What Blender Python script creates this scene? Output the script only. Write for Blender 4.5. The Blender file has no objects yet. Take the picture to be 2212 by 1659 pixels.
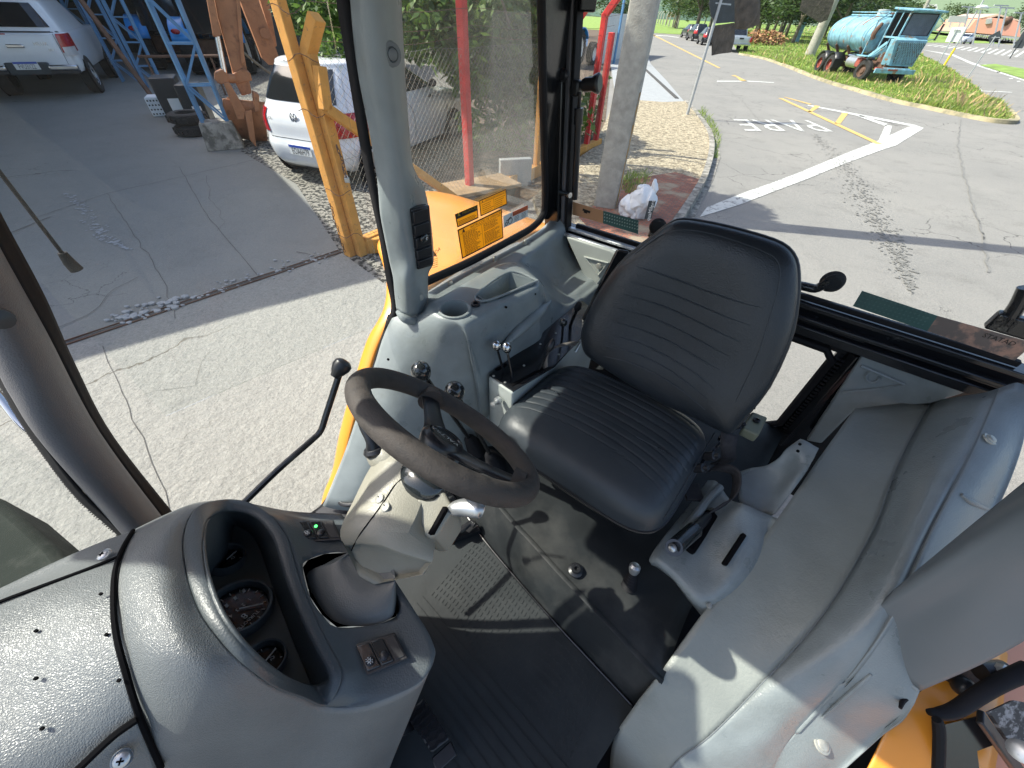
import bpy, bmesh, math, random
from mathutils import Vector, Matrix, noise
import numpy as np
random.seed(7)
S = bpy.context.scene
# ------------------------------------------------------------------ camera
F=820.; CX=1106.; CY=829.5; H=2.2
P_=math.radians(44.6); RO=math.radians(2.3)
_c,_s=math.cos(P_),math.sin(P_)
FW=(0,_c,-_s); _u=(0,_s,_c); _r=(1,0,0)
RT=tuple(math.cos(RO)*a+math.sin(RO)*b for a,b in zip(_r,_u))
UP=tuple(-math.sin(RO)*a+math.cos(RO)*b for a,b in zip(_r,_u))
cam=bpy.data.cameras.new('camera'); co=bpy.data.objects.new('camera',cam); S.collection.objects.link(co)
co.matrix_world=Matrix(((RT[0],UP[0],-FW[0],0),(RT[1],UP[1],-FW[1],0),(RT[2],UP[2],-FW[2],H),(0,0,0,1)))
cam.sensor_width=36; cam.lens=F/2212*36; cam.clip_start=.02; cam.clip_end=4000
S.camera=co
# ------------------------------------------------------------------ light
CAB=math.radians(36)
SUN_AZ=math.atan2(.15,-.985)          # direction towards the sun (world xy angle)
SUN_EL=math.radians(47)
sd=Vector((math.cos(SUN_AZ)*math.cos(SUN_EL),math.sin(SUN_AZ)*math.cos(SUN_EL),math.sin(SUN_EL)))
sl=bpy.data.lights.new('sun','SUN'); sl.energy=4.2; sl.angle=math.radians(.5); sl.color=(1,.97,.86)
so=bpy.data.objects.new('sun',sl); so.rotation_euler=sd.to_track_quat('Z','Y').to_euler(); S.collection.objects.link(so)
W=bpy.data.worlds.new('World'); S.world=W; W.use_nodes=True
nt=W.node_tree; bg=nt.nodes['Background']; sk=nt.nodes.new('ShaderNodeTexSky'); sk.sky_type='NISHITA'; sk.sun_disc=False
sk.sun_elevation=SUN_EL; sk.sun_rotation=math.atan2(sd.x,sd.y); sk.dust_density=2.5; sk.air_density=1.0; sk.ozone_density=.6
nt.links.new(sk.outputs[0],bg.inputs[0]); bg.inputs[1].default_value=.15
S.view_settings.view_transform='Standard'; S.view_settings.look='None'; S.view_settings.exposure=.90; S.view_settings.gamma=1
S.cycles.max_bounces=10; S.cycles.transparent_max_bounces=16
# ------------------------------------------------------------------ pixel helpers (photo pixel + a plane gives a point in the place)
def ray(x,y):
    u=(x-CX)/F; v=(CY-y)/F
    return tuple(FW[i]+u*RT[i]+v*UP[i] for i in range(3))
def G(x,y,z=0.):
    d=ray(x,y); t=(z-H)/d[2]; return Vector((d[0]*t,d[1]*t,z))
def VPl(p0,d):                                  # vertical plane through p0 along d (xy)
    n=Vector((d[1],-d[0],0)).normalized()
    def f(x,y,off=0):
        r=Vector(ray(x,y)); o=Vector((0,0,H)); q=Vector(p0)+n*off
        t=(q-o).dot(n)/r.dot(n); return o+r*t
    return f
LA=(math.cos(CAB),-math.sin(CAB)); RA=(math.sin(CAB),math.cos(CAB))
def _cab(x,y):
    d=ray(x,y); return (d[0]*LA[0]+d[1]*LA[1], d[0]*RA[0]+d[1]*RA[1], d[2])
# tractor-local points: a = across, b = towards the rear, z = height above the ground
def cz(p,z): q=_cab(*p); t=z/q[2]; return Vector((q[0]*t,q[1]*t,z+H))
def ca(p,a): q=_cab(*p); t=a/q[0]; return Vector((a,q[1]*t,q[2]*t+H))
def cb(p,b): q=_cab(*p); t=b/q[1]; return Vector((q[0]*t,b,q[2]*t+H))
def ct(p,t): q=_cab(*p); return Vector((q[0]*t,q[1]*t,q[2]*t+H))
def cpl(p,o,n):                                 # any plane in tractor space
    q=Vector(_cab(*p)); o=Vector(o)-Vector((0,0,H)); n=Vector(n); t=o.dot(n)/q.dot(n); return q*t+Vector((0,0,H))
def lc(a,b,z): return Vector((a,b,z+H))
def mk(ox,oy,sc): return lambda x,y:((ox+x*sc)*.8641,(oy+y*sc)*.8641)
V=lambda x,y:(x,y)
c3=mk(1400,0,.5244);r4=mk(900,500,.4823);r5=mk(1200,500,.5425);r6=mk(1900,650,.766);r7=mk(0,1200,.52);r8=mk(700,850,.4823)
s1=mk(1000,1250,.452);s2=mk(0,400,.6024);s6=mk(1950,1450,.2833);s7=mk(1550,950,.3918);s8=mk(1350,100,.3133);c1=mk(0,0,.4219);c2=mk(640,0,.4219)
c4=mk(2050,0,.2306);s3=mk(1600,0,.2260);s5=mk(1080,420,.1808)
# ------------------------------------------------------------------ materials
def _n(t,ty,**k):
    n=t.nodes.new(ty)
    for a,b in k.items(): setattr(n,a,b)
    return n
def mat(name,col,rough=.5,metal=0.,spec=.5,var=.12,vs=6.,bump=(),coat=0.,col2=None,c2s=3.,c2t=(.45,.6),rvar=.0,sheen=0,emit=None,subs=0):
    m=bpy.data.materials.new(name); m.use_nodes=True; t=m.node_tree; b=t.nodes['Principled BSDF']
    tc=_n(t,'ShaderNodeTexCoord'); L=t.links.new
    b.inputs['Roughness'].default_value=rough; b.inputs['Metallic'].default_value=metal
    b.inputs['Specular IOR Level'].default_value=spec; b.inputs['Coat Weight'].default_value=coat; b.inputs['Coat Roughness'].default_value=.12
    nz=_n(t,'ShaderNodeTexNoise'); nz.inputs['Scale'].default_value=vs; nz.inputs['Detail'].default_value=6; L(tc.outputs['Object'],nz.inputs['Vector'])
    mx=_n(t,'ShaderNodeMix',data_type='RGBA'); c=list(col)+[1]
    mx.inputs[6].default_value=[x*(1-var) for x in col]+[1]; mx.inputs[7].default_value=[min(1,x*(1+var)) for x in col]+[1]
    rp=_n(t,'ShaderNodeMapRange'); rp.inputs[1].default_value=.3; rp.inputs[2].default_value=.7; L(nz.outputs[0],rp.inputs[0]); L(rp.outputs[0],mx.inputs[0])
    out=mx.outputs[2]
    if col2:
        n2=_n(t,'ShaderNodeTexNoise'); n2.inputs['Scale'].default_value=c2s; n2.inputs['Detail'].default_value=8; n2.inputs['Roughness'].default_value=.62; L(tc.outputs['Object'],n2.inputs['Vector'])
        r2=_n(t,'ShaderNodeMapRange'); r2.inputs[1].default_value=c2t[0]; r2.inputs[2].default_value=c2t[1]; L(n2.outputs[0],r2.inputs[0])
        m2=_n(t,'ShaderNodeMix',data_type='RGBA'); L(r2.outputs[0],m2.inputs[0]); L(out,m2.inputs[6]); m2.inputs[7].default_value=list(col2)+[1]; out=m2.outputs[2]
    L(out,b.inputs['Base Color'])
    if rvar:
        r3=_n(t,'ShaderNodeMapRange'); r3.inputs[1].default_value=.3;r3.inputs[2].default_value=.7; r3.inputs[3].default_value=max(0,rough-rvar); r3.inputs[4].default_value=min(1,rough+rvar); L(nz.outputs[0],r3.inputs[0]); L(r3.outputs[0],b.inputs['Roughness'])
    prev=None
    for ty,sc,st in bump:
        if ty=='v': q=_n(t,'ShaderNodeTexVoronoi',feature='SMOOTH_F1'); q.inputs['Scale'].default_value=sc; q.inputs['Smoothness'].default_value=.35
        elif ty=='e': q=_n(t,'ShaderNodeTexVoronoi',feature='DISTANCE_TO_EDGE'); q.inputs['Scale'].default_value=sc
        else: q=_n(t,'ShaderNodeTexNoise'); q.inputs['Scale'].default_value=sc; q.inputs['Detail'].default_value=4
        L(tc.outputs['Object'],q.inputs['Vector'])
        bp=_n(t,'ShaderNodeBump'); bp.inputs['Strength'].default_value=st; bp.inputs['Distance'].default_value=.35/sc
        src=q.outputs[0]
        if ty=='e':
            mr=_n(t,'ShaderNodeMapRange'); mr.inputs[1].default_value=0; mr.inputs[2].default_value=.25; L(src,mr.inputs[0]); src=mr.outputs[0]
        L(src,bp.inputs['Height'])
        if prev: L(prev.outputs[0],bp.inputs['Normal'])
        prev=bp
    if prev: L(prev.outputs[0],b.inputs['Normal'])
    if emit: b.inputs['Emission Color'].default_value=list(emit[:3])+[1]; b.inputs['Emission Strength'].default_value=emit[3]
    return m
def glass(name,tint=(1,1,1),dust=.05,refl=.06,scale=9):
    m=bpy.data.materials.new(name); m.use_nodes=True; t=m.node_tree; L=t.links.new
    t.nodes.remove(t.nodes['Principled BSDF']); o=t.nodes['Material Output']
    tr=_n(t,'ShaderNodeBsdfTransparent'); tr.inputs[0].default_value=list(tint)+[1]
    gl=_n(t,'ShaderNodeBsdfGlossy'); gl.inputs['Roughness'].default_value=.03
    df=_n(t,'ShaderNodeBsdfTranslucent'); df2=_n(t,'ShaderNodeBsdfDiffuse'); df.inputs[0].default_value=(.75,.75,.7,1); df2.inputs[0].default_value=(.7,.7,.66,1)
    a=_n(t,'ShaderNodeMixShader'); a.inputs[0].default_value=.5; L(df.outputs[0],a.inputs[1]); L(df2.outputs[0],a.inputs[2])
    tc=_n(t,'ShaderNodeTexCoord'); nz=_n(t,'ShaderNodeTexNoise'); nz.inputs['Scale'].default_value=scale; nz.inputs['Detail'].default_value=10; nz.inputs['Roughness'].default_value=.7; L(tc.outputs['Object'],nz.inputs['Vector'])
    mr=_n(t,'ShaderNodeMapRange'); mr.inputs[1].default_value=.35; mr.inputs[2].default_value=.75; mr.inputs[3].default_value=dust*.4; mr.inputs[4].default_value=dust*1.6; L(nz.outputs[0],mr.inputs[0])
    # dust specks
    vo=_n(t,'ShaderNodeTexVoronoi'); vo.inputs['Scale'].default_value=90; L(tc.outputs['Object'],vo.inputs['Vector'])
    lt=_n(t,'ShaderNodeMath',operation='LESS_THAN'); lt.inputs[1].default_value=.10; L(vo.outputs[0],lt.inputs[0])
    ms=_n(t,'ShaderNodeMath',operation='MULTIPLY_ADD'); ms.inputs[1].default_value=dust*1.2; L(lt.outputs[0],ms.inputs[0]); L(mr.outputs[0],ms.inputs[2])
    x=_n(t,'ShaderNodeMixShader'); L(ms.outputs[0],x.inputs[0]); L(tr.outputs[0],x.inputs[1]); L(a.outputs[0],x.inputs[2])
    fr=_n(t,'ShaderNodeFresnel'); fr.inputs[0].default_value=1.3
    y=_n(t,'ShaderNodeMixShader')
    mm=_n(t,'ShaderNodeMath',operation='MULTIPLY'); mm.inputs[1].default_value=refl/.02*.3 if refl else 0; L(fr.outputs[0],mm.inputs[0]); mm.use_clamp=True
    L(mm.outputs[0],y.inputs[0]); L(x.outputs[0],y.inputs[1]); L(gl.outputs[0],y.inputs[2]); L(y.outputs[0],o.inputs[0])
    return m
M={}
M['trim']=mat('grey moulded trim',(.222,.252,.256),.36,bump=(('v',300,.34),('n',90,.12),('n',18,.06)),var=.10,vs=14,rvar=.12,col2=(.185,.205,.20),c2s=6,c2t=(.52,.78))
M['pad']=mat('grey green vinyl pad',(.225,.245,.228),.40,bump=(('v',300,.30),('e',70,.06),('n',14,.08)),var=.07,vs=9,rvar=.06,col2=(.18,.195,.18),c2s=4,c2t=(.55,.8))
M['trim_d']=mat('shaded grey pillar trim',(.145,.165,.175),.45,bump=(('n',300,.12),),var=.05)  # darker copy of the trim, the left pillar's shade is in this grey
M['olive']=mat('olive plastic knob',(.20,.205,.14),.5)
M['trim_s']=mat('grey smooth trim',(.23,.262,.268),.36,bump=(('v',380,.2),('n',120,.10),('n',18,.07)),var=.10,vs=14,rvar=.12,col2=(.19,.21,.20),c2s=6,c2t=(.52,.78))
M['cream']=mat('pale grey painted steel',(.44,.47,.44),.45,bump=(('n',200,.1),))
M['beige']=mat('beige grained plastic',(.27,.262,.215),.42,bump=(('v',420,.35),('n',40,.05)),var=.07,vs=20)
M['skirt']=mat('shaded beige skirt plastic',(.12,.13,.13),.42,bump=(('v',480,.28),),var=.06,vs=20)  # the shroud's beige, greyed so its shade is in the colour
M['dash']=mat('dark grained dash plastic',(.15,.162,.165),.38,bump=(('e',460,.38),('n',300,.35),('n',40,.08)),var=.1,vs=12,spec=.7)
M['dashf']=mat('fine dash plastic',(.075,.088,.095),.42,bump=(('v',430,.35),('n',150,.1)),var=.08,vs=12)
M['cluster']=mat('cluster plastic',(.12,.135,.13),.42,bump=(('n',400,.15),))
M['pillar']=mat('dark pillar trim',(.11,.11,.12),.45,bump=(('e',300,.3),))
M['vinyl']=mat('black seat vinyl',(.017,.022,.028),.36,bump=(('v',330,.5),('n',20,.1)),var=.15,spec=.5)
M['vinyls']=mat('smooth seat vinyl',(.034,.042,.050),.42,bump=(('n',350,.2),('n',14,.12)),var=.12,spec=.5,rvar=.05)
M['foam']=mat('worn foam rim',(.050,.043,.038),.72,bump=(('n',320,.5),('v',500,.3)),var=.3,vs=60,rvar=.15)
M['blk']=mat('gloss black paint',(.010,.011,.013),.22,bump=(('n',60,.05),),var=.2,coat=.3,col2=(.05,.05,.05),c2s=14,c2t=(.66,.72))
M['blkp']=mat('black plastic',(.016,.017,.02),.34,var=.2,bump=(('n',150,.08),))
M['rub']=mat('black rubber',(.012,.012,.014),.65,spec=.2,bump=(('n',90,.2),),var=.3)
M['mat_']=mat('rubber floor mat',(.022,.026,.028),.62,spec=.3,bump=(('n',90,.12),),var=.3,vs=5,rvar=.12,col2=(.04,.044,.045),c2s=6,c2t=(.5,.8))
M['floor']=mat('worn black floor sheet',(.016,.019,.021),.58,spec=.3,bump=(('n',60,.08),),var=.3,vs=7,rvar=.12,col2=(.055,.056,.054),c2s=4,c2t=(.5,.75))
M['chrome']=mat('bright steel',(.6,.61,.62),.2,1.,var=.1)
M['steel']=mat('scuffed aluminium',(.55,.57,.58),.38,.8,var=.2,vs=30,col2=(.25,.26,.27),c2s=40,c2t=(.6,.68))
M['knob']=mat('polished black knob',(.02,.024,.026),.12,coat=.6,var=.05,bump=(('n',40,.05),))
M['org']=mat('orange machine paint',(.78,.30,.035),.32,coat=.25,var=.06,vs=4)
M['salm']=mat('faded salmon paint',(.72,.33,.2),.5,var=.05)
M['belt']=mat('webbing',(.028,.027,.03),.8,bump=(('n',400,.4),),var=.3,vs=90)
M['beltg']=mat('dusty webbing',(.17,.155,.14),.9,bump=(('n',400,.5),),var=.3,vs=90)
M['hole']=mat('unlit cavity plastic',(.006,.006,.007),.9,spec=.05)
M['gface']=mat('gauge face',(.010,.012,.015),.2,var=.05)
M['wht']=mat('white print',(.75,.76,.74),.5,var=.03)
M['yel']=mat('yellow decal',(.80,.52,.04),.45,var=.05)
def translu(m,f):
    t=m.node_tree; b=t.nodes['Principled BSDF']; o=t.nodes['Material Output']; tl=_n(t,'ShaderNodeBsdfTranslucent'); src=b.inputs['Base Color'].links[0].from_socket; t.links.new(src,tl.inputs[0]); x=_n(t,'ShaderNodeMixShader'); x.inputs[0].default_value=f; t.links.new(b.outputs[0],x.inputs[1]); t.links.new(tl.outputs[0],x.inputs[2]); t.links.new(x.outputs[0],o.inputs[0])
translu(M['yel'],.6)
M['ink']=mat('black print',(.012,.012,.012),.5,var=.02)
M['red']=mat('red print',(.6,.12,.04),.5,var=.03)
M['bolt']=mat('grey rivet',(.42,.42,.38),.4,.3,bump=(('n',300,.3),),var=.2,vs=60)
M['led']=mat('green lamp',(.05,.5,.1),.3,emit=(.1,1,.2,1.5))
M['glass']=glass('side glass',(.95,.96,.95),.06,.02,7)
M['glassc']=glass('clear glass',(.97,.98,.98),.012,.010,9)
M['gglass']=glass('gauge glass',(1,1,1),.002,.02,30)
# ------------------------------------------------------------------ mesh helpers
def crom(P,n):
    P=np.array(P,float); m=len(P)
    if n<=1 or m<2: return P
    Q=np.vstack([2*P[:1]-P[1:2],P,2*P[-1:]-P[-2:-1]]); out=[]
    for i in range(m-1):
        a,b,c,d=Q[i:i+4]
        for k in range(n):
            t=k/n; out.append(.5*((2*b)+(-a+c)*t+(2*a-5*b+4*c-d)*t*t+(-a+3*b-3*c+d)*t**3))
    out.append(P[-1]); return np.array(out)
def cromc(P,n):
    P=np.array(P,float); m=len(P); out=[]
    for i in range(m):
        a,b,c,d=P[i-1],P[i],P[(i+1)%m],P[(i+2)%m]
        for k in range(n):
            t=k/n; out.append(.5*((2*b)+(-a+c)*t+(2*a-5*b+4*c-d)*t*t+(-a+3*b-3*c+d)*t**3))
    return np.array(out)
def onto(ob,pts,lift=.0015):
    dg=bpy.context.evaluated_depsgraph_get(); dg.update(); ev=ob.evaluated_get(dg); out=[]
    for p in pts:
        d=Vector(_cab(*p)).normalized(); ok,loc,nn,i=ev.ray_cast(Vector((0,0,H)),d)
        if not ok: loc=out[-1][0] if out else Vector((0,0,0)); nn=Vector((0,0,1))
        if nn.dot(d)>0: nn=-nn
        out.append((loc+nn*lift,nn))
    return out
class MB:
    def __init__(s): s.v=[]; s.f=[]; s.m=[]; s.cm=0
    def add(s,vs,fs):
        o=len(s.v); s.v+= [tuple(map(float,x)) for x in vs]
        for f in fs: s.f.append(tuple(i+o for i in f)); s.m.append(s.cm)
        return s
    def box(s,c,d,R=None):
        x,y,z=[q/2 for q in d]; vs=[Vector((i*x,j*y,k*z)) for i in(-1,1) for j in(-1,1) for k in(-1,1)]
        if R is not None: vs=[R@q for q in vs]
        c=Vector(c); return s.add([q+c for q in vs],[(0,1,3,2),(4,6,7,5),(0,4,5,1),(2,3,7,6),(0,2,6,4),(1,5,7,3)])
    def hexa(s,t,b):
        n=len(t); fs=[tuple(range(n)),tuple(range(2*n-1,n-1,-1))]+[(i,i+n,(i+1)%n+n,(i+1)%n) for i in range(n)]
        return s.add(list(t)+list(b),fs)
    def prism(s,poly,vec):
        poly=[Vector(p) for p in poly]; vec=Vector(vec)
        return s.hexa(poly,[p+vec for p in poly])
    def poly(s,pts): return s.add(pts,[tuple(range(len(pts)))])
    def bar(s,a,b,w,h=None,up=(0,0,1)):
        a=Vector(a);b=Vector(b);h=h or w;d=(b-a).normalized();u=Vector(up)
        x=d.cross(u); x=x.normalized() if x.length>1e-4 else d.orthogonal().normalized(); y=x.cross(d).normalized()
        q=[x*w/2*i+y*h/2*j for i,j in((-1,-1),(1,-1),(1,1),(-1,1))]
        return s.hexa([b+k for k in q],[a+k for k in q])
    def tube(s,P,r,n=10,sm=0,cap=True,closed=False):
        P=[Vector(p) for p in P]
        rs=list(r) if hasattr(r,'__len__') else [r]*len(P)
        if sm:
            A=np.array([list(p)+[q] for p,q in zip(P,rs)]); A=cromc(A,sm) if closed else crom(A,sm); P=[Vector(x[:3]) for x in A]; rs=[x[3] for x in A]
        N=len(P); T=[]
        for i in range(N):
            a=P[(i-1)%N] if (closed or i>0) else P[i]; b=P[(i+1)%N] if (closed or i<N-1) else P[i]; T.append((b-a).normalized())
        x=T[0].orthogonal().normalized(); o=len(s.v); vs=[]
        for i in range(N):
            x=(x-T[i]*x.dot(T[i])).normalized(); y=T[i].cross(x)
            for k in range(n):
                a=2*math.pi*k/n; vs.append(P[i]+(x*math.cos(a)+y*math.sin(a))*rs[i])
        fs=[]
        for i in range(N if closed else N-1):
            j=(i+1)%N
            for k in range(n): fs.append((i*n+k,i*n+(k+1)%n,j*n+(k+1)%n,j*n+k))
        if cap and not closed: fs+= [tuple(range(n-1,-1,-1)),tuple((N-1)*n+k for k in range(n))]
        return s.add(vs,fs)
    def lathe(s,prof,o=(0,0,0),ax=(0,0,1),n=24,cap=True):
        o=Vector(o); ax=Vector(ax).normalized(); x=ax.orthogonal().normalized(); y=ax.cross(x); vs=[]
        for r,h in prof:
            for k in range(n):
                a=2*math.pi*k/n; vs.append(o+ax*h+(x*math.cos(a)+y*math.sin(a))*max(r,1e-5))
        m=len(prof); fs=[(i*n+k,i*n+(k+1)%n,(i+1)*n+(k+1)%n,(i+1)*n+k) for i in range(m-1) for k in range(n)]
        if cap: fs+= [tuple(range(n-1,-1,-1)),tuple((m-1)*n+k for k in range(n))]
        return s.add(vs,fs)
    def ell(s,c,r,n=16,R=None):
        c=Vector(c); vs=[]; m=n//2
        for i in range(m+1):
            t=math.pi*i/m
            for k in range(n):
                p=2*math.pi*k/n; q=Vector((r[0]*math.sin(t)*math.cos(p),r[1]*math.sin(t)*math.sin(p),r[2]*math.cos(t)))
                vs.append((R@q if R is not None else q)+c)
        return s.add(vs,[(i*n+k,(i+1)*n+k,(i+1)*n+(k+1)%n,i*n+(k+1)%n) for i in range(m) for k in range(n)])
    def grid(s,A):
        A=np.array(A); r,c=A.shape[:2]
        return s.add(A.reshape(-1,3),[(i*c+j,i*c+j+1,(i+1)*c+j+1,(i+1)*c+j) for i in range(r-1) for j in range(c-1)])
    def surf(s,rows,nu=4,nv=4):
        A=np.array([[list(p) for p in r] for r in rows],float)
        A=np.array([crom(r,nu) for r in A]); A=np.array([crom(A[:,j],nv) for j in range(A.shape[1])]).transpose(1,0,2)
        return s.grid(A)
    def loft(s,rings,n=4,nv=4,cap=True):
        A=np.array([cromc([list(p) for p in r],n) if n>1 else np.array([list(p) for p in r]) for r in rings]); A=np.array([crom(A[:,j],nv) for j in range(A.shape[1])]).transpose(1,0,2)
        R_,C_=A.shape[:2]; fs=[(i*C_+j,i*C_+(j+1)%C_,(i+1)*C_+(j+1)%C_,(i+1)*C_+j) for i in range(R_-1) for j in range(C_)]
        if cap: fs+=[tuple(range(C_-1,-1,-1)),tuple((R_-1)*C_+k for k in range(C_))]
        return s.add(A.reshape(-1,3),fs)
    def text(s,txt,o,ex,ey,size=1.,align='LEFT',ext=0):
        cu=bpy.data.curves.new('t','FONT'); cu.body=txt; cu.size=size; cu.align_x=align; cu.resolution_u=2
        ob=bpy.data.objects.new('t',cu); me=bpy.data.meshes.new_from_object(ob)
        o=Vector(o);ex=Vector(ex);ey=Vector(ey)
        s.add([o+ex*v.co.x+ey*v.co.y for v in me.vertices],[tuple(p.vertices) for p in me.polygons])
        bpy.data.objects.remove(ob); bpy.data.curves.remove(cu); bpy.data.meshes.remove(me); return s
    def build(s,name,m,parent=None,org=None,smooth=True,bevel=0,bseg=2,solid=0,sub=0,angle=35,soff=-1):
        me=bpy.data.meshes.new(name); vs=s.v
        if org is not None: org=Vector(org); vs=[(v[0]-org.x,v[1]-org.y,v[2]-org.z) for v in vs]
        me.from_pydata(vs,[],s.f)
        for q in (m if isinstance(m,(list,tuple)) else [m]): me.materials.append(q)
        if isinstance(m,(list,tuple)): me.polygons.foreach_set('material_index',s.m)
        bm=bmesh.new(); bm.from_mesh(me); bmesh.ops.remove_doubles(bm,verts=bm.verts,dist=1e-6)
        if not getattr(s,'nonorm',False): bmesh.ops.recalc_face_normals(bm,faces=bm.faces)
        bm.to_mesh(me); bm.free()
        if smooth:
            me.polygons.foreach_set('use_smooth',[True]*len(me.polygons))
            if angle: me.set_sharp_from_angle(angle=math.radians(angle))
        o=bpy.data.objects.new(name,me); S.collection.objects.link(o)
        if org is not None and parent is None: o.location=org
        if parent: o.parent=parent
        if solid: k=o.modifiers.new('solid','SOLIDIFY'); k.thickness=solid; k.offset=soff
        if bevel: k=o.modifiers.new('bevel','BEVEL'); k.width=bevel; k.segments=bseg; k.limit_method='ANGLE'; k.angle_limit=math.radians(32); k.harden_normals=False
        if sub: k=o.modifiers.new('sub','SUBSURF'); k.levels=sub; k.render_levels=sub
        return o
def tag(o,label=None,cat=None,group=None,kind=None):
    if label: o['label']=label
    if cat: o['category']=cat
    if group: o['group']=group
    if kind: o['kind']=kind
    return o
def thing(name,label,cat,loc=(0,0,0),rz=0,group=None,scale=1):
    o=bpy.data.objects.new(name,None); o.empty_display_size=.3; S.collection.objects.link(o); o.location=loc; o.rotation_euler=(0,0,rz); o.scale=(scale,)*3
    return tag(o,label,cat,group)
def copy_tree(o,parent=None,names=None):
    c=o.copy(); S.collection.objects.link(c); c.parent=parent
    for ch in list(o.children): copy_tree(ch,c)
    return c
# ================================================================== TRACTOR CAB
T=thing('tractor','orange tractor whose grey and black cab, seat, wheel and dashboard fill the photo','tractor',(0,0,0),-CAB)
def P_(name,mb,m,par=None,**k): return mb.build(name,m,par or T,**k)
# ---- right hand fender console
m=MB()
top=lambda b,zl=-.632,ai=-.60,zt=-.603: [(-.83,b,zl),(-.79,b,zl+.004),(-.745,b,zl+.008),(-.735,b,zt+.004),(-.66,b,zt),(ai-.012,b,zt-.002),(ai+.012,b,zt-.02),(ai+.022,b,zt-.10),(ai+.035,b,-.80),(ai+.04,b,-.86),(ai+.045,b,-1.0)]
rows=[
 [(-.83,.12,-1.17),(-.79,.14,-1.175),(-.75,.17,-1.18),(-.71,.22,-1.19),(-.665,.32,-1.21),(-.62,.47,-1.24),(-.585,.60,-1.26),(-.565,.62,-1.27),(-.55,.63,-1.28),(-.54,.64,-1.29),(-.53,.65,-1.3)],
 [(-.83,.25,-1.02),(-.79,.262,-1.025),(-.75,.282,-1.03),(-.71,.315,-1.04),(-.665,.39,-1.06),(-.62,.51,-1.085),(-.585,.60,-1.10),(-.565,.62,-1.12),(-.55,.63,-1.14),(-.54,.64,-1.16),(-.53,.65,-1.18)],
 [(-.83,.34,-.90),(-.79,.352,-.90),(-.75,.370,-.905),(-.71,.402,-.915),(-.665,.465,-.93),(-.62,.55,-.95),(-.59,.595,-.97),(-.57,.615,-.99),(-.556,.63,-1.02),(-.545,.64,-1.05),(-.535,.65,-1.08)],
 [(-.83,.43,-.78),(-.79,.439,-.78),(-.75,.453,-.78),(-.71,.482,-.785),(-.665,.523,-.79),(-.62,.566,-.81),(-.595,.595,-.84),(-.578,.612,-.88),(-.566,.625,-.93),(-.555,.64,-.98),(-.545,.65,-1.02)],
 [(-.83,.49,-.695),(-.79,.498,-.69),(-.75,.51,-.685),(-.71,.528,-.68),(-.66,.553,-.685),(-.625,.585,-.70),(-.602,.600,-.74),(-.588,.61,-.79),(-.576,.625,-.86),(-.565,.64,-.93),(-.555,.65,-1.0)],
 [(-.83,.545,-.645),(-.79,.55,-.640),(-.75,.558,-.63),(-.71,.566,-.617),(-.66,.573,-.612),(-.625,.59,-.625),(-.605,.605,-.66),(-.59,.615,-.72),(-.578,.63,-.80),(-.57,.64,-.87),(-.56,.65,-.98)],
 top(.60,-.635,-.61,-.603),top(.66,-.632,-.602),top(.78,-.632,-.585),top(.88,-.634,-.57),
 [(-.83,.96,-.636),(-.79,.96,-.632),(-.75,.96,-.628),(-.735,.96,-.612),(-.66,.95,-.610),(-.60,.94,-.615),(-.575,.93,-.63),(-.56,.93,-.70),(-.55,.93,-.80),(-.545,.93,-.86),(-.54,.93,-1.0)],
 [(-.83,1.06,-.638),(-.79,1.06,-.635),(-.75,1.06,-.64),(-.73,1.05,-.65),(-.67,1.03,-.665),(-.61,1.02,-.70),(-.585,1.01,-.73),(-.565,1.0,-.77),(-.55,1.0,-.81),(-.545,1.0,-.86),(-.54,1.0,-1.0)],
 [(-.83,1.2,-.638),(-.79,1.2,-.636),(-.76,1.2,-.645),(-.74,1.19,-.70),(-.68,1.17,-.75),(-.62,1.15,-.775),(-.59,1.13,-.785),(-.57,1.12,-.795),(-.55,1.11,-.81),(-.54,1.1,-.86),(-.53,1.1,-1.0)],
 [(-.83,1.32,-.625),(-.79,1.32,-.622),(-.765,1.32,-.64),(-.74,1.32,-.70),(-.68,1.3,-.76),(-.62,1.28,-.785),(-.59,1.25,-.79),(-.57,1.22,-.80),(-.55,1.2,-.81),(-.54,1.2,-.86),(-.53,1.2,-1.0)],
 [(-.83,1.39,-.60),(-.79,1.39,-.60),(-.765,1.39,-.63),(-.74,1.39,-.70),(-.68,1.39,-.76),(-.62,1.39,-.785),(-.59,1.39,-.79),(-.57,1.39,-.80),(-.55,1.39,-.81),(-.54,1.39,-.86),(-.53,1.39,-1.0)]]
m.surf([[lc(*p) for p in r] for r in rows],4,5)
con=P_('side_console',m,M['trim_s'],solid=.006,angle=0)
# holes : cup holder and tray
def cutter(mb,target,nm='cut'):
    c=mb.build(nm,M['trim_s'],T,smooth=False)
    k=target.modifiers.new('cut','BOOLEAN'); k.object=c; k.operation='DIFFERENCE'; k.solver='EXACT'
    return c
def apply(o,cs):
    dg=bpy.context.evaluated_depsgraph_get(); dg.update(); me=bpy.data.meshes.new_from_object(o.evaluated_get(dg)); o.modifiers.clear(); old=o.data; o.data=me
    for c in cs: bpy.data.objects.remove(c)
cup=lc(-.665,.628,-.603)
tc_=[cz(r4(605,490),-.6),cz(r4(775,375),-.6),cz(r4(905,415),-.6),cz(r4(895,430),-.6),cz(r4(660,522),-.6)]
cs=[cutter(MB().lathe([(.0385,-.07),(.0385,.05)],cup),con)]
tcen=sum(tc_,Vector())/5
cs.append(cutter(MB().prism([p+Vector((0,0,-.06)) for p in tc_],(0,0,.10)),con)); apply(con,cs)
P_('cup_holder',MB().lathe([(.047,-.001),(.047,.004),(.043,.0055),(.0385,.003),(.0375,-.062),(.0,-.062)],cup,n=40,cap=False),M['trim_s'],con)
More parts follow.
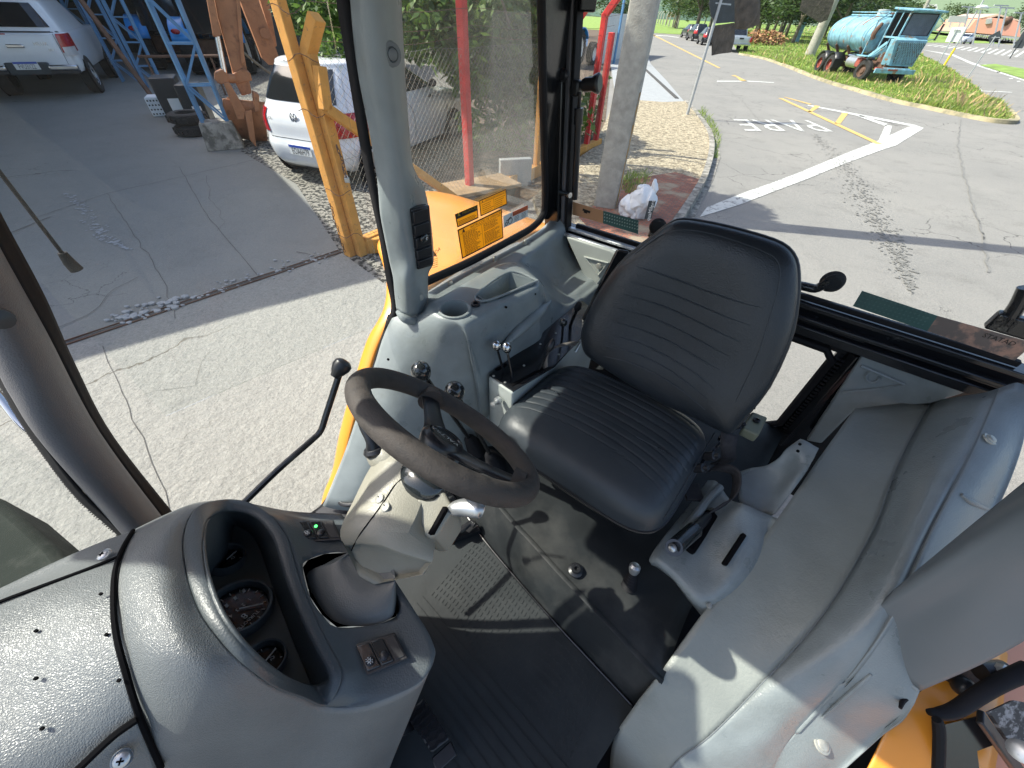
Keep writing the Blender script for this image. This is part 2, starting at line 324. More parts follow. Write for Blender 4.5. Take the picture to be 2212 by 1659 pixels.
m=MB(); lo=[tcen+(p-tcen)*.86+Vector((0,0,-.055)) for p in tc_]; up_=[tcen+(p-tcen)*1.02+Vector((0,0,.001)) for p in tc_]
m.add(up_+lo,[(i,(i+1)%5,(i+1)%5+5,i+5) for i in range(5)]+[(5,6,7,8,9)]); P_('storage_tray',m,M['trim_s'],con,smooth=False,solid=.002,soff=1)
m=MB(); m.tube([p+Vector((0,0,.0015)) for p in tc_],.0035,8,sm=6,closed=True); P_('tray_rim',m,M['trim_s'],con)
p=cz(r4(600,541),-.6); P_('socket',MB().lathe([(.013,-.002),(.013,.004),(.008,.005),(.007,-.004),(0,-.004)],p,n=20,cap=False),M['blkp'],con)
for q in ((470,440),(855,233),(700,325)): 
    p=ca(r4(*q),-.805); p.z=H-.625; P_('rivet',MB().lathe([(.009,-.01),(.008,.003),(.005,.006),(0,.0065)],p,n=14,cap=False),M['bolt'],con)
for q,a in (((755,555),-.58),((905,487),-.565),((572,612),-.615),((615,605),-.612),((145,825),-.77)):
    p=ca(r4(*q),a+.004); P_('screw_hole',MB().lathe([(.0035,0),(.0035,.004)],p,(.9,-.3,.3),n=10),M['hole'],con)
# moulded ridge on console flank
m=MB(); a_=[(-.557,.70,-.735),(-.553,.78,-.715),(-.548,.88,-.695),(-.55,.96,-.69)]
m.tube([lc(*p) for p in a_],[.004,.016,.018,.004],12,sm=6); P_('console_ridge',m,M['trim_s'],con)
# ---- black lever plate beside the seat, front box
m=MB(); pl=[cz(r4(668,905),-.8),cz(r4(795,990),-.8),cz(r4(1010,860),-.8),lc(-.44,1.15,-.8),lc(-.55,1.2,-.8)]
m.prism(pl,(0,0,-.006)); lp=P_('lever_plate',m,M['blk'],bevel=.002)
m=MB(); m.prism([pl[0]+Vector((0,-.004,-.007)),pl[1]+Vector((0,-.004,-.007)),lc(-.44,1.15,-.807),lc(-.55,1.2,-.807)],(0,0,-.45)); P_('seat_console_box',m,M['cream'],bevel=.006)
for q in ((693,912),(752,945),(935,747),(1015,690),(850,858),(1030,800)):
    P_('plate_rivet',MB().lathe([(.004,0),(.003,.002),(0,.0025)],cz(r4(*q),-.799),n=10,cap=False),M['bolt'],lp)
for qs in (((705,880),(760,850)),((785,960),(950,870))):
    a,b=[cz(r4(*x),-.7985) for x in qs]; P_('lever_slot',MB().bar(a,b,.009,.001),M['hole'],lp,smooth=False)
def lever(base,tip,r,kr,km,name='control_lever',kz=1.25,boot=0,rod='blk',bend=None,nm='knob'):
    d=(tip-base).normalized(); pts=[base,tip] if bend is None else [base,*bend,tip]
    l=P_(name,MB().tube(pts,r,10,sm=4 if bend else 0),M[rod])
    R=d.to_track_quat('Z','Y').to_matrix()
    P_(nm,MB().lathe([(r*1.15,-kr*1.5),(r*1.6,-kr*1.1),(kr*.75,-kr*.85),(kr,-kr*.2),(kr*.97,kr*.3),(kr*.72,kr*.75*kz),(kr*.35,kr*.97*kz),(0,kr*kz)],tip,d,n=24,cap=False),M[km],l)
    if boot:
        pr=[]; n=7
        for i in range(n): 
            q=boot*(1-.55*i/n); pr+=[(q,i*boot*.42),(q*.72,(i+.55)*boot*.42)]
        P_('rubber_boot',MB().lathe(pr+[(r,n*boot*.42)],base,d,n=24,cap=False),M['rub'],l)
    return l
lever(cz(r4(745,890),-.8),cz(r4(706,755),-.695),.0035,.014,'chrome',name='remote_valve_lever')
lever(cz(r4(790,920),-.8),cz(r4(760,765),-.70),.0035,.014,'chrome',name='remote_valve_lever')
lever(cz(r4(1047,720),-.8),cz(r4(1053,635),-.70),.004,.013,'knob',name='remote_valve_lever')
lever(cz(r4(925,880),-.8),cz(r4(985,760),-.73),.005,.012,'blkp',name='hitch_lever',kz=2.2)
lever(cz(r4(1090,650),-.8),cz(r4(1128,555),-.68),.006,.012,'blkp',name='hand_throttle',kz=2.5)
p=cz(r4(720,1035),-.86); P_('key_switch',MB().lathe([(.012,0),(.012,.012),(.006,.014),(.005,.03),(.009,.034),(0,.036)],p,(.1,-.95,.2),n=16,cap=False),M['steel'])
# two long gear levers
lever(cz(r4(606,1292),-1.12),cz(r4(315,885),-.64),.007,.0245,'knob','gear_lever',kz=1.0,boot=.036)
lever(cz(r4(706,1375),-1.12),cz(r4(490,990),-.66),.007,.0245,'knob','gear_lever',kz=1.0,boot=.036)
# shuttle lever beyond the column
a=.70
lever(ca(V(525,1088),-.70),ca(V(739,790),-.70),.0075,.021,'blkp','shuttle_lever',kz=.75,bend=[ca(V(600,1015),-.70),ca(V(672,952),-.70),ca(V(693,930),-.70),ca(V(705,895),-.70)])
# ---- floor
m=MB(); z=-1.3
fa=[lc(-.80,.10,z),lc(-.60,.55,z),lc(-.43,.415,z),lc(-.05,.352,z),lc(.215,.31,z),lc(.19,.15,z),lc(.55,.1,z),lc(.55,-.7,z),lc(-.80,-.7,z)]
m.prism(fa,(0,0,-.02)); fm=P_('floor_mat',m,M['mat_'],bevel=.003)
m=MB()
for i in range(11):
    for j in range(42):
        a_=-.40+.013*j; b_=.385-.021*i-.10*(a_+.4)+ .012*math.sin(j*.25)
        if a_>.17-.0*i: continue
        m.box(lc(a_,b_,z+.0008),(.0045,.012,.0016),Matrix.Rotation(.05,3,'Z'))
P_('mat_tread',m,M['mat_'],fm,smooth=False)
m=MB()
for i in range(9):
    q=-.17-.0*i; m.bar(lc(-.42+.0*i,.15-.024*i,z+.0012),lc(.19,.10-.026*i,z+.0012),.0022,.0024)
P_('mat_rib',m,M['mat_'],fm,smooth=False)
# ---- seat platform
sm1=[(-.70,.50),(-.43,.417),(-.24,.378),(-.05,.347),(.08,.330),(.212,.313)]
sm2=[(-.66,.56),(-.36,.475),(-.22,.448),(-.10,.424),(.06,.398),(.225,.368)]
m=MB()
rows=[[lc(a,b,-1.3) for a,b in sm1],[lc(a,b,-1.294) for a,b in sm1],[lc(a+.006,b+.02,-1.235) for a,b in sm1],[lc(a,b-.004,-1.158) for a,b in sm2],[lc(a,b+.004,-1.150) for a,b in sm2],[lc(a,b+.2,-1.146) for a,b in sm2],[lc(a+.03*(a>0),b+.5,-1.14) for a,b in sm2],[lc(a+.08*(a>0),1.40,-1.14) for a,b in sm2]]
m.surf(rows,4,5); P_('seat_platform',m,M['floor'],solid=.004,angle=60)
m=MB(); m.tube([lc(a,b-.006,-1.293) for a,b in sm1],.004,8,sm=4); P_('sill_strip',m,M['blk'])
pk=cz(s1(970,392),-1.146); P_('floor_button',MB().lathe([(.020,0),(.021,.008),(.014,.012),(.012,.02),(.006,.02),(.005,.012),(0,.012)],pk,n=24,cap=False),M['blkp'])
b0=cz(s1(1265,478),-1.146); b1=cz(s1(1295,385),-1.085)
lv=P_('short_floor_lever',MB().tube([b0,b1],.008,12),M['blkp'])
pr=[]; 
for i in range(6): pr+=[(.022-.0016*i,i*.009),(.017-.0014*i,i*.009+.005)]
P_('rubber_boot',MB().lathe(pr+[(.01,.056)],b0,(b1-b0),n=24,cap=False),M['rub'],lv)
P_('lever_cap',MB().lathe([(.012,-.01),(.015,0),(.015,.012),(.009,.018),(0,.019)],b1,(b1-b0),n=20,cap=False),M['steel'],lv)
# pedals
m=MB(); q=[cz(s1(30,1190),-1.22),cz(s1(130,1095),-1.22),cz(s1(275,1320),-1.22),cz(s1(175,1400),-1.22)]; m.prism(q,(0,0,-.012)); pd=P_('brake_pedal',m,M['blkp'],bevel=.004)
m=MB()
for i in range(7):
    for j in range(4):
        u=(i+.5)/7; v=(j+.5)/4; p=q[0].lerp(q[3],u).lerp(q[1].lerp(q[2],u),v); m.box(p+Vector((0,0,.002)),(.012,.006,.005),Matrix.Rotation(.9+(.9 if (i+j)%2 else 0),3,'Z'))
P_('pedal_pad',m,M['rub'],pd,smooth=False)
P_('pedal_arm',MB().bar(q[0].lerp(q[3],.3)+Vector((-.01,0,-.02)),lc(-.30,-.25,-1.05),.03,.012),M['blkp'],pd)
P_('pedal_stop',MB().bar(cz(s1(190,1470),-1.24),cz(s1(300,1370),-1.24),.03,.02),M['blkp'],pd,bevel=.003)
# ---- seat
def pillow(outl,o,ex,ey,n,Tk,q=2.6,p=5,rings=26,seg=6,back=.02,disp=None):
    """outline in plane coords, domed along n"""
    o=Vector(o);ex=Vector(ex);ey=Vector(ey);n=Vector(n)
    O=cromc([(a,b,0) for a,b in outl],seg)[:,:2]; C=O.mean(0); N=len(O); vs=[];fs=[]
    rr=[0]+[1-(1-i/rings)**1.6 for i in range(1,rings+1)]
    vs.append(o+ex*C[0]+ey*C[1]+n*(Tk+(disp(C[0],C[1],0) if disp else 0)))
    for r in rr[1:]:
        h=Tk*(1-r**p)**(1/q)
        for k in range(N):
            x,y=C+(O[k]-C)*r; vs.append(o+ex*x+ey*y+n*(h+(disp(x,y,r) if disp else 0)))
    for k in range(N): fs.append((0,1+k,1+(k+1)%N))
    R_=len(rr)-1
    for i in range(R_-1):
        for k in range(N): fs.append((1+i*N+k,1+(i+1)*N+k,1+(i+1)*N+(k+1)%N,1+i*N+(k+1)%N))
    ob=len(vs); 
    for k in range(N): x,y=O[k]; vs.append(o+ex*x+ey*y-n*back)
    for k in range(N): fs.append((1+(R_-1)*N+k,ob+k,ob+(k+1)%N,1+(R_-1)*N+(k+1)%N))
    fs.append(tuple(ob+k for k in range(N)))
    return MB().add(vs,fs),O,C
# cushion : rectangular grid with stitched flutes
zc=-.925; Tc=.092
def cush(nu=56,nv=190,inflate=1.):
    A=[]
    for j in range(nv+1):
        row=[]
        for i in range(nu+1):
            u=-1+2*i/nu; v=-1+2*j/nv
            u=math.copysign(1-(1-abs(u))**1.25,u); v=math.copysign(1-(1-abs(v))**1.0,v)
            mx_=max(abs(u),abs(v)); 
            if mx_>1e-6: k=mx_/(abs(u)**5+abs(v)**5)**.2
            else: k=1
            x=u*k; y=v*k; r=(abs(x)**5+abs(y)**5)**.2
            bb=.735+.215*y+.012*(x*x-1)*(y<0)*-1; aa=-.197+(.268-.004*y)*x+.012*y
            h=Tc*max(0,1-r**7)**(1/2.6)
            h+=.012*(1-y)*.0-.012*max(0,-y-.4)**2+.012*x*x*.6*(1-r**6)
            # flutes
            yy=y+.20*(x*x)
            if r<.93 and yy>-.40:
                f=(yy+.40)/.135; g=abs(math.sin(math.pi*f)); w=min(1,(.93-r)/.12)*min(1,max(0,(yy+.44)/.02)); h-= .0034*w*math.exp(-(g/.18)**1.2); h+=.0008*w*g
            row.append(lc(aa,bb,zc+h))
        A.append(row)
    return A
m=MB(); A=cush(); m.grid(A); ring=[A[0][i] for i in range(57)]+[A[j][56] for j in range(1,191)]+[A[190][i] for i in range(55,-1,-1)]+[A[j][0] for j in range(189,0,-1)]
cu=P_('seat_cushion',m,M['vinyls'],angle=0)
P_('cushion_piping',MB().tube(ring[::4],.0045,8,closed=True),M['blkp'],cu)
m=MB(); c0=lc(-.197,.735,0); m.loft([[Vector((c0.x+(p.x-c0.x)*k,c0.y+(p.y-c0.y)*k,H+z)) for p in ring[::12]] for k,z in ((1.0,-.928),(1.0,-.945),(.9,-.965),(.6,-.97))],1,3); P_('seat_pan',m,M['blk'],cu)
m=MB(); m.box(lc(-.2,.80,-1.07),(.36,.32,.17)); P_('seat_suspension',m,M['rub'],bevel=.02)
# seam down the front right corner
m=MB(); m.tube([lc(.05,.56,-.848),lc(.058,.72,-.842),lc(.066,.90,-.842)],.0016,6,sm=6); P_('cushion_seam',m,M['vinyl'],cu)
# backrest
bo=Vector(lc(-.17,.955,-.64)); by=Vector((0,.26,.966)).normalized(); bx=Vector((1,0,0)); bn=bx.cross(by); bn=bn if bn.y<0 else -bn
opts=[(800,165),(870,112),(940,90),(1100,115),(1300,168),(1405,212),(1455,275),(1467,360),(1462,470),(1430,640),(1330,860),(1220,1000),(1165,1060),(1110,1050),(990,990),(850,930),(650,810),(540,735),(492,690),(478,610),(500,530),(550,430),(640,300),(735,215)]
out=[]
for q in opts:
    p=cpl(r5(*q),bo,bn)-bo; out.append((p.dot(bx),p.dot(by)))
Tb=.055
bd=lambda x,y,r:-.018*(1-r**3)*math.exp(-(x/.15)**2)+.012*math.exp(-((y+.13)/.1)**2)
mb,O,C=pillow(out,bo,bx,by,bn,Tb,q=2.2,p=6,rings=30,seg=5,back=.035,disp=bd)
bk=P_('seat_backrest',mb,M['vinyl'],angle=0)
def bsurf(px,py,dz=.0006):                       # drop a crop pixel on the backrest front
    p=cpl(r5(px,py),bo+bn*Tb,bn)-bo; x,y=p.dot(bx),p.dot(by)
    v=np.array([x,y])-C; a=math.atan2(v[1],v[0]); an=np.arctan2(O[:,1]-C[1],O[:,0]-C[0]); k=int(np.argmin(np.abs(np.angle(np.exp(1j*(an-a)))))); r=min(.995,np.linalg.norm(v)/np.linalg.norm(O[k]-C))
    return bo+bx*x+by*y+bn*(Tb*(1-r**6)**(1/2.2)+bd(x,y,r)+dz)
for ln in ([(715,308),(800,335),(1000,410),(1150,460),(1290,498)],[(688,378),(850,430),(1000,490),(1120,538),(1242,580)],[(660,438),(800,482),(950,545),(1080,605),(1192,655)],[(638,500),(760,540),(900,600),(1030,665),(1145,722)],[(612,560),(740,605),(880,665),(1000,730),(1105,785)],[(600,622),(740,668),(880,738),(990,800),(1075,865)],[(580,672),(700,705),(840,770),(950,840),(1050,915)],[(570,720),(680,748),(800,800),(930,875),(1040,965)]):
    P_('stitched_seam',MB().tube([bsurf(*q) for q in ln],[.0008]+[.0022]*(len(ln)-2)+[.0008],6,sm=6),M['vinyls'],bk)
P_('backrest_piping',MB().tube([bo+bx*p[0]+by*p[1]-bn*.002 for p in O[::2]],.005,8,closed=True),M['blkp'],bk)
m=MB(); sc=.80; m.tube([bsurf(*q) for q in [(700,250),(830,160),(950,140),(1100,170),(1290,235),(1370,290),(1375,400),(1330,560),(1270,740),(1180,930)]],.0012,6,sm=6); P_('edge_seam',m,M['vinyls'],bk)
# backrest shell edge with pale hinge strip
m=MB(); m.tube([ct(r5(1430,640),.95),ct(r5(1300,900),1.0),ct(r5(1185,1020),1.03)],.004,6,sm=4)
# hinge hardware right of seat
p=ca(r5(1270,1020),.155)
def blob(name,pts,dz,mt,par=None,bev=.004,z=None): 
    m=MB(); m.prism(pts,dz); return P_(name,m,M[mt],par,bevel=bev,bseg=3)
hz=-.86
k=[cz(r5(1255,972),hz),cz(r5(1328,1000),hz),cz(r5(1285,1085),hz),cz(r5(1212,1050),hz)]
tk=blob('tilt_knob',k,(0,0,-.035),'olive',bev=.006)
P_('knob_bolt',MB().lathe([(.010,0),(.010,.006),(.005,.008),(.005,.002),(0,.002)],cz(r5(1272,1018),hz+.001),n=16,cap=False),M['blkp'],tk)
m=MB(); m.bar(cz(r5(1240,950),-.85),cz(r5(1105,1105),-.90),.014,.022); m.bar(cz(r5(1130,1090),-.9),cz(r5(1000,1240),-.92),.010,.02); P_('recliner_bracket',m,M['blk'],tk,bevel=.002)
P_('worn_edge',MB().bar(cz(r5(1190,985),-.842),cz(r5(1105,1115),-.886),.003,.004),M['steel'],tk,smooth=False)
for q in ((1235,960),(1190,1035),(1070,1180),(1020,1235)): P_('bracket_bolt',MB().lathe([(.013,-.02),(.013,.008),(.007,.010),(.006,.02),(0,.02)],cz(r5(*q),-.86),(.6,-.1,.7),n=12,cap=False),M['blkp'],tk)
# left hinge bar behind the backrest
m=MB(); m.hexa([cb(r5(630,225),1.15),cb(r5(690,235),1.15),cb(r5(560,470),1.12),cb(r5(470,640),1.08),cb(r5(462,560),1.08)],[cb(r5(630,225),1.18),cb(r5(690,235),1.18),cb(r5(560,470),1.15),cb(r5(470,640),1.11),cb(r5(462,560),1.11)]); P_('backrest_bracket',m,M['blk'],bevel=.006)
P_('bracket_rod',MB().tube([cz(r5(490,610),-.78),cz(r5(440,700),-.84)],.005,8),M['steel'])
# belts
def ribbon(name,pts,w,wd,mt,par=None,th=.003,sm=5):
    A=crom([list(p) for p in pts],sm); B=crom([list(p) for p in wd],sm); m=MB(); m.grid(np.array([[A[i]-B[i]*w/2,A[i]-B[i]*w*.17,A[i]+B[i]*w*.17,A[i]+B[i]*w/2] for i in range(len(A))])); return P_(name,m,M[mt],par,solid=th,soff=0)
sb=ribbon('seat_belt',[cz(r4(960,870),-.79),cz(r4(965,815),-.765),cz(r4(1010,765),-.755),cz(r4(1080,745),-.76),cz(r4(1125,745),-.785)],.032,[Vector((.6,-.2,.75)),Vector((.5,-.3,.8)),Vector((.2,-.9,.3)),Vector((.1,-.95,.2)),Vector((0,-1,0))],'beltg')
ribbon('seat_belt',[cz(s7(700,340),-.86),cz(s7(690,420),-.885),cz(s7(690,500),-.93),cz(s7(620,540),-.98)],.045,[Vector((1,.3,0)),Vector((.9,.3,.1)),Vector((.8,.5,.1)),Vector((.8,.5,0))],'belt')
ribbon('seat_belt',[cz(s7(590,560),-.95),cz(s7(660,560),-.92),cz(s7(740,600),-.91),cz(s7(735,720),-.93),cz(s7(690,780),-.95),cz(s7(610,820),-.96)],.05,[Vector((.2,.2,.95)),Vector((.3,.0,.95)),Vector((.1,-.3,.95)),Vector((.1,.4,.9)),Vector((.3,.6,.7)),Vector((.4,.8,.5))],'belt')
m=MB(); m.bar(cz(s7(445,660),-1.0),cz(s7(480,770),-1.0),.05,.012); P_('belt_anchor',m,M['belt'],bevel=.002)
# ---- handbrake panel
m=MB()
def hp(x,y,z): return cz(s7(x,y),z)
rows=[[hp(560,640,-1.03),hp(400,850,-1.045),hp(280,1000,-1.055),hp(190,1130,-1.075),hp(200,1180,-1.10)],
      [hp(620,650,-1.005),hp(470,870,-1.03),hp(350,1020,-1.045),hp(235,1150,-1.055),hp(240,1200,-1.10)],
      [hp(700,760,-.985),hp(560,930,-1.01),hp(440,1110,-1.035),hp(330,1230,-1.05),hp(330,1270,-1.10)],
      [hp(790,790,-.94),hp(640,960,-.985),hp(520,1170,-1.03),hp(400,1310,-1.05),hp(380,1330,-1.11)],
      [hp(880,830,-.95),hp(740,1040,-.975),hp(610,1240,-1.02),hp(480,1400,-1.05),hp(440,1410,-1.12)],
      [hp(975,870,-.97),hp(850,1080,-.98),hp(700,1290,-1.01),hp(560,1450,-1.06),hp(515,1500,-1.13)],
      [hp(1030,900,-1.0),hp(930,1130,-1.0),hp(780,1350,-1.04),hp(620,1500,-1.10),hp(540,1540,-1.17)]]
m.surf(rows,5,5); hb=P_('handbrake_panel',m,M['trim'],solid=.006,angle=0)
P_('panel_slot',MB().bar(cz(s7(790,985),-.958),cz(s7(662,1180),-.995),.011,.024),M['hole'],hb,bevel=.003)
P_('handbrake_slot',MB().bar(cz(s7(590,850),-1.005),cz(s7(430,1090),-1.025),.034,.024),M['hole'],hb,bevel=.008)
P_('panel_screw',MB().lathe([(.006,-.004),(.006,.003),(0,.004)],cz(s7(570,1440),-1.045),n=10,cap=False),M['bolt'],hb)
l=P_('handbrake_lever',MB().tube([cz(s7(600,830),-1.02),cz(s7(500,930),-.985),cz(s7(345,1070),-.955)],[.012,.014,.014],14),M['blkp'])
P_('handbrake_grip',MB().loft([[c+Vector((.021*math.cos(t),.021*math.sin(t)*.8,.012*math.sin(t))) for t in [i*math.pi/4 for i in range(8)]] for c in (cz(s7(470,960),-.978),cz(s7(400,1020),-.965),cz(s7(345,1070),-.953))],3,3),M['knob'],l)
P_('release_button',MB().lathe([(.010,0),(.010,.006),(.006,.009),(.004,.014),(0,.014)],cz(s7(338,1072),-.95),(-.5,-.6,.6),n=16,cap=False),M['steel'],l)
P_('panel_grab_rail',MB().tube([cz(s7(640,680),-.985),cz(s7(560,760),-.99),cz(s7(480,870),-1.0),cz(s7(400,960),-1.02)],.011,10,sm=4),M['trim'],hb)
# grey corner cover between handbrake panel and rear wall
m=MB()
rows=[[hp(745,590,-1.0),hp(760,700,-1.0),hp(765,775,-1.0),hp(860,830,-1.0),hp(960,870,-1.0)],
      [hp(830,562,-.985),hp(860,640,-.985),hp(900,720,-.985),hp(940,790,-.985),hp(985,850,-.975)],
      [hp(930,545,-.96),hp(980,600,-.96),hp(1020,660,-.96),hp(1040,720,-.95),hp(1060,760,-.95)],
      [hp(1010,500,-.92),hp(1060,530,-.92),hp(1110,560,-.91),hp(1150,590,-.90),hp(1180,600,-.90)],
      [hp(1060,440,-.89),hp(1110,455,-.88),hp(1170,470,-.87),hp(1220,500,-.87),hp(1230,510,-.87)],
      [hp(1150,375,-.86),hp(1180,385,-.85),hp(1210,400,-.85),hp(1240,420,-.85),hp(1270,435,-.85)]]
m.surf(rows,4,4); cc=P_('corner_cover',m,M['trim_s'],solid=.004,angle=0)
for q in ((1145,412),(1132,456)): P_('screw_hole',MB().lathe([(.004,0),(.004,.004)],cz(s7(*q),-.853),n=10),M['hole'],cc)
m=MB(); m.prism([cb(r6(200,600),1.37),cb(r6(150,590),1.37),cb(r6(340,300),1.37),cb(r6(700,425),1.37),cb(r6(560,470),1.37),cb(r6(310,490),1.37)],(0,.02,0)); rp=P_('rear_corner_panel',m,M['trim_s'],bevel=.006)
m=MB(); m.tube([cb(r6(*q),1.366) for q in ((330,345),(470,405),(390,420),(270,432))],.005,8,sm=1,closed=False); P_('embossed_rib',m,M['trim_s'],rp)
P_('embossed_boss',MB().tube([cb(r6(368+22*math.cos(t),382+18*math.sin(t)),1.366) for t in np.linspace(0,6,14)],.004,8),M['trim_s'],rp)
# ---- left wheel arch
rw=[
 [(r6(310,485),-.845),(r6(440,470),-.83),(r6(560,460),-.80),(r6(650,445),-.725),(r6(720,435),-.68),(r6(775,420),-.66),(r6(788,415),-.655),(r6(840,400),-.645),(r6(880,420),-.64)],
 [(r6(190,650),-.90),(r6(330,665),-.87),(r6(450,670),-.835),(r6(560,665),-.745),(r6(630,665),-.715),(r6(676,650),-.705),(r6(690,648),-.70),(r6(765,640),-.695),(r6(830,625),-.70)],
 [(r6(45,860),-.965),(r6(220,870),-.93),(r6(370,880),-.885),(r6(460,890),-.80),(r6(520,895),-.775),(r6(560,870),-.772),(r6(574,868),-.765),(r6(660,860),-.77),(r6(738,840),-.785)],
 [((1532,1307),-1.055),((1660,1315),-1.02),((1780,1323),-.962),((1850,1330),-.90),((1890,1335),-.878),((1922,1330),-.872),((1932,1330),-.865),((1970,1340),-.88),((2020,1330),-.90)],
 [((1423,1459),-1.16),((1530,1475),-1.13),((1635,1488),-1.095),((1700,1475),-1.045),((1760,1470),-1.015),((1825,1467),-1.0),((1838,1462),-.99),((1890,1480),-.985),((1965,1505),-.99)],
 [((1368,1529),-1.25),((1440,1560),-1.22),((1534,1590),-1.192),((1620,1570),-1.15),((1690,1560),-1.12),((1752,1545),-1.105),((1766,1538),-1.095),((1820,1560),-1.10),((1893,1577),-1.11)],
 [((1325,1600),-1.33),((1390,1640),-1.31),((1450,1659),-1.27),((1540,1650),-1.235),((1620,1640),-1.21),((1682,1625),-1.20),((1696,1620),-1.195),((1740,1640),-1.2),((1803,1660),-1.22)],
 [((1315,1690),-1.42),((1360,1730),-1.42),((1420,1760),-1.40),((1500,1760),-1.38),((1570,1760),-1.35),((1620,1750),-1.33),((1640,1745),-1.33),((1670,1750),-1.33),((1710,1750),-1.34)]]
m=MB(); rows=[]
for r in rw:
    q=[cz(p,z) for p,z in r]; e=q[-1]; q.append(e+Vector((.012,-.004,-.006))); q.append(e+Vector((.016,-.006,-.03))); rows.append(q)
m.surf([r[2:] for r in rows],4,6); wa=P_('wheel_arch_cover',m,M['trim'],solid=.006,angle=0)
m=MB(); m.surf([r[:3] for r in rows],6,6); P_('arch_pad',m,M['pad'],wa,solid=.006,angle=0)
P_('pad_seam',MB().tube([r[2]+Vector((0,0,.0000)) for r in rows],.0016,6,sm=6),M['trim_d'],wa)
P_('groove_seam',MB().tube([r[5].lerp(r[6],.5)+Vector((0,0,-.001)) for r in rows[:5]],[.001,.003,.003,.003,.001],6,sm=6),M['trim_d'],wa)
def riv(par,p,r=.012): P_('rivet',MB().lathe([(r*1.5,-.003),(r*1.45,.001),(r*1.05,.0015),(r,.004),(r*.7,.0065),(0,.007)],p,(.3,0,.95),n=20,cap=False),M['bolt'],par)
q_=onto(wa,[(1776,1606),r6(750,585),r6(655,765),r6(690,790),r6(740,812),s6(800,830),s6(640,970),s6(370,1210)],.001)
riv(wa,q_[0][0],.013); riv(wa,q_[1][0],.010)
P_('moulded_tab',MB().tube([q_[2][0],q_[3][0],q_[4][0]],[.004,.007,.004],10,sm=4),M['trim'],wa)
P_('moulded_ridge',MB().tube([x[0] for x in q_[5:8]],[.003,.005,.002],10,sm=4),M['trim'],wa)
# ---- left pillar cover
m=MB()
base=[(325,1215,.50),(328,1180,.50),(345,1160,.505),(330,1215,.52),(352,1262,.545),(410,1310,.57),(470,1360,.60),(525,1400,.62)]
b=[ca(r6(x,y),a) for x,y,a in ((385,1135,.485),(352,1160,.49),(332,1190,.50),(345,1240,.525),(390,1290,.555),(450,1345,.585),(525,1400,.62))]
mid=[ca(r6(x,y),a) for x,y,a in ((640,925,.48),(615,975,.475),(600,1030,.49),(610,1100,.52),(640,1170,.55),(690,1250,.59),(730,1305,.62))]
tp=[ca(r6(x,y),a) for x,y,a in ((960,665,.49),(960,730,.475),(960,810,.485),(960,900,.51),(965,980,.545),(970,1070,.585),(980,1160,.62))]
m.surf([b,mid,tp],5,8); pc=P_('left_pillar_cover',m,M['trim_d'],solid=.006,angle=0)
P_('pillar_base_lip',MB().tube([p+Vector((-.004,-.004,-.002)) for p in b],.005,8,sm=4),M['trim_s'],pc)
P_('cover_clip',MB().box(cz(r6(398,1145),-.99),(.012,.012,.02)),M['blkp'],pc,bevel=.002)
P_('pillar_base_seal',MB().tube([cz(s6(x,y),-1.0) for x,y in ((1235,965),(1160,1010),(1090,1060),(1060,1130))],[.003,.005,.005,.003],8,sm=4),M['rub'],pc)
# orange body side + salmon step below the door
m=MB(); m.surf([[lc(.66,b,z),lc(.70,b-.0,z-.004),lc(.78,b-.02,z-.02),lc(.86,b-.04,z-.06)] for b,z in ((.95,-1.02),(.72,-1.08),(.55,-1.16),(.42,-1.27),(.33,-1.40))],4,6); P_('left_fender_skin',m,M['org'],solid=.004,angle=0)
m=MB(); m.surf([[lc(.86,b,z-.06),lc(.93,b,z-.02),lc(1.2,b,z-.02),lc(1.7,b,z-.03)] for b,z in ((1.5,-1.22),(1.0,-1.22),(.6,-1.26),(.3,-1.36),(.0,-1.6))],4,5); P_('left_mudguard',m,M['salm'],solid=.004,angle=0)
# ---- door edge and hinge at bottom right
def tq(f,x,y,t): return ct(f(x,y),t)
m=MB(); t_=.80
m.tube([tq(s6,x,y,t_) for x,y in ((1310,1165),(1420,1180),(1560,1140),(1760,1010),(1950,900),(2200,790))],[.006,.012,.014,.015,.016,.017],12,sm=5); dr=P_('door_seal',m,M['rub'])
m=MB(); m.tube([tq(s6,x,y,t_-.02) for x,y in ((1380,1230),(1400,1280),(1405,1450),(1395,1700))],[.008,.010,.010,.010],10,sm=5); P_('door_edge_seal',m,M['rub'],dr)
m=MB(); m.prism([tq(s6,x,y,t_+.02) for x,y in ((1400,1290),(1600,1240),(1780,1190),(1930,1440),(1740,1510),(1770,1760),(1395,1760))],(0,0,-.01)); P_('door_plate',m,M['blk'],dr)
m=MB(); m.bar(tq(s6,1760,1200,t_),tq(s6,2130,1720,t_),.03,.012); P_('door_strut',m,M['blkp'],dr,bevel=.003)
m=MB(); m.prism([tq(s6,x,y,t_+.01) for x,y in ((1850,1160),(2060,1060),(2260,1100),(2300,1500),(2030,1440))],(0,0,-.01)); P_('grip_tape',m,mat('gritty tape',(.05,.05,.05),.7,col2=(.3,.3,.3),c2s=60,c2t=(.5,.6)),dr)
P_('door_bolt',MB().lathe([(.02,0),(.02,.008),(.012,.012),(0,.012)],tq(s6,2130,1510,t_-.03),(-.6,-.5,.6),n=16,cap=False),M['steel'],dr)
m=MB(); m.prism([tq(s6,x,y,.86) for x,y in ((1480,830),(1560,770),(1800,690),(1900,760),(1850,950),(1700,990),(1600,900))],(.01,0,-.03)); hg=P_('door_hinge',m,mat('rusty hinge',(.09,.05,.03),.8,col2=(.02,.02,.02),c2s=25),bevel=.004)
P_('hinge_pin',MB().tube([tq(s6,1760,800,.83),tq(s6,1980,800,.83)],.020,16),M['blkp'],hg)
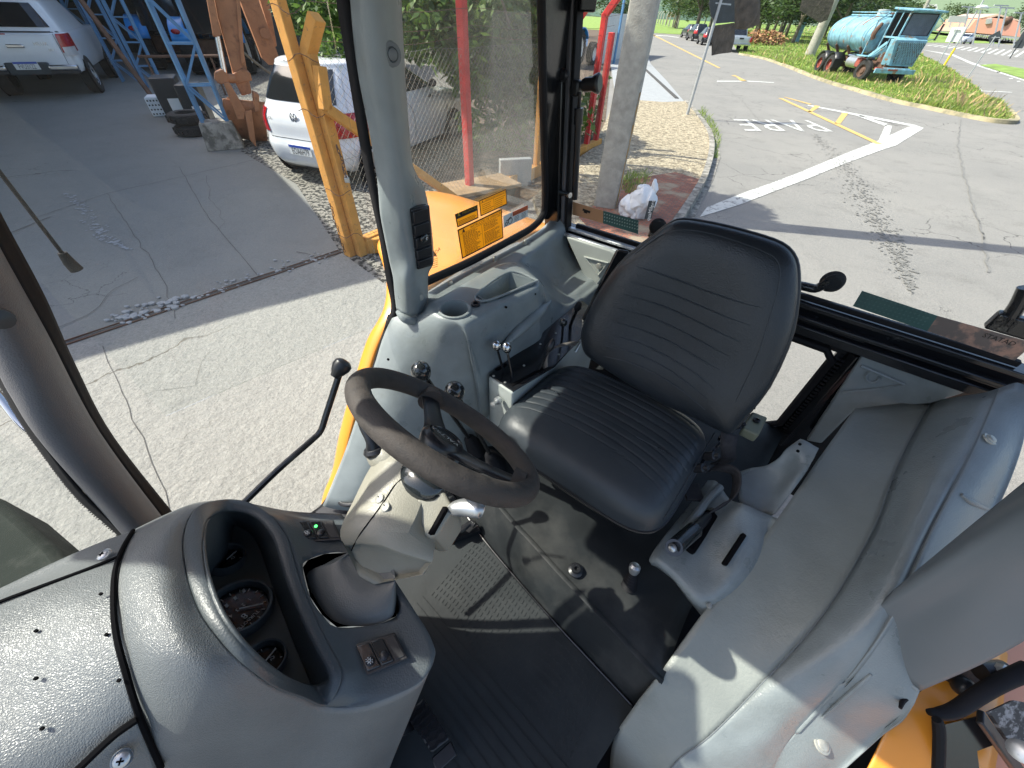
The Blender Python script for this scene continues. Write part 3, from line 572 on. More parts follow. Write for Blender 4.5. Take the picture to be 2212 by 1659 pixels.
P_('hinge_bolt',MB().lathe([(.018,0),(.018,.012),(.010,.02),(0,.021)],tq(s6,1940,815,.82),(.5,-.1,.85),n=8,cap=False),M['steel'],hg)
P_('hinge_knuckle',MB().ell(tq(s6,1620,940,.85),(.022,.022,.022)),M['blkp'],hg)
# ================================================================== DASHBOARD
D=lambda x,y,z: cz(r7(x,y),z)
cw=[[(640,240,-.60),(780,172,-.60),(930,112,-.60),(1080,95,-.60)],
 [(625,262,-.555),(740,215,-.54),(850,160,-.535),(950,133,-.545)],
 [(570,390,-.50),(690,330,-.485),(795,285,-.485),(888,262,-.51)],
 [(552,540,-.47),(670,480,-.455),(790,440,-.455),(898,425,-.475)],
 [(560,720,-.462),(690,680,-.445),(825,640,-.442),(962,620,-.465)],
 [(600,900,-.468),(740,880,-.45),(910,835,-.448),(1075,778,-.468)],
 [(680,1150,-.50),(860,1100,-.485),(1040,1000,-.48),(1192,898,-.49)],
 [(780,1385,-.56),(980,1260,-.545),(1160,1120,-.53),(1320,1000,-.54)],
 [(950,1620,-.70),(1130,1400,-.66),(1300,1210,-.61),(1452,1050,-.60)],
 [(1250,1750,-.95),(1400,1520,-.85),(1490,1290,-.72),(1562,1093,-.648)],
 [(1500,1800,-1.2),(1640,1580,-1.0),(1715,1310,-.80),(1762,1085,-.668)],
 [(1720,1700,-1.32),(1835,1450,-1.12),(1905,1230,-.90),(2000,982,-.675)],
 [(1740,1640,-1.34),(1850,1400,-1.15),(1950,1180,-.93),(2083,870,-.675)],
 [(1700,1500,-1.36),(1800,1300,-1.18),(1920,1000,-.95),(2070,762,-.675)],
 [(1600,1100,-1.38),(1650,950,-1.2),(1750,700,-.95),(1895,485,-.675)],
 [(1400,700,-1.38),(1450,600,-1.2),(1550,400,-.95),(1700,225,-.675)]]
m=MB(); m.surf([[D(*p) for p in r] for r in cw],7,6); cowl=P_('dashboard',m,M['dash'],solid=.004,angle=0)
ft=[[(1080,97,-.600),(1200,112,-.632),(1400,150,-.67),(1640,163,-.682)],
 [(1300,172,-.622),(1420,200,-.652),(1560,220,-.67),(1705,230,-.676)],
 [(1388,300,-.632),(1500,320,-.657),(1640,340,-.669),(1803,335,-.674)],
 [(1440,480,-.637),(1560,480,-.660),(1720,480,-.669),(1898,480,-.674)],
 [(1510,650,-.637),(1650,650,-.660),(1800,640,-.669),(1988,620,-.674)],
 [(1580,800,-.637),(1720,800,-.660),(1880,790,-.669),(2072,760,-.674)],
 [(1640,920,-.637),(1760,930,-.660),(1900,920,-.669),(2085,870,-.674)],
 [(1620,1020,-.642),(1740,1030,-.660),(1880,1010,-.669),(2002,984,-.674)],
 [(1560,1090,-.647),(1640,1095,-.660),(1700,1092,-.663),(1762,1087,-.667)]]
m=MB(); m.surf([[D(*p) for p in r] for r in ft],6,6); face=P_('dash_top_panel',m,M['dashf'],solid=.004,angle=0)
hole=[(1455,420),(1480,385),(1560,355),(1660,350),(1780,420),(1880,500),(1915,590),(1905,655),(1800,695),(1620,708),(1550,650),(1490,560)]
hc=MB().loft([[D(x,y,zz) for x,y in hole] for zz in (-.63,-.72)],3,1)
c_=cutter(hc,face); apply(face,[c_])
m=MB(); m.loft([[D(x,y,-.668) for x,y in hole],[D(x,y,-.74) for x,y in hole]],3,1,cap=False); m.poly([D(x,y,-.74) for x,y in hole]); P_('column_well',m,M['hole'],face)
LP=[(888,262,-.51),(950,133,-.545),(1080,97,-.600),(1200,112,-.615),(1300,172,-.622),(1355,240,-.628),(1388,300,-.632),(1440,480,-.637),(1510,650,-.637),(1580,800,-.637),(1640,920,-.637),(1620,1020,-.642),(1560,1090,-.647),(1452,1050,-.60),(1320,1000,-.54),(1192,898,-.49),(1075,778,-.468),(962,620,-.465),(898,425,-.475)]
BP=[(975,275),(1000,185),(1080,145),(1175,152),(1250,190),(1298,250),(1328,310),(1378,480),(1440,640),(1510,790),(1585,925),(1575,985),(1510,1005),(1425,990),(1330,945),(1220,860),(1115,740),(1035,600),(985,430)]
CPo=[(-.50,-.13,-.615),(-.535,-.085,-.64),(-.52,-.03,-.675),(-.49,-.005,-.69),(-.465,.000,-.70),(-.44,-.002,-.705),(-.42,-.005,-.708),(-.38,-.020,-.71),(-.34,-.032,-.71),(-.30,-.045,-.71),(-.262,-.060,-.71),(-.238,-.085,-.70),(-.23,-.12,-.68),(-.24,-.15,-.66),(-.27,-.18,-.635),(-.31,-.20,-.625),(-.36,-.20,-.62),(-.41,-.19,-.615),(-.46,-.165,-.61)]
gn=Vector((0,.40,.92)).normalized(); go=D(1420,780,-.688)
onp=lambda a,b:Vector((a,b,go.z-(b-go.y)*gn.y/gn.z))
rp7=lambda x,y:cpl(r7(x,y),go,gn)
CR={2:(1120,222),3:(1180,235),4:(1215,262),5:(1245,310),6:(1270,370),7:(1320,520),8:(1372,660),9:(1430,810),10:(1503,985),11:(1495,1003),12:(1440,1000)}
CP=[rp7(*CR[i]) if i in CR else onp(CPo[i][0],CPo[i][1]) for i in range(len(CPo))]
m=MB(); L0=[D(*p) for p in LP]; B0=[D(x,y,LP[i][2]+.001) for i,(x,y) in enumerate(BP)]
B1=[D(x,y,LP[i][2]-.008) for i,(x,y) in enumerate([(a*.985+1150*.015,b*.985+600*.015) for a,b in BP])]; C0=[Vector(p) for p in CP]
C_h=[b.lerp(c,.5) for b,c in zip(B1,C0)]
m.loft([L0,[a.lerp(b,.5)+Vector((0,0,.0018)) for a,b in zip(L0,B0)],B0,B1,C_h,C0],6,4,cap=False); P_('gauge_recess',m,M['dashf'],cowl,solid=.002,soff=1,angle=0)
cen=sum(C0,Vector())/len(C0); m=MB(); R1=cromc([list(c) for c in C0],6); m.add([cen]+[Vector(x) for x in R1],[(0,i+1,(i+1)%len(R1)+1) for i in range(len(R1))]); gp=P_('gauge_panel',m,M['cluster'],cowl)
# gauge plane
def gauge(x,y,r,main=False,nm='gauge'):
    c=rp7(x,y)+gn*.004
    g=P_(nm,MB().lathe([(r*1.16,-.012),(r*1.20,.006),(r*1.12,.013),(r*1.03,.012),(r,.003),(r,-.004)],c,gn,n=48,cap=False),M['dashf'])
    P_('gauge_dial',MB().lathe([(r,-.001),(0,-.001)],c,gn,n=48,cap=False),M['gface'],g)
    e=Vector((1,0,0)); f=gn.cross(e).normalized(); m=MB()
    rr=lambda a,q:c+(e*math.cos(a)+f*math.sin(a))*q+gn*.0005
    for k in range(13 if main else 6):
        a=math.radians(-40+ (260/(12 if main else 5))*k); m.bar(rr(a,r*.78),rr(a,r*.90),.0010,.0004,up=gn)
    if main:
        u=Vector((.25,-.97,0)); u=(u-gn*u.dot(gn)).normalized(); w=gn.cross(u)
        m.text('TURBOTEST',c+u*(-.012)+w*(-.022)*-1+gn*.001,u*.0075,w*.0075,1.)
        m.text('8',c+u*.0-w*.0+gn*.001+w*.010,u*.014,w*.014,1.)
        for i,ch in enumerate(('1','2','3','4','5')): m.text(ch,c+u*(-.02+.010*i)-w*.004+gn*.001,u*.008,w*.008,1.)
        for i in range(4): m.box(c+u*(-.024+.014*i)-w*.020+gn*.0008,(.006,.004,.0006))
    else: m.text('1/2',c-e*.006+f*.006+gn*.001,e*.008,f*.008,1.)
    P_('dial_print',m,M['wht'],g,smooth=False)
    a=math.radians(60 if main else 110); P_('needle',MB().bar(c+gn*.003,rr(a,r*.8)+gn*.003,.0016,.001,up=gn),M['wht'],g,smooth=False)
    P_('gauge_glass',MB().lathe([(r*1.0,.004),(r*.5,.0055),(0,.006)],c,gn,n=40,cap=False),M['gglass'],g)
gauge(1090,395,.023); gauge(1150,632,.039,True); gauge(1275,885,.023)
# hood of the dash in front of the seam
hd=[[(635,245,-.56),(480,300,-.55),(250,400,-.545),(0,520,-.54),(-400,700,-.53)],
    [(628,262,-.552),(470,335,-.535),(240,455,-.53),(0,560,-.525),(-400,730,-.51)],
    [(566,395,-.498),(420,440,-.495),(220,510,-.492),(0,600,-.49),(-400,770,-.48)],
    [(546,600,-.463),(400,640,-.462),(200,700,-.465),(0,760,-.465),(-400,900,-.46)],
    [(584,860,-.463),(420,900,-.463),(200,960,-.465),(0,1010,-.467),(-400,1120,-.46)],
    [(672,1150,-.495),(480,1240,-.49),(240,1340,-.485),(0,1420,-.48),(-400,1500,-.47)],
    [(772,1390,-.556),(560,1560,-.55),(300,1700,-.54),(0,1800,-.53),(-400,1900,-.52)]]
m=MB(); m.surf([[D(*p) for p in r] for r in hd],7,6); hood=P_('dash_hood_cover',m,M['dash'],solid=.004,angle=0)
# left strip beyond crease + sill towards the windscreen
m=MB(); hs=[[(628,250,-.558),(470,318,-.545),(250,432,-.538),(0,572,-.53),(-400,740,-.52)],[(632,243,-.57),(480,300,-.575),(250,345,-.585),(0,440,-.59),(-400,600,-.60)],[(600,220,-.62),(450,262,-.63),(220,330,-.63),(0,420,-.64),(-400,560,-.66)]]
def seam(nm,pts,r,mt,par): P_(nm,MB().tube([D(*p) for p in pts],r,6,sm=6),M[mt],par)
seam('panel_gap',[(640,243,-.553),(590,330,-.513),(552,440,-.481),(545,600,-.4595),(558,740,-.455),(592,880,-.459),(675,1150,-.492),(776,1385,-.553)],.0028,'hole',cowl)
seam('panel_gap',[(560,372,-.499),(400,436,-.495),(200,510,-.4905),(0,585,-.489),(-200,670,-.488)],.0022,'hole',hood)
seam('panel_gap',[(660,1150,-.489),(560,1220,-.4875),(470,1300,-.489),(375,1390,-.49),(200,1540,-.49)],.0035,'hole',hood)
def screw(par,p,n,r=.0058):
    n=Vector(n).normalized(); s=P_('dash_screw',MB().lathe([(r*1.5,.0),(r*1.45,.001),(r*1.15,-.001),(r*1.1,.002),(r*.8,.0035),(0,.004)],p,n,n=24,cap=False),M['steel'],par)
    x=n.orthogonal().normalized(); y=n.cross(x); k=MB(); k.bar(p-x*r*.5+n*.0042,p+x*r*.5+n*.0042,r*.22,.0006,up=n); k.bar(p-y*r*.5+n*.0042,p+y*r*.5+n*.0042,r*.22,.0006,up=n)
    P_('screw_recess',k,M['hole'],par,smooth=False)
screw(hood,D(500,362,-.508),(-.15,-.1,.95)); screw(hood,D(588,1342,-.508),(.5,-.1,.8))
for q in ((490,550,-.463),(180,727,-.463),(517,745,-.459),(180,955,-.462),(577,965,-.463),(210,1195,-.472)): P_('trim_hole',MB().lathe([(.0016,-.001),(.0016,.0012)],D(*q)+Vector((0,0,.0015)),n=8),M['hole'],hood)
# switches
def switchbank(pts,z,nm='switch_panel',lamp=False):
    q=[D(x,y,z) for x,y in pts]; nrm=(q[1]-q[0]).cross(q[3]-q[0]).normalized(); nrm=nrm if nrm.z>0 else -nrm
    m=MB(); m.prism([p+nrm*.001 for p in q],nrm*.0035); b=P_(nm,m,M['blkp'],bevel=.0015)
    def at(u,v,h=0): return q[0].lerp(q[1],u).lerp(q[3].lerp(q[2],u),v)+nrm*(.0045+h)
    for i,(u0,u1) in enumerate(((.05,.36),(.40,.68),(.73,.96))):
        m=MB(); hh=.004 if i<2 else .0015; m.prism([at(u0,.1),at(u1,.1),at(u1,.9),at(u0,.9)],nrm*hh); k=P_('rocker_switch' if i<2 else 'blank_plate',m,M['blkp' if i==2 else 'knob'],b,bevel=.0012)
        if i<2:
            P_('rocker_tip',MB().lathe([(.006,0),(.006,.003),(.004,.0042),(0,.0042)],at((u0+u1)/2,.66,hh-.001),nrm,n=18,cap=False),M['blkp'],b)
    m=MB(); c=at(.2,.66,.0078); ex=(q[1]-q[0]).normalized(); ey=(q[3]-q[0]).normalized()
    for k in range(8): t=k*math.pi/4; d=ex*math.cos(t)+ey*math.sin(t); m.bar(c+d*.0032,c+d*.0048,.0007,.0003,up=nrm)
    m.lathe([(.0022,0),(.0014,.0002)],c,nrm,n=14,cap=False); P_('switch_symbol',m,M['wht'],b,smooth=False)
    if lamp:P_('indicator_lamp',MB().ell(at(.50,.36,.005),(.0028,.0028,.0016),10),M['led'],b)
switchbank([(1412,200),(1605,196),(1650,292),(1470,305)],-.664,lamp=True)
switchbank([(1700,795),(1900,735),(1965,860),(1768,945)],-.664)
# ================================================================== STEERING COLUMN
K=lambda x,y,z: cz(r8(x,y),z)
m=MB(); rg=[([(135,1225),(230,1165),(340,1125),(480,1180),(590,1270),(598,1390),(560,1450),(440,1483),(310,1470),(220,1400)],-.672),([(150,1215),(235,1160),(345,1115),(478,1165),(590,1258),(596,1370),(552,1432),(440,1462),(318,1448),(235,1382)],-.668),
 ([(240,1185),(300,1145),(352,1105),(470,1130),(585,1225),(592,1310),(545,1370),(455,1395),(370,1370),(295,1285)],-.680),([(325,1150),(350,1110),(420,1095),(520,1115),(596,1180),(600,1250),(560,1300),(480,1310),(420,1280),(370,1215)],-.70)]
rg2=[[(x,y,z) for x,y in q] for q,z in rg[:2]]+[[(232,1188,-.657),(290,1145,-.655),(350,1108,-.654),(472,1135,-.655),(586,1230,-.657),(593,1325,-.660),(548,1392,-.661),(448,1425,-.661),(345,1405,-.660),(268,1325,-.659)],[(295,1165,-.652),(330,1125,-.650),(390,1092,-.650),(495,1112,-.650),(585,1190,-.651),(592,1262,-.653),(552,1312,-.655),(465,1332,-.656),(390,1310,-.655),(330,1245,-.654)],[(345,1140,-.654),(370,1098,-.653),(430,1085,-.653),(520,1105,-.653),(580,1160,-.653),(586,1205,-.654),(556,1238,-.655),(490,1252,-.656),(435,1236,-.656),(378,1190,-.655)]]
m.loft([[K(*p) for p in q] for q in rg2],4,5); P_('column_skirt',m,M['skirt'])
t4=[lc(-.435,.205,-.572),lc(-.285,.215,-.572),lc(-.262,.12,-.612),lc(-.262,.045,-.640),lc(-.372,.028,-.630),lc(-.405,.10,-.600)]
b4=[lc(-.428,.215,-.68),lc(-.285,.225,-.69),lc(-.268,.15,-.735),lc(-.272,.06,-.752),lc(-.362,.045,-.72),lc(-.40,.11,-.69)]
RG=[[(520,640,-.592),(560,612,-.582),(640,650,-.575),(740,715,-.582),(800,790,-.61),(770,850,-.66),(650,820,-.68),(560,740,-.64)],
 [(468,660,-.60),(540,585,-.578),(640,630,-.566),(765,712,-.575),(845,800,-.61),(800,900,-.68),(640,850,-.71),(520,760,-.67)],
 [(372,850,-.625),(450,775,-.588),(590,800,-.573),(720,880,-.588),(810,985,-.64),(780,1080,-.71),(600,1050,-.74),(430,980,-.70)],
 [(312,985,-.615),(395,930,-.592),(530,945,-.582),(665,1000,-.594),(800,1090,-.625),(760,1195,-.655),(560,1220,-.662),(380,1120,-.645)],
 [(330,1060,-.625),(405,1045,-.605),(520,1060,-.596),(650,1110,-.606),(788,1150,-.626),(737,1214,-.645),(490,1268,-.652),(412,1225,-.643)],
 [(380,1130,-.66),(430,1110,-.652),(520,1120,-.65),(620,1150,-.655),(710,1175,-.665),(680,1205,-.678),(510,1250,-.684),(440,1210,-.672)]]
c4_=[sum(p[0] for p in RG[4])/8,sum(p[1] for p in RG[4])/8]; RG[5]=[(c4_[0]+(p[0]-c4_[0])*.88,c4_[1]+(p[1]-c4_[1])*.88,p[2]-.012) for p in RG[4]]
m=MB(); m.loft([[K(*p) for p in r] for r in RG],1,3); sh=P_('column_shroud',m,M['beige'],bevel=.011,bseg=4,angle=0)
m=MB(); bx0=[K(720,800,-.575),K(850,775,-.575),K(888,850,-.582),K(880,905,-.590),K(812,1012,-.610),K(772,1025,-.612),K(700,990,-.612),K(640,955,-.610)]
m.hexa(bx0,[p+Vector((.008,.012,-.075)) for p in bx0]); bs=P_('stalk_housing',m,M['beige'],bevel=.012,bseg=4,angle=0)
P_('stalk_slot',MB().bar(K(866,868,-.583),K(790,1005,-.608),.006,.022,up=(0,0,1)),M['hole'],bs)
P_('shroud_collar',MB().ell(K(560,600,-.600),(.045,.035,.03),20),M['beige'],sh)
sp_=onto(sh,[r8(*q) for q in ((640,712),(590,760),(545,830),(480,920),(420,1000),(385,1060),(372,1090))],.0006)
P_('shroud_parting',MB().tube([x[0] for x in sp_],.0011,6,sm=3),M['hole'],sh)
_unused=MB().tube([K(690,708,-.5725),K(640,712,-.569),K(590,760,-.569),K(545,830,-.5735),K(480,920,-.588),K(420,1000,-.603),K(385,1060,-.618)],.0011,6,sm=5)
for q in ((516,822,-.5755),(546,866,-.578)): 
    p=onto(sh,[r8(*q[:2])],-.001)[0][0]; P_('shroud_screw',MB().lathe([(.0085,0),(.0085,.0025),(.006,.004),(0,.0042)],p,(-.3,-.35,.9),n=20,cap=False),M['bolt'],sh)
    P_('screw_recess',MB().bar(p+Vector((-.004,0,.0042)),p+Vector((.004,0,.0042)),.0014,.001),M['hole'],sh,smooth=False)
st=P_('indicator_stalk',MB().tube([K(855,880,-.60),K(885,878,-.592),K(925,870,-.585)],[.005,.005,.009],14),M['bolt'])
P_('stalk_grip',MB().tube([K(882,880,-.592),K(905,874,-.588),K(955,868,-.582),K(1010,872,-.578),K(1042,880,-.575),K(1047,882,-.575)],[.008,.012,.0145,.0155,.0135,.006],20,sm=3),M['steel'],st)
st2=P_('wiper_stalk',MB().tube([K(480,565,-.575),K(470,520,-.560),K(440,450,-.545),K(420,380,-.53)],[.011,.009,.010,.010],12,sm=3),M['blkp'])
P_('stalk_collar',MB().lathe([(.020,0),(.022,.006),(.019,.012),(.015,.014),(.012,.022)],K(500,585,-.588),K(470,500,-.555)-K(505,600,-.59),n=24),M['blkp'],st2)
P_('column_head',MB().ell(K(745,715,-.585),(.052,.04,.03),24),M['knob'],sh)
# ================================================================== STEERING WHEEL
wc=lc(-.331,.273,-.532); wy=math.radians(8.7); tau=math.radians(46.8)
wn=Vector((math.sin(tau)*math.sin(wy),math.sin(tau)*math.cos(wy),math.cos(tau))); e1=Vector((math.cos(wy),-math.sin(wy),0)); e2=wn.cross(e1)
Rr=.1685; sw=None
m=MB(); m.tube([wc+(e1*math.cos(t)+e2*math.sin(t))*Rr for t in np.linspace(0,2*math.pi,97)[:-1]],.0192,20,closed=True); sw=P_('steering_wheel',m,M['foam'],angle=0)
hubc=wc-wn*.028
u_,v_=[],[]
P_('wheel_hub',MB().lathe([(.026,-.05),(.032,-.03),(.040,-.004),(.042,.006),(.039,.013),(.033,.018),(.031,.016),(0,.018)],hubc,wn,n=40,cap=False),M['blkp'],sw)
P_('hub_shaft',MB().lathe([(.022,-.10),(.026,-.04)],hubc,wn,n=24),M['blkp'],sw)
def ang(px,py):
    p=cpl(r8(px,py),wc,wn)-wc; return math.atan2(p.dot(e2),p.dot(e1))
for px,py in ((745,225),(1245,740)):
    t=ang(px,py); d=e1*math.cos(t)+e2*math.sin(t); s_=wn.cross(d)
    R_=[]
    for r,w,h,o in ((.020,.070,.013,.004),(.055,.050,.014,.006),(.09,.043,.014,.012),(.135,.042,.015,.022),(.152,.048,.016,.027)):
        c=hubc+d*r+wn*o; R_.append([c+s_*w/2*math.cos(a)+wn*h/2*math.sin(a) for a in [k*math.pi/5 for k in range(10)]])
    P_('wheel_spoke',MB().loft(R_,2,4),M['blkp'],sw)
    P_('spoke_sleeve',MB().tube([hubc+d*.140+wn*.022,hubc+d*.160+wn*.028],[.026,.022],14),M['foam'],sw)
tx=(e1*math.cos(ang(1245,740))+e2*math.sin(ang(1245,740))); ty=wn.cross(tx)
m=MB(); m.text('VALTRA',hubc+wn*.0195+tx*.001-ty*.004,-tx,-ty,.0165,'CENTER'); P_('hub_lettering',m,M['steel'],sw,smooth=False)
P_('hub_ring',MB().tube([hubc+wn*.0185+tx*math.cos(a)*.030+ty*math.sin(a)*.020 for a in np.linspace(0,2*math.pi,33)[:-1]],.0009,6,closed=True),M['knob'],sw)
# ================================================================== PILLARS
def strip(nm,rows,mt,par=None,nu=4,nv=6,solid=.004):
    m=MB(); m.surf(rows,nu,nv); return P_(nm,m,M[mt],par,solid=solid,angle=0)
# front right pillar
ed=[[((-60,330),(0,400),(180,720),(400,1130),(660,1480),(760,1600)),-.80],[((-70,470),(-10,600),(150,890),(350,1260),(610,1500),(700,1620)),-.755],[((-90,620),(-5,790),(120,980),(280,1340),(565,1525),(640,1640)),-.735],[((-100,760),(0,870),(100,1020),(300,1330),(520,1545),(590,1650)),-.75]]
def pl_rows(cols,fn): return [[ca(fn(*cols[j][0][i]),cols[j][1]) for j in range(len(cols))] for i in range(len(cols[0][0]))]
ed=[[((-80,250),(0,400),(180,720),(400,1130),(660,1480),(760,1600)),-.80],[((-80,330),(0,500),(150,780),(345,1150),(610,1490),(710,1610)),-.765],[((-80,500),(0,680),(110,880),(260,1180),(555,1520),(650,1630)),-.745],[((-80,700),(0,800),(70,930),(215,1190),(530,1535),(610,1645)),-.755],[((-80,760),(0,865),(60,975),(200,1185),(515,1547),(590,1655)),-.775]]
fp=strip('front_pillar',pl_rows(ed,s2),'pillar')
strip('front_pillar_seal',pl_rows([[((-80,80),(-5,235),(170,560),(300,850),(460,1150),(712,1468),(820,1600)),-.835],[((-80,250),(0,400),(180,720),(290,920),(410,1140),(662,1482),(760,1600)),-.812]],s2),'rub')
strip('windscreen_seal',pl_rows([[((-80,770),(0,860),(80,1000),(200,1180),(350,1380),(520,1545),(600,1655)),-.775],[((-80,830),(0,905),(70,1040),(190,1220),(330,1400),(500,1555),(580,1665)),-.80]],s2),'rub')
m=MB()
for i in range(70):
    t=i/69; 
    pts=crom([[0,915],[70,1045],[190,1225],[330,1405],[495,1555]],20); p=pts[int(t*(len(pts)-1))]; d=14
    a=ca(s2(*p),-.802); b=ca(s2(p[0]-d,p[1]+4),-.803); m.bar(a,b,.0022,.001)
P_('frit_teeth',m,M['rub'],fp,smooth=False)
m=MB(); m.tube([ca(s2(30+40*math.sin(i*2.1)*0+430*0+0,0),-.8) for i in range(2)],.001,4)
P_('flaked_paint_mark',MB().tube([ca(s2(*q),-.822) for q in ((355,1030),(370,1045),(380,1060),(372,1080),(390,1100),(405,1115))],[.003,.002,.004,.002,.003,.001],6,sm=2),M['wht'],fp)
P_('pillar_catch',MB().lathe([(.012,0),(.012,.01),(0,.012)],ca(s2(2,655),-.73),(1,0,.2),n=14),M['blkp'],fp)
# middle (door) pillar with switch stack
av=[-.815,-.775,-.755,-.765,-.80]
def mp(f,pts,aa=av): return [ca(f(*p),a) for p,a in zip(pts,aa)]
rows=[mp(c2,[(560,-120),(630,-120),(710,-120),(780,-120),(845,-120)]),mp(c2,[(570,0),(640,0),(720,0),(790,0),(850,0)]),mp(c2,[(590,240),(665,240),(745,240),(815,240),(862,240)]),mp(c2,[(622,480),(695,480),(775,480),(835,480),(876,490)]),mp(c2,[(680,780),(750,780),(815,780),(865,780),(898,780)]),
 mp(c2,[(715,990),(790,990),(850,985),(890,980),(922,985)]),mp(c2,[(732,1120),(800,1120),(870,1095),(925,1090),(985,1110)]),mp(c2,[(742,1260),(815,1240),(875,1225),(930,1235),(1012,1215)]),mp(c2,[(765,1390),(835,1380),(890,1370),(945,1390),(1035,1370)]),mp(c2,[(795,1540),(865,1530),(925,1530),(965,1570),(1045,1545)]),
 mp(r4,[(178,400),(215,400),(255,400),(300,395),(350,375)]),mp(r4,[(185,480),(220,485),(260,490),(315,480),(345,450)]),mp(r4,[(196,568),(225,588),(270,597),(325,590),(350,555)])]
dp=strip('door_pillar',rows,'trim_s',nu=6,nv=5)
P_('pillar_bolt',MB().lathe([(.020,-.004),(.0185,.003),(.012,.004),(.010,.001),(.009,.006),(.004,.008),(0,.008)],ca(c2(803,322),-.752),(1,-.2,0),n=24,cap=False),M['trim_d'],dp)
P_('pillar_screw',MB().lathe([(.010,-.002),(.010,.002),(.004,.003),(0,.003)],ca(r4(313,505),-.758),(1,-.3,0),n=18,cap=False),M['bolt'],dp)
P_('pillar_foot',MB().tube([ca(r4(195,580),-.80),ca(r4(228,612),-.765),ca(r4(280,625),-.755),ca(r4(335,608),-.77),ca(r4(362,560),-.80)],[.006,.012,.014,.012,.006],10,sm=4),M['trim_s'],dp)
f_=[((930,1255),(1022,1228)),((942,1335),(1028,1308)),((948,1412),(1036,1388)),((955,1490),(1040,1458)),((965,1585),(1045,1555))]
q4=[((932,1258),(1020,1230),(1028,1300),(940,1330)),((940,1340),(1028,1312),(1034,1380),(948,1405)),((950,1415),(1036,1390),(1040,1445),(955,1478)),((957,1488),(1040,1458),(1042,1515),(962,1540)),((962,1550),(1044,1522),(1045,1570),(968,1588))]
for i,qq in enumerate(q4):
    m=MB(); p=[ca(c2(x,y),-.742) for x,y in qq]; m.prism(p,(-.012,0,0)); k=P_('switch_blank' if i!=2 else 'pillar_switch',m,M['blkp'],dp,bevel=.002)
P_('switch_backing',MB().prism([ca(c2(x,y),-.748) for x,y in ((920,1240),(1030,1215),(1052,1575),(962,1600))],(-.02,0,0)),M['blkp'],dp,bevel=.003)
m=MB(); c=ca(c2(998,1413),-.739)
P_('work_lamp_rocker',MB().ell(c,(.004,.014,.010),14),M['knob'],dp)
m.lathe([(.0035,0),(.0022,.001)],c+Vector((.005,.004,0)),(1,0,0),n=12,cap=False); P_('switch_symbol',m,M['wht'],dp,smooth=False)
strip('door_pillar_seal',[[ca(c2(x,y),-.86),ca(c2(x2,y2),-.835)] for (x,y),(x2,y2) in (((462,-100),(560,-110)),((480,0),(568,0)),((560,480),(622,480)),((640,960),(700,985)),((700,1230),(745,1280)),((735,1400),(775,1410)),((775,1659),(835,1659)))]+[[ca(r4(165,560),-.84),ca(r4(192,585),-.82)],[ca(r4(120,680),-.85),ca(r4(188,600),-.825)]],'rub',nu=1)
sl_=[ca(r4(172,600),-.852),ca(r4(150,680),-.852),ca(r4(120,770),-.852),ca(r4(85,890),-.852),ca(r8(455,330),-.852),ca(r8(390,520),-.852),ca(r8(320,700),-.852),ca(r8(270,840),-.852)]
P_('door_sill_rubber',MB().tube(sl_,.016,10,sm=4),M['rub'])
strip('sill_seal',[[ca(r4(165,600),-.87),ca(r4(192,600),-.835)],[ca(r4(130,680),-.87),ca(r4(165,690),-.835)],[ca(r8(510,60),-.87),ca(r8(535,90),-.835)],[ca(r8(440,330),-.87),ca(r8(470,350),-.835)],[ca(r8(350,600),-.87),ca(r8(370,640),-.835)],[ca(r8(230,830),-.87),ca(r8(290,840),-.835)],[ca(r8(160,900),-.87),ca(r8(270,960),-.835)]],'rub',nu=1)
# dark corner at the foot of the door sill
m=MB(); m.tube([K(300,800,-1.16),K(310,840,-1.16),K(345,855,-1.15),K(400,850,-1.14)],.008,8,sm=4); m.prism([K(180,890,-1.2),K(300,800,-1.2),K(340,860,-1.2),K(420,870,-1.2),K(420,930,-1.2),K(200,930,-1.2)],(0,0,-.03)); P_('sill_trim',m,M['blkp'],bevel=.004)
m=MB(); m.tube([K(830,1015,-1.24),K(900,975,-1.24),K(940,985,-1.24),K(985,950,-1.24),K(1010,960,-1.24)],.010,8,sm=4); m.prism([K(820,1020,-1.27),K(1000,930,-1.27),K(1040,985,-1.27),K(880,1040,-1.27)],(0,0,-.02)); P_('pedal_bracket',m,M['blkp'],bevel=.003)
# rear corner pillar
pq=lambda a0,a1,a2,a3,b0,b1:MB().hexa([lc(a2,b0,.12),lc(a3,b0,.12),lc(a3,b1,.12),lc(a2,b1,.12)],[lc(a0,b0,-.67),lc(a1,b0,-.67),lc(a1,b1,-.67),lc(a0,b1,-.67)])
rcp=P_('rear_corner_pillar',pq(-.850,-.785,-.945,-.862,1.36,1.41),M['blk'],bevel=.004)
P_('corner_post_face',pq(-.783,-.768,-.858,-.842,1.375,1.40),M['pillar'],rcp,bevel=.003)
P_('window_channel',pq(-.766,-.755,-.840,-.828,1.38,1.42),M['rub'],rcp,bevel=.002)
P_('pillar_knob',MB().lathe([(.016,0),(.018,.01),(.012,.02),(0,.022)],cb(c2(1832,445),1.37),(0,-1,0),n=18,cap=False),M['blkp'],rcp)
P_('latch_pin',MB().tube([cb(c2(1805,1140),1.37),cb(c2(1862,1158),1.35)],.010,14),M['chrome'],rcp)
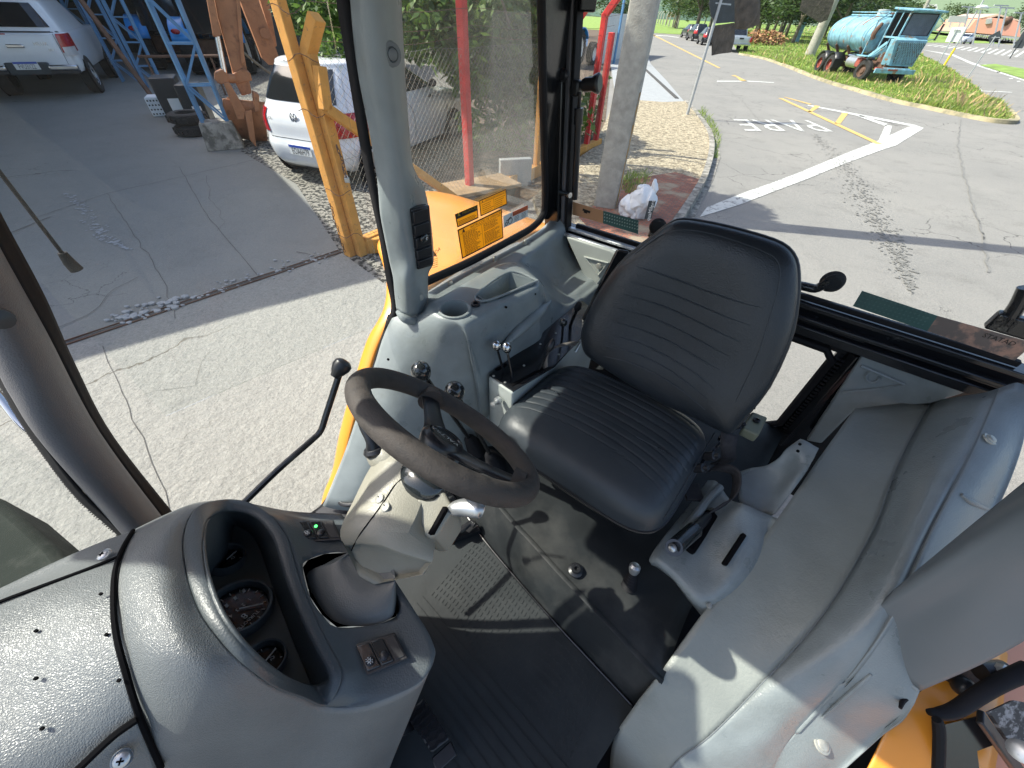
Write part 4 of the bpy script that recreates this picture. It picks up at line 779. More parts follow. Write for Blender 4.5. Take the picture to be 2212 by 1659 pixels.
# gas strut on the rear window
g0,g1,g2=cb(s8(275,1270),1.40),cb(s8(310,560),1.38),cb(s8(318,420),1.37)
gs=P_('gas_strut',MB().tube([g0,g1],.012,14),M['blkp']); P_('strut_collar',MB().tube([g0.lerp(g1,.86),g0.lerp(g1,1.02)],.0155,14),M['blkp'],gs)
P_('strut_rod',MB().tube([g1,g2],.006,12),M['blkp'],gs); P_('strut_mount',MB().box(cb(s8(290,385),1.38),(.03,.03,.045)),M['blkp'],gs,bevel=.008)
P_('rubber_bush',MB().lathe([(.016,0),(.020,.01),(.020,.035),(.026,.045),(.028,.055),(.022,.06),(0,.06)],cb(s8(340,360),1.385),(.9,.1,.15),n=24),M['blkp'],gs)
# ================================================================== GLAZING
def pane(nm,pts,mt,vec,par=None): m=MB(); m.prism(pts,vec); return P_(nm,m,M[mt],par,smooth=False)
sg=pane('side_window',[lc(-.838,.60,-.645),lc(-.838,1.27,-.645),lc(-.838,1.36,-.54),lc(-.838,1.36,.10),lc(-.838,.60,.10)],'glass',(-.004,0,0))
fr=[ca(c2(x,y),-.832) for x,y in ((985,1680),(1280,1545),(1560,1395),(1640,1345),(1690,1290),(1712,1200),(1705,800),(1690,0),(1690,-100))]
P_('window_rubber',MB().tube(fr,[.013]*9,10,sm=4),M['rub'],sg)
m=MB(); m.prism([ca(c2(*q),-.8365) for q in ((1690,-150),(1705,800),(1712,1200),(1688,1300),(1850,1300),(1860,800),(1890,-150))],(-.006,0,0)); P_('window_blackout',m,M['blk'],sg,smooth=False)
pane('door_window',[lc(-.838,-.02,-.60),lc(-.838,.52,-.66),lc(-.838,.56,.10),lc(-.838,-.02,.10)],'glassc',(-.004,0,0))
m=MB(); m.surf([[lc(-.80,-.18,z),lc(-.76,-.36,z),lc(-.62,-.56,z),lc(-.35,-.68,z),lc(.2,-.74,z),lc(.60,-.70,z)] for z in (-.80,-.35,.12)],4,3); P_('windscreen',m,M['glassc'],solid=.004)
rg_=pane('rear_window',[lc(-.74,1.425,-.62),lc(.60,1.425,-.62),lc(.60,1.425,.10),lc(-.74,1.425,.10)],'glassc',(0,.004,0))
# decals on side window (real thickness film on the inner face)
def decal(nm,pts,mt,off=.0015,fr_=None): 
    m=MB(); q=[ca(s5(x,y),-.834+off) for x,y in pts]; m.prism(q,(-.0006,0,0)); return P_(nm,m,M[mt],sg,smooth=False),q
def sticker(pts,mt='yel',border='ink',ins=.03,title=None,tsize=.0,lines=(),head=0,cols=1,tri=True,tpos=.3,ty=.12):
    o,q=decal('warning_sticker',pts,mt)
    c=sum(q,Vector())/4
    def at(u,v,h=.0010): return q[0].lerp(q[1],u).lerp(q[3].lerp(q[2],u),v)+Vector((h,0,0))
    a=ins; asp=(q[1]-q[0]).length/(q[3]-q[0]).length
    m=MB(); b_=a*asp; h0=.0008
    for u0,v0,u1,v1 in ((0,0,1,b_+head),(0,1-b_,1,1),(0,b_+head,a,1-b_),(1-a,b_+head,1,1-b_)): m.add([at(u0,v0,h0),at(u1,v0,h0),at(u1,v1,h0),at(u0,v1,h0)],[(0,1,2,3)])
    P_('sticker_border',m,M[border],sg,smooth=False)
    ex=(q[1]-q[0]); ey=(q[0]-q[3]); m=MB(); ink=M['ink'] if not head else M['yel']
    if title:
        m.text(title,at(tpos,ty+.02,.0016),ex.normalized(),ey.normalized(),tsize)
    if tri: 
        p=at(.08,ty+.03,.0016); s_=tsize*1.1; m.add([p,p+ex.normalized()*s_,p+ex.normalized()*s_/2+ey.normalized()*s_],[(0,1,2)])
    P_('sticker_title',m,ink,sg,smooth=False)
    m=MB(); rs=random.Random(len(lines)+int(c.y*100))
    for cidx in range(cols):
        x0=.08+cidx*.46 if cols>1 else .08; x1=x0+.40 if cols>1 else .9
        for v in lines:
            if rs.random()<.12: continue
            e=x0+(x1-x0)*(rs.random()*.35+.65); x=x0
            while x<e:
                w=rs.uniform(.015,.05)*(2 if cols==1 else 1); p0,p1=at(x,v,.0016),at(min(e,x+w),v,.0016); m.bar(p0,p1,.0016,.0002,up=(1,0,0)); x+=w+.012
    if cols>1: m.bar(at(.5,max(.2,ty+.06),.0016),at(.5,.97,.0016),.001,.0002,up=(1,0,0)); m.bar(at(.04,ty+.05,.0016),at(.96,ty+.05,.0016),.001,.0002,up=(1,0,0))
    P_('sticker_text',m,M['ink'],sg,smooth=False)
sticker([(315,640),(625,508),(640,690),(350,822)],title='PRECAUÇÃO',tsize=.0115,lines=[.52,.62,.72,.82],head=.30,tpos=.30,ty=.20,ins=.04)
sticker([(648,448),(1022,288),(1038,500),(672,668)],title='INSTRUÇÕES PARA MUDANÇA DE MARCHA',tsize=.0062,lines=[.35,.47,.59,.71,.83],cols=2,tpos=.2,ty=.16,ins=.025)
sticker([(350,855),(962,562),(985,965),(415,1255)],title='INSTRUÇÕES DE OPERAÇÃO',tsize=.0125,lines=[.22+i*.036 for i in range(21)],cols=2,tpos=.26,ty=.13,ins=.02)
o,q=decal('warning_label',[(985,665),(1322,512),(1322,672),(990,830)],'wht'); 
def wat(u,v,h=.001): return q[0].lerp(q[1],u).lerp(q[3].lerp(q[2],u),v)+Vector((h,0,0))
P_('label_red_band',MB().add([wat(.36,0),wat(1,0),wat(1,.38),wat(.36,.38)],[(0,1,2,3)]),M['red'],sg,smooth=False)
m=MB(); ex=(q[1]-q[0]).normalized(); ey=(q[0]-q[3]).normalized(); m.text('ALERTA AMARELO',wat(.46,.30,.0014),ex,ey,.0075); m.add([wat(.38,.32,.0014),wat(.43,.30,.0014),wat(.41,.12,.0014)],[(0,1,2)])
for u,v,r in ((.1,.75,.006),(.26,.62,.011)):
    c=wat(u,v,.0014); m.tube([c+ex*math.cos(t)*r+ey*math.sin(t)*r for t in np.linspace(0,6.28,17)[:-1]],.0010,5,closed=True)
m.bar(wat(.1,.5,.0014),wat(.27,.45,.0014),.003,.0003,up=(1,0,0)); m.bar(wat(.28,.45,.0014),wat(.30,.08,.0014),.0016,.0003,up=(1,0,0)); m.bar(wat(.17,.72,.0014),wat(.2,.5,.0014),.0025,.0003,up=(1,0,0))
for u in (.42,.72):
    for v in (.5,.62,.74,.86): m.bar(wat(u,v,.0014),wat(u+.2,v-.02,.0014),.0013,.0002,up=(1,0,0))
P_('label_print',m,M['ink'],sg,smooth=False)
# glass maker's mark behind the pillar
q=[ca(c2(x,y),-.8325) for x,y in ((1045,1470),(1085,1560))]; m=MB(); m.text('DDA',ca(c2(1044,1528),-.8322),(0,.93,.3),(0,-.0,1),.018)
for i in range(5): m.bar(ca(c2(1046,1540+i*12),-.8322),ca(c2(1078,1528+i*12),-.8322),.0014,.0003,up=(1,0,0))
for i in range(6): m.bar(ca(c2(1043+i*.5,1470+i*9),-.8322),ca(c2(1048+i*5,1482+i*7),-.8322),.003,.0003,up=(1,0,0))
P_('glass_mark',m,M['ink'],sg,smooth=False)
# ================================================================== REAR WALL
m=MB(); bb=lambda x,y,b=1.40: cb(V(x,y),b)
def rail(nm,p0,p1,w,h,mt,par=None,b=1.40,z=None,bev=.003): m=MB(); m.bar(p0,p1,w,h); return P_(nm,m,M[mt],par,bevel=bev)
rs_=rail('rear_sill',lc(-.80,1.44,-.662),lc(.66,1.44,-.662),.07,.035,'blk')
rail('rear_rail',lc(-.79,1.405,-.640),lc(-.22,1.405,-.640),.022,.012,'steel',rs_); rail('rear_rail',lc(-.78,1.375,-.655),lc(-.27,1.375,-.655),.018,.012,'steel',rs_)
rail('rear_rail',lc(-.1,1.405,-.645),lc(.66,1.405,-.645),.022,.016,'blk',rs_); rail('rear_rail',lc(-.1,1.375,-.672),lc(.66,1.375,-.672),.022,.014,'blk',rs_); rail('window_rubber',lc(-.74,1.43,-.630),lc(.62,1.43,-.630),.02,.016,'rub',rs_)
rail('rear_rail',lc(-.1,1.36,-.70),lc(.66,1.36,-.70),.03,.03,'blk',rs_)
# lower rear panel with opening
w0,w1,w2,w3=bb(1560,700),bb(1797,765),bb(1692,932),bb(1560,870)
x0,x1=-.10,.275; z0,z1=-1.16,-.765
m=MB()
for a0,a1,za,zb in ((-.85,x0,-1.45,-.68),(x1,.66,-1.45,-.68),(x0,x1,-1.45,z0),(x0,x1,z1,-.68)): m.box(lc((a0+a1)/2,1.425,(za+zb)/2),(a1-a0,.02,zb-za))
P_('rear_lower_panel',m,M['blk'],smooth=False)
lf=P_('lower_window_frame',MB().tube([lc(x0,1.41,z0),lc(x1-.04,1.41,z0),lc(x1,1.41,z0+.04),lc(x1,1.41,z1-.03),lc(x1-.03,1.41,z1),lc(x0,1.41,z1)],.014,8),M['rub'])
rail('frame_rib',lc(x1+.045,1.40,-1.2),lc(x1+.045,1.40,-.74),.03,.03,'blk',lf)
m=MB()
for i in range(26): m.box(lc(x1+.022,1.395,-1.15+i*.015),(.012,.004,.006))
P_('seal_ribs',m,M['rub'],lf,smooth=False)
pane('lower_glass',[lc(x0,1.425,z0),lc(x1,1.425,z0),lc(x1,1.425,z1),lc(x0,1.425,z1)],'glassc',(0,.004,0),lf)
# right rear bracket (cream) with embossed triangle
m=MB(); q=[cb(r5(x,y),1.35) for x,y in ((395,168),(600,232),(640,262),(520,420),(500,400),(455,300))]; m.prism(q,(0,.02,0)); br=P_('rear_bracket',m,M['cream'],bevel=.006)
m=MB(); m.tube([cb(r5(x,y),1.346) for x,y in ((480,262),(590,290),(545,345),(480,262))],.004,8); P_('bracket_rib',m,M['cream'],br)
P_('bracket_boss',MB().lathe([(.013,0),(.011,.004),(.006,.005),(0,.005)],cb(r5(548,305),1.345),(0,-1,0),n=20,cap=False),M['bolt'],br)
# rear work handle + latch handles outside rear window
h1=P_('rear_window_handle',MB().tube([cb(r5(x,y),1.47) for x,y in ((1380,395),(1475,395),(1545,408),(1590,385),(1610,365))],.014,14,sm=4),M['blk'])
P_('handle_rubber',MB().lathe([(.030,0),(.034,.008),(.026,.016),(.028,.024),(.020,.03),(0,.03)],cb(r5(1622,372),1.49),(.2,-1,.1),n=24),M['rub'],h1)
h2=P_('rear_window_latch',MB().tube([cb(r5(x,y),1.46) for x,y in ((795,165),(800,140),(812,125))],[.018,.014,.020],14,sm=4),M['blk'])
P_('handle_rubber',MB().lathe([(.026,0),(.030,.01),(.022,.018),(0,.02)],cb(r5(820,120),1.45),(.3,-1,.1),n=24),M['rub'],h2)
# right edge latch arm
a_=P_('wiper_motor_arm',MB().tube([cb(r6(x,y),1.44) for x,y in ((870,90),(840,150),(800,205),(785,220))],[.016,.016,.018,.02],12,sm=3),M['blk'])
P_('arm_mount',MB().box(cb(r6(838,215),1.44),(.10,.03,.05)),M['blk'],a_,bevel=.006)
# dotted shade strips on the rear glass
gd=mat('dark green film',(.05,.12,.11),.3)
def film(nm,pts,mt,b=1.421,par=rg_): m=MB(); m.prism([cb(p,b) for p in pts],(0,-.0008,0)); return P_(nm,m,mt,par,smooth=False)
film('shade_strip',[s8(505,1362),s8(787,1440),s8(783,1548),s8(503,1462)],gd)
m=MB()
for i in range(14):
    for j in range(3):
        u=(i+.5)/14; v=(j+.5)/3.6; x=505+(787-505)*u; y=1372+78*u+v*92; m.lathe([(.0026,0),(.0026,.001)],cb(s8(x,y),1.4195),(0,-1,0),n=6)
P_('shade_dots',m,mat('pale print',(.35,.45,.40),.5),rg_,smooth=False)
film('shade_strip',[r6(333,100),r6(580,182),r6(545,232),r6(303,150)],gd)
film('worn_label',[r6(580,182),r6(862,262),r6(862,300),r6(830,328),r6(545,232)],mat('brown worn label',(.16,.13,.115),.5,col2=(.45,.27,.2),c2s=18,c2t=(.5,.6)))
m=MB()
for i in range(16):
    for j in range(4): m.lathe([(.0024,0),(.0024,.001)],cb(r6(345+14*i-8*j,112+4.4*i+11*j),1.4195),(0,-1,0),n=6)
P_('shade_dots',m,mat('faint print',(.08,.16,.15),.5),rg_,smooth=False)
film('amber_label',[s8(262,1290),s8(505,1362),s8(503,1462),s8(258,1392)],mat('amber film',(.50,.27,.14),.4))
m=MB(); 
for q in (((340,1352),(400,1375)),((350,1368),(375,1378))): m.bar(cb(s8(*q[0]),1.418),cb(s8(*q[1]),1.418),.008,.0006,up=(0,1,0))
m.text('OI3',cb(r6(752,205),1.418),(.95,0,0),(0,0,1),.03); m.text('STATAD',cb(r6(722,250),1.4185),(.95,0,0),(0,0,1),.018)
P_('label_print',m,M['ink'],rg_,smooth=False)
# ================================================================== OUTSIDE OF CAB
m=MB(); 
aa=[(.10,-1.36),(.155,-1.25),(.22,-1.17),(.285,-1.05),(.35,-.945),(.42,-.845),(.49,-.75),(.57,-.68),(.66,-.65),(.72,-.642),(.80,-.636),(.90,-.632),(1.0,-.632),(1.15,-.64),(1.45,-.68),(1.8,-.86),(2.0,-1.1)]
m.surf([[lc(-.862,b+.015,z-.012),lc(-.872,b,z),lc(-.872-w*.15,b-.004,z+.003),lc(-.872-w*.4,b-.005,z+.004),lc(-.872-w*.75,b-.004,z+.002),lc(-.872-w,b,z-.008),lc(-.872-w*1.06,b+.02,z-.045)] for b,z in aa for w in [float(np.interp(b,[.6,.7,.8,.9,1.0,1.2],[.055,.2,.36,.44,.58,.72]))]],3,5); P_('right_fender',m,M['org'],solid=.004,angle=0)
# unseen roof, overhang shaped for its shade in the cab; hidden frame
m=MB(); rp_=[lc(-1.28,-.09,.26),lc(-1.28,1.62,.26),lc(.80,1.62,.26),lc(.80,-.09,.26)]; m.prism(rp_,(0,0,.10)); P_('roof',m,M['org'],bevel=.03,bseg=3); P_('roof_lining',MB().box(lc(-.22,.76,.252),(1.9,1.6,.012)),M['sky_'] if 'sky_' in M else M['pillar'])
m=MB(); m.box(lc(-.72,1.385,.2),(.2,.06,.12)); 
for a0 in(-.80,.62): m.bar(lc(a0,1.40,.0),lc(a0,1.40,.26),.05,.05)
m.bar(lc(-.79,.60,.06),lc(-.79,.62,.27),.05,.06); m.bar(lc(-.80,1.40,.12),lc(.62,1.40,.12),.05,.05); m.bar(lc(-.82,-.1,.2),lc(-.82,1.4,.2),.05,.06); m.bar(lc(.65,1.40,-.6),lc(.65,1.40,.26),.05,.05)
P_('roof_frame',m,M['blk'],bevel=.006)
# antenna / wiper rod outside right door
m=MB(); w0_=ca(V(-60,295),-.95); w1_=ca(V(138,552),-.95); w=P_('aerial_rod',MB().tube([w0_,w1_],.0028,8),M['rub']); P_('aerial_tip',MB().tube([ca(V(134,546),-.95),ca(V(150,567),-.95),ca(V(166,583),-.95)],[.006,.0085,.0095],14),M['rub'],w)
P_('mirror_bracket',MB().tube([ct(V(-60,790),1.5),ct(V(0,858),1.5),ct(V(50,920),1.5),ct(V(90,948),1.5),ct(V(128,985),1.5)],[.014,.014,.014,.013,.010],12,sm=4),M['chrome'])
shade_mirror=P_('wing_mirror',MB().box(lc(-1.17,-.415,.38),(.05,.17,.46)),M['blkp'],bevel=.02); P_('shade_mirror_glass',MB().box(lc(-1.142,-.415,.38),(.004,.15,.42)),M['chrome'],shade_mirror,bevel=.001); P_('shade_mirror_stem',MB().tube([lc(-.99,.05,.30),lc(-1.17,-.40,.30)],.014,10),M['blk'],shade_mirror)  # unseen mirror, added and sized to keep the sun off the dash
# engine bonnet dark panel seen beyond the windscreen, axle & wheels so the machine stands on the ground
m=MB(); q=[cz(V(-400,900),-1.0),cz(V(0,1075),-1.0),cz(V(118,1180),-1.0),cz(V(152,1228),-1.0),cz(V(150,1250),-1.0),cz(V(60,1330),-1.0),cz(V(-400,1500),-1.0)]; m.prism(q,(0,0,-.18)); P_('bonnet',m,mat('dusty dark green bonnet',(.016,.022,.018),.85,spec=.1,col2=(.05,.055,.047),c2s=12,c2t=(.5,.75)),bevel=.02)
m=MB(); m.box(lc(-.1,-.1,-1.55),(1.1,2.4,.30)); P_('chassis',m,M['rub'],bevel=.02)
def wheel(a,b,r,w):
    m=MB(); o=lc(a,b,-H+r); m.lathe([(r*.55,-w*.5),(r*.9,-w*.5),(r,-w*.35),(r,w*.35),(r*.9,w*.5),(r*.55,w*.5)],o,(1,0,0),n=40,cap=False); k=P_('wheel',m,M['rub']); P_('wheel_rim',MB().lathe([(r*.57,-w*.3),(r*.5,-.02),(.1,.0),(0,.0)],o,(1,0,0),n=32,cap=False),M['org'],k)
wheel(-1.12,1.0,.62,.32); wheel(1.05,1.0,.40,.30); wheel(-.85,-1.2,.40,.25); wheel(.65,-1.2,.40,.25)
# ================================================================== OUTSIDE : MATERIALS
def groundmat(name,c1_,c2_,speck,cs=.5,cw=.02,cmask=.56,bs=90,bd=.006,gr=.5,ccol=(.07,.068,.062),stain=.45):
    m=bpy.data.materials.new(name); m.use_nodes=True; t=m.node_tree; L=t.links.new; b=t.nodes['Principled BSDF']; tc=_n(t,'ShaderNodeTexCoord'); V_=tc.outputs['Object']
    def nz(sc,de=8,ro=.6,vec=None): q=_n(t,'ShaderNodeTexNoise'); q.inputs['Scale'].default_value=sc; q.inputs['Detail'].default_value=de; q.inputs['Roughness'].default_value=ro; L(vec or V_,q.inputs['Vector']); return q
    def mr(x,a,b_,c=0,d=1): q=_n(t,'ShaderNodeMapRange'); q.inputs[1].default_value=a; q.inputs[2].default_value=b_; q.inputs[3].default_value=c; q.inputs[4].default_value=d; L(x,q.inputs[0]); return q.outputs[0]
    def mix(f,a,b_,bt='MIX'):
        q=_n(t,'ShaderNodeMix',data_type='RGBA',blend_type=bt); L(f,q.inputs[0]) if not isinstance(f,float) else setattr(q.inputs[0],'default_value',f)
        for k,x in ((6,a),(7,b_)): 
            if isinstance(x,tuple): q.inputs[k].default_value=x+(1,)
            else: L(x,q.inputs[k])
        return q.outputs[2]
    big=nz(.35,10,.65); col=mix(mr(big.outputs[0],.38,.66),c1_,c2_)
    st=nz(1.7,10,.7); col=mix(mr(st.outputs[0],.52,.75,0,stain),col,tuple(x*.55 for x in c1_))
    sp=nz(speck,3,.8); col=mix(mr(sp.outputs[0],.30,.72,1-gr,1+gr),(0,0,0),col) if 0 else mix(mr(sp.outputs[0],.35,.7,0,gr),col,tuple(min(1,x*1.75) for x in c1_)); 
    sp2=nz(speck*.55,4,.8); col=mix(mr(sp2.outputs[0],.55,.72,0,gr*1.3),col,tuple(x*.45 for x in c1_))
    ds=nz(1.3,5,.6); ad=_n(t,'ShaderNodeMix',data_type='RGBA',blend_type='LINEAR_LIGHT'); ad.inputs[0].default_value=.35; L(V_,ad.inputs[6]); L(ds.outputs[1],ad.inputs[7])
    vo=_n(t,'ShaderNodeTexVoronoi',feature='DISTANCE_TO_EDGE'); vo.inputs['Scale'].default_value=cs; L(ad.outputs[2],vo.inputs['Vector'])
    ck=mr(vo.outputs[0],cw*.3,cw,1,0); mk_=mr(nz(.28,4,.5).outputs[0],cmask,cmask+.05); mu=_n(t,'ShaderNodeMath',operation='MULTIPLY'); L(ck,mu.inputs[0]); L(mk_,mu.inputs[1])
    vo2=_n(t,'ShaderNodeTexVoronoi',feature='DISTANCE_TO_EDGE'); vo2.inputs['Scale'].default_value=cs*5; L(ad.outputs[2],vo2.inputs['Vector'])
    ck2=mr(vo2.outputs[0],cw*.3,cw*1.6,.75,0); mk2=mr(nz(.5,4,.6).outputs[0],cmask+.04,cmask+.08); mu2=_n(t,'ShaderNodeMath',operation='MULTIPLY'); L(ck2,mu2.inputs[0]); L(mk2,mu2.inputs[1])
    mx_=_n(t,'ShaderNodeMath',operation='MAXIMUM'); L(mu.outputs[0],mx_.inputs[0]); L(mu2.outputs[0],mx_.inputs[1])
    col=mix(mx_.outputs[0],col,ccol); L(col,b.inputs['Base Color']); b.inputs['Roughness'].default_value=.88; b.inputs['Specular IOR Level'].default_value=.3
    bp=_n(t,'ShaderNodeBump'); bp.inputs['Distance'].default_value=bd; bp.inputs['Strength'].default_value=.8; L(nz(bs,5,.7).outputs[0],bp.inputs['Height']); bp2=_n(t,'ShaderNodeBump'); bp2.inputs['Distance'].default_value=bd*3; bp2.inputs['Strength'].default_value=.5; L(nz(bs*.2,6,.6).outputs[0],bp2.inputs['Height']); L(bp.outputs[0],bp2.inputs['Normal']); L(bp2.outputs[0],b.inputs['Normal'])
    return m
M['asph']=groundmat('sun bleached asphalt',(.235,.225,.205),(.185,.18,.168),60,.85,.008,.53,bs=80,gr=.42,stain=.85)
M['patch']=groundmat('darker asphalt patch',(.17,.165,.155),(.20,.195,.18),60,.5,.02,.52)
M['tar']=mat('dark tar speckle',(.182,.176,.16),.9)
M['yard']=groundmat('old yard concrete',(.235,.235,.215),(.20,.20,.184),50,.40,.006,.56,bs=50,gr=.2,stain=.35)
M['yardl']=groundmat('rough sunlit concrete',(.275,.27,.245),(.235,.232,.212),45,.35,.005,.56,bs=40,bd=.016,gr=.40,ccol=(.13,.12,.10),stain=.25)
M['aggr']=mat('exposed aggregate ground',(.25,.235,.20),.95,bump=(('v',40,.7),),var=.35,vs=40,col2=(.025,.025,.022),c2s=16,c2t=(.47,.54))
M['litter']=mat('leaf litter soil',(.15,.11,.075),.95,bump=(('v',25,.8),),var=.5,vs=12,col2=(.06,.045,.03),c2s=5)
M['grav']=mat('straw coloured gravel',(.40,.34,.235),.95,bump=(('v',22,1.0),),var=.5,vs=34,col2=(.19,.155,.10),c2s=9,c2t=(.47,.60))
M['slab']=mat('pale concrete slab',(.33,.34,.34),.8,bump=(('n',30,.3),),var=.08)
M['kerb']=mat('weathered kerb concrete',(.32,.30,.26),.9,bump=(('n',40,.6),),var=.25,vs=5,col2=(.14,.13,.11),c2s=7)
M['kerby']=mat('dry grass edge concrete',(.44,.37,.22),.9,bump=(('n',20,.6),),var=.25,vs=4,col2=(.22,.2,.13),c2s=2)
M['wpaint']=mat('worn white road paint',(.56,.56,.52),.8,var=.1,vs=4,col2=(.27,.265,.25),c2s=11,c2t=(.53,.60))
M['ypaint']=mat('worn yellow road paint',(.62,.40,.12),.75,var=.1,vs=4,col2=(.36,.30,.2),c2s=12,c2t=(.54,.66))
M['crack']=mat('crack filler',(.12,.115,.105),.95,spec=.1,var=.3)
M['joint']=mat('dirty joint',(.075,.07,.065),.9,var=.3,vs=20)
M['soil']=mat('roadside soil',(.26,.19,.12),.95,bump=(('n',20,.6),),var=.25)
M['grassb']=mat('grass base',(.20,.30,.06),.95,bump=(('n',12,.8),),var=.35,vs=1.2,col2=(.24,.22,.09),c2s=.5,c2t=(.58,.75))
M['pole']=mat('concrete pole',(.36,.345,.30),.85,bump=(('n',50,.5),('v',90,.3)),var=.14,vs=14,col2=(.25,.235,.20),c2s=5,c2t=(.52,.72))
M['opost']=mat('orange painted concrete',(.62,.29,.06),.8,bump=(('n',60,.5),),var=.14,vs=8,col2=(.30,.17,.07),c2s=30,c2t=(.60,.68))
M['rpost']=mat('red painted concrete',(.55,.035,.03),.7,bump=(('n',60,.4),),var=.2,vs=8)
M['wire']=mat('galvanised wire',(.20,.19,.17),.6,.3)
M['car']=mat('white car paint',(.74,.76,.78),.22,coat=.5,var=.02)
M['carb']=mat('black car paint',(.012,.014,.02),.2,coat=.6,var=.05)
M['carg']=mat('silver car paint',(.45,.48,.5),.3,.4,coat=.4,var=.03)
M['cglass']=mat('dark car glass',(.012,.014,.016),.06,spec=.8,coat=.5,var=.1)
M['tail']=mat('red tail lamp',(.38,.012,.015),.12,coat=.6,var=.3,vs=30)
M['lampw']=mat('clear lamp lens',(.6,.6,.6),.12,coat=.5)
M['plb']=mat('blue plate band',(.02,.07,.40),.4)
M['tyre']=mat('tyre',(.022,.021,.02),.85,bump=(('n',60,.4),),var=.3)
M['rim']=mat('wheel rim',(.42,.43,.44),.35,.7,var=.1)
M['truss']=mat('faded blue steel',(.10,.24,.42),.5,bump=(('n',60,.2),),var=.15,vs=5,col2=(.20,.28,.34),c2s=9,c2t=(.6,.72))
M['rusty']=mat('brown orange steel',(.40,.17,.075),.6,bump=(('n',50,.3),),var=.15,vs=5,col2=(.20,.085,.04),c2s=7,c2t=(.54,.7))
M['rustd']=mat('rusty steel',(.13,.07,.045),.8,bump=(('n',60,.4),),var=.3)
M['tblue']=mat('blue tractor paint',(.04,.30,.75),.3,coat=.3,var=.05)
M['sky_b']=mat('weathered light blue paint',(.19,.385,.47),.55,bump=(('n',30,.3),),var=.3,vs=4,col2=(.33,.20,.12),c2s=2.6,c2t=(.57,.66))
M['trred']=mat('oxide red paint',(.30,.07,.05),.7,var=.25,vs=8)
M['wood']=mat('rough timber',(.33,.22,.12),.85,bump=(('n',40,.4),),var=.2,vs=6)
M['woodd']=mat('dark weathered timber',(.075,.06,.048),.9,bump=(('n',40,.4),),var=.3)
M['wall_d']=mat('shaded shed sheet',(.022,.024,.025),.8,var=.3)  # near-black, the gloom inside the shed is put into the colour
M['wall_w']=mat('white corrugated wall',(.6,.6,.57),.7,var=.1)
M['pink']=mat('salmon painted wall',(.62,.30,.22),.85,var=.06,vs=.2)
M['bag']=mat('white woven sack',(.72,.74,.76),.6,bump=(('n',12,.5),),var=.05,vs=9)
M['panel']=mat('dark brown crumpled sheet',(.085,.07,.055),.8,bump=(('n',9,1.0),('n',30,.7)),var=.4,vs=6)
M['sgn']=mat('dark sign back',(.035,.045,.05),.5,var=.2)
M['galv']=mat('galvanised pole',(.45,.47,.48),.5,.5,var=.12,vs=10)
M['bark']=mat('tree bark',(.17,.145,.115),.9,bump=(('n',25,.7),),var=.3,vs=6)
M['dleaf']=mat('dead leaves',(.36,.19,.09),.9,var=.4,vs=4)
M['hill']=mat('far wooded hillside',(.07,.12,.085),1,var=.3,vs=.03,col2=(.16,.22,.13),c2s=.012,c2t=(.5,.56))  # green muted towards blue, some distance haze in the colour
M['hillb']=mat('hazed distant hill',(.10,.17,.25),1,var=.15,vs=.01)  # air haze over the farthest hill is put into this blue
M['field']=mat('far verge grass',(.30,.30,.17),.95,var=.2,vs=.3)
def leafmat(n,c,tr=.35):
    m=bpy.data.materials.new(n); m.use_nodes=True; t=m.node_tree; L=t.links.new; b=t.nodes['Principled BSDF']; o=t.nodes['Material Output']
    g=_n(t,'ShaderNodeNewGeometry'); rp=_n(t,'ShaderNodeValToRGB'); L(g.outputs['Random Per Island'],rp.inputs[0])
    e=rp.color_ramp.elements; e[0].color=[x*.55 for x in c]+[1]; e[1].color=[min(1,c[0]*1.7),min(1,c[1]*1.35),c[2]*1.2,1]
    L(rp.outputs[0],b.inputs['Base Color']); b.inputs['Roughness'].default_value=.5; b.inputs['Specular IOR Level'].default_value=.35
    tl=_n(t,'ShaderNodeBsdfTranslucent'); L(rp.outputs[0],tl.inputs[0]); x=_n(t,'ShaderNodeMixShader'); x.inputs[0].default_value=tr; L(b.outputs[0],x.inputs[1]); L(tl.outputs[0],x.inputs[2]); L(x.outputs[0],o.inputs[0]); return m
M['leaf']=leafmat('broad green leaves',(.09,.19,.035),.4); M['leafd']=leafmat('dark tree leaves',(.045,.095,.028)); M['leaff']=leafmat('far tree foliage',(.075,.13,.05)); M['grass']=leafmat('grass blades',(.235,.37,.085),.35); M['dry']=leafmat('dry straw',(.42,.36,.2),.2)
# ================================================================== GROUND
def sheet(nm,pts,z,mt,kind='structure',thick=0,sm=0):
    p=[Vector((q[0],q[1],z)) for q in pts]
    m=MB()
    if thick: m.prism(p,(0,0,-thick))
    else: m.poly(p)
    return tag(m.build(nm,M[mt],smooth=False),kind=kind)
g=lambda *P:[G(*p) for p in P]
sheet('ground',[(-400,-60),(900,-60),(900,900),(-400,900)],0,'asph')
m=MB()
yard=g((-400,1500),(-400,300),(0,60),(300,60),(520,200),(560,325),(640,398),(735,545),(845,625),(1000,760),(900,1500)); sheet('yard_pavement',yard,.004,'yard')
sheet('forecourt_pavement',g((-400,1500),(-400,880),(140,745),(300,693),(520,615),(735,545),(845,625),(1000,760),(900,1500)),.008,'yardl')
sheet('aggregate_ground',g((520,327),(640,398),(735,545),(845,625),(905,560),(1100,430),(1300,300),(1300,60),(500,60),(470,200)),.006,'aggr')
sheet('planting_soil',g((880,560),(960,470),(930,380),(1010,310),(1000,200),(1180,60),(1330,60),(1300,330),(1100,460)),.010,'litter')
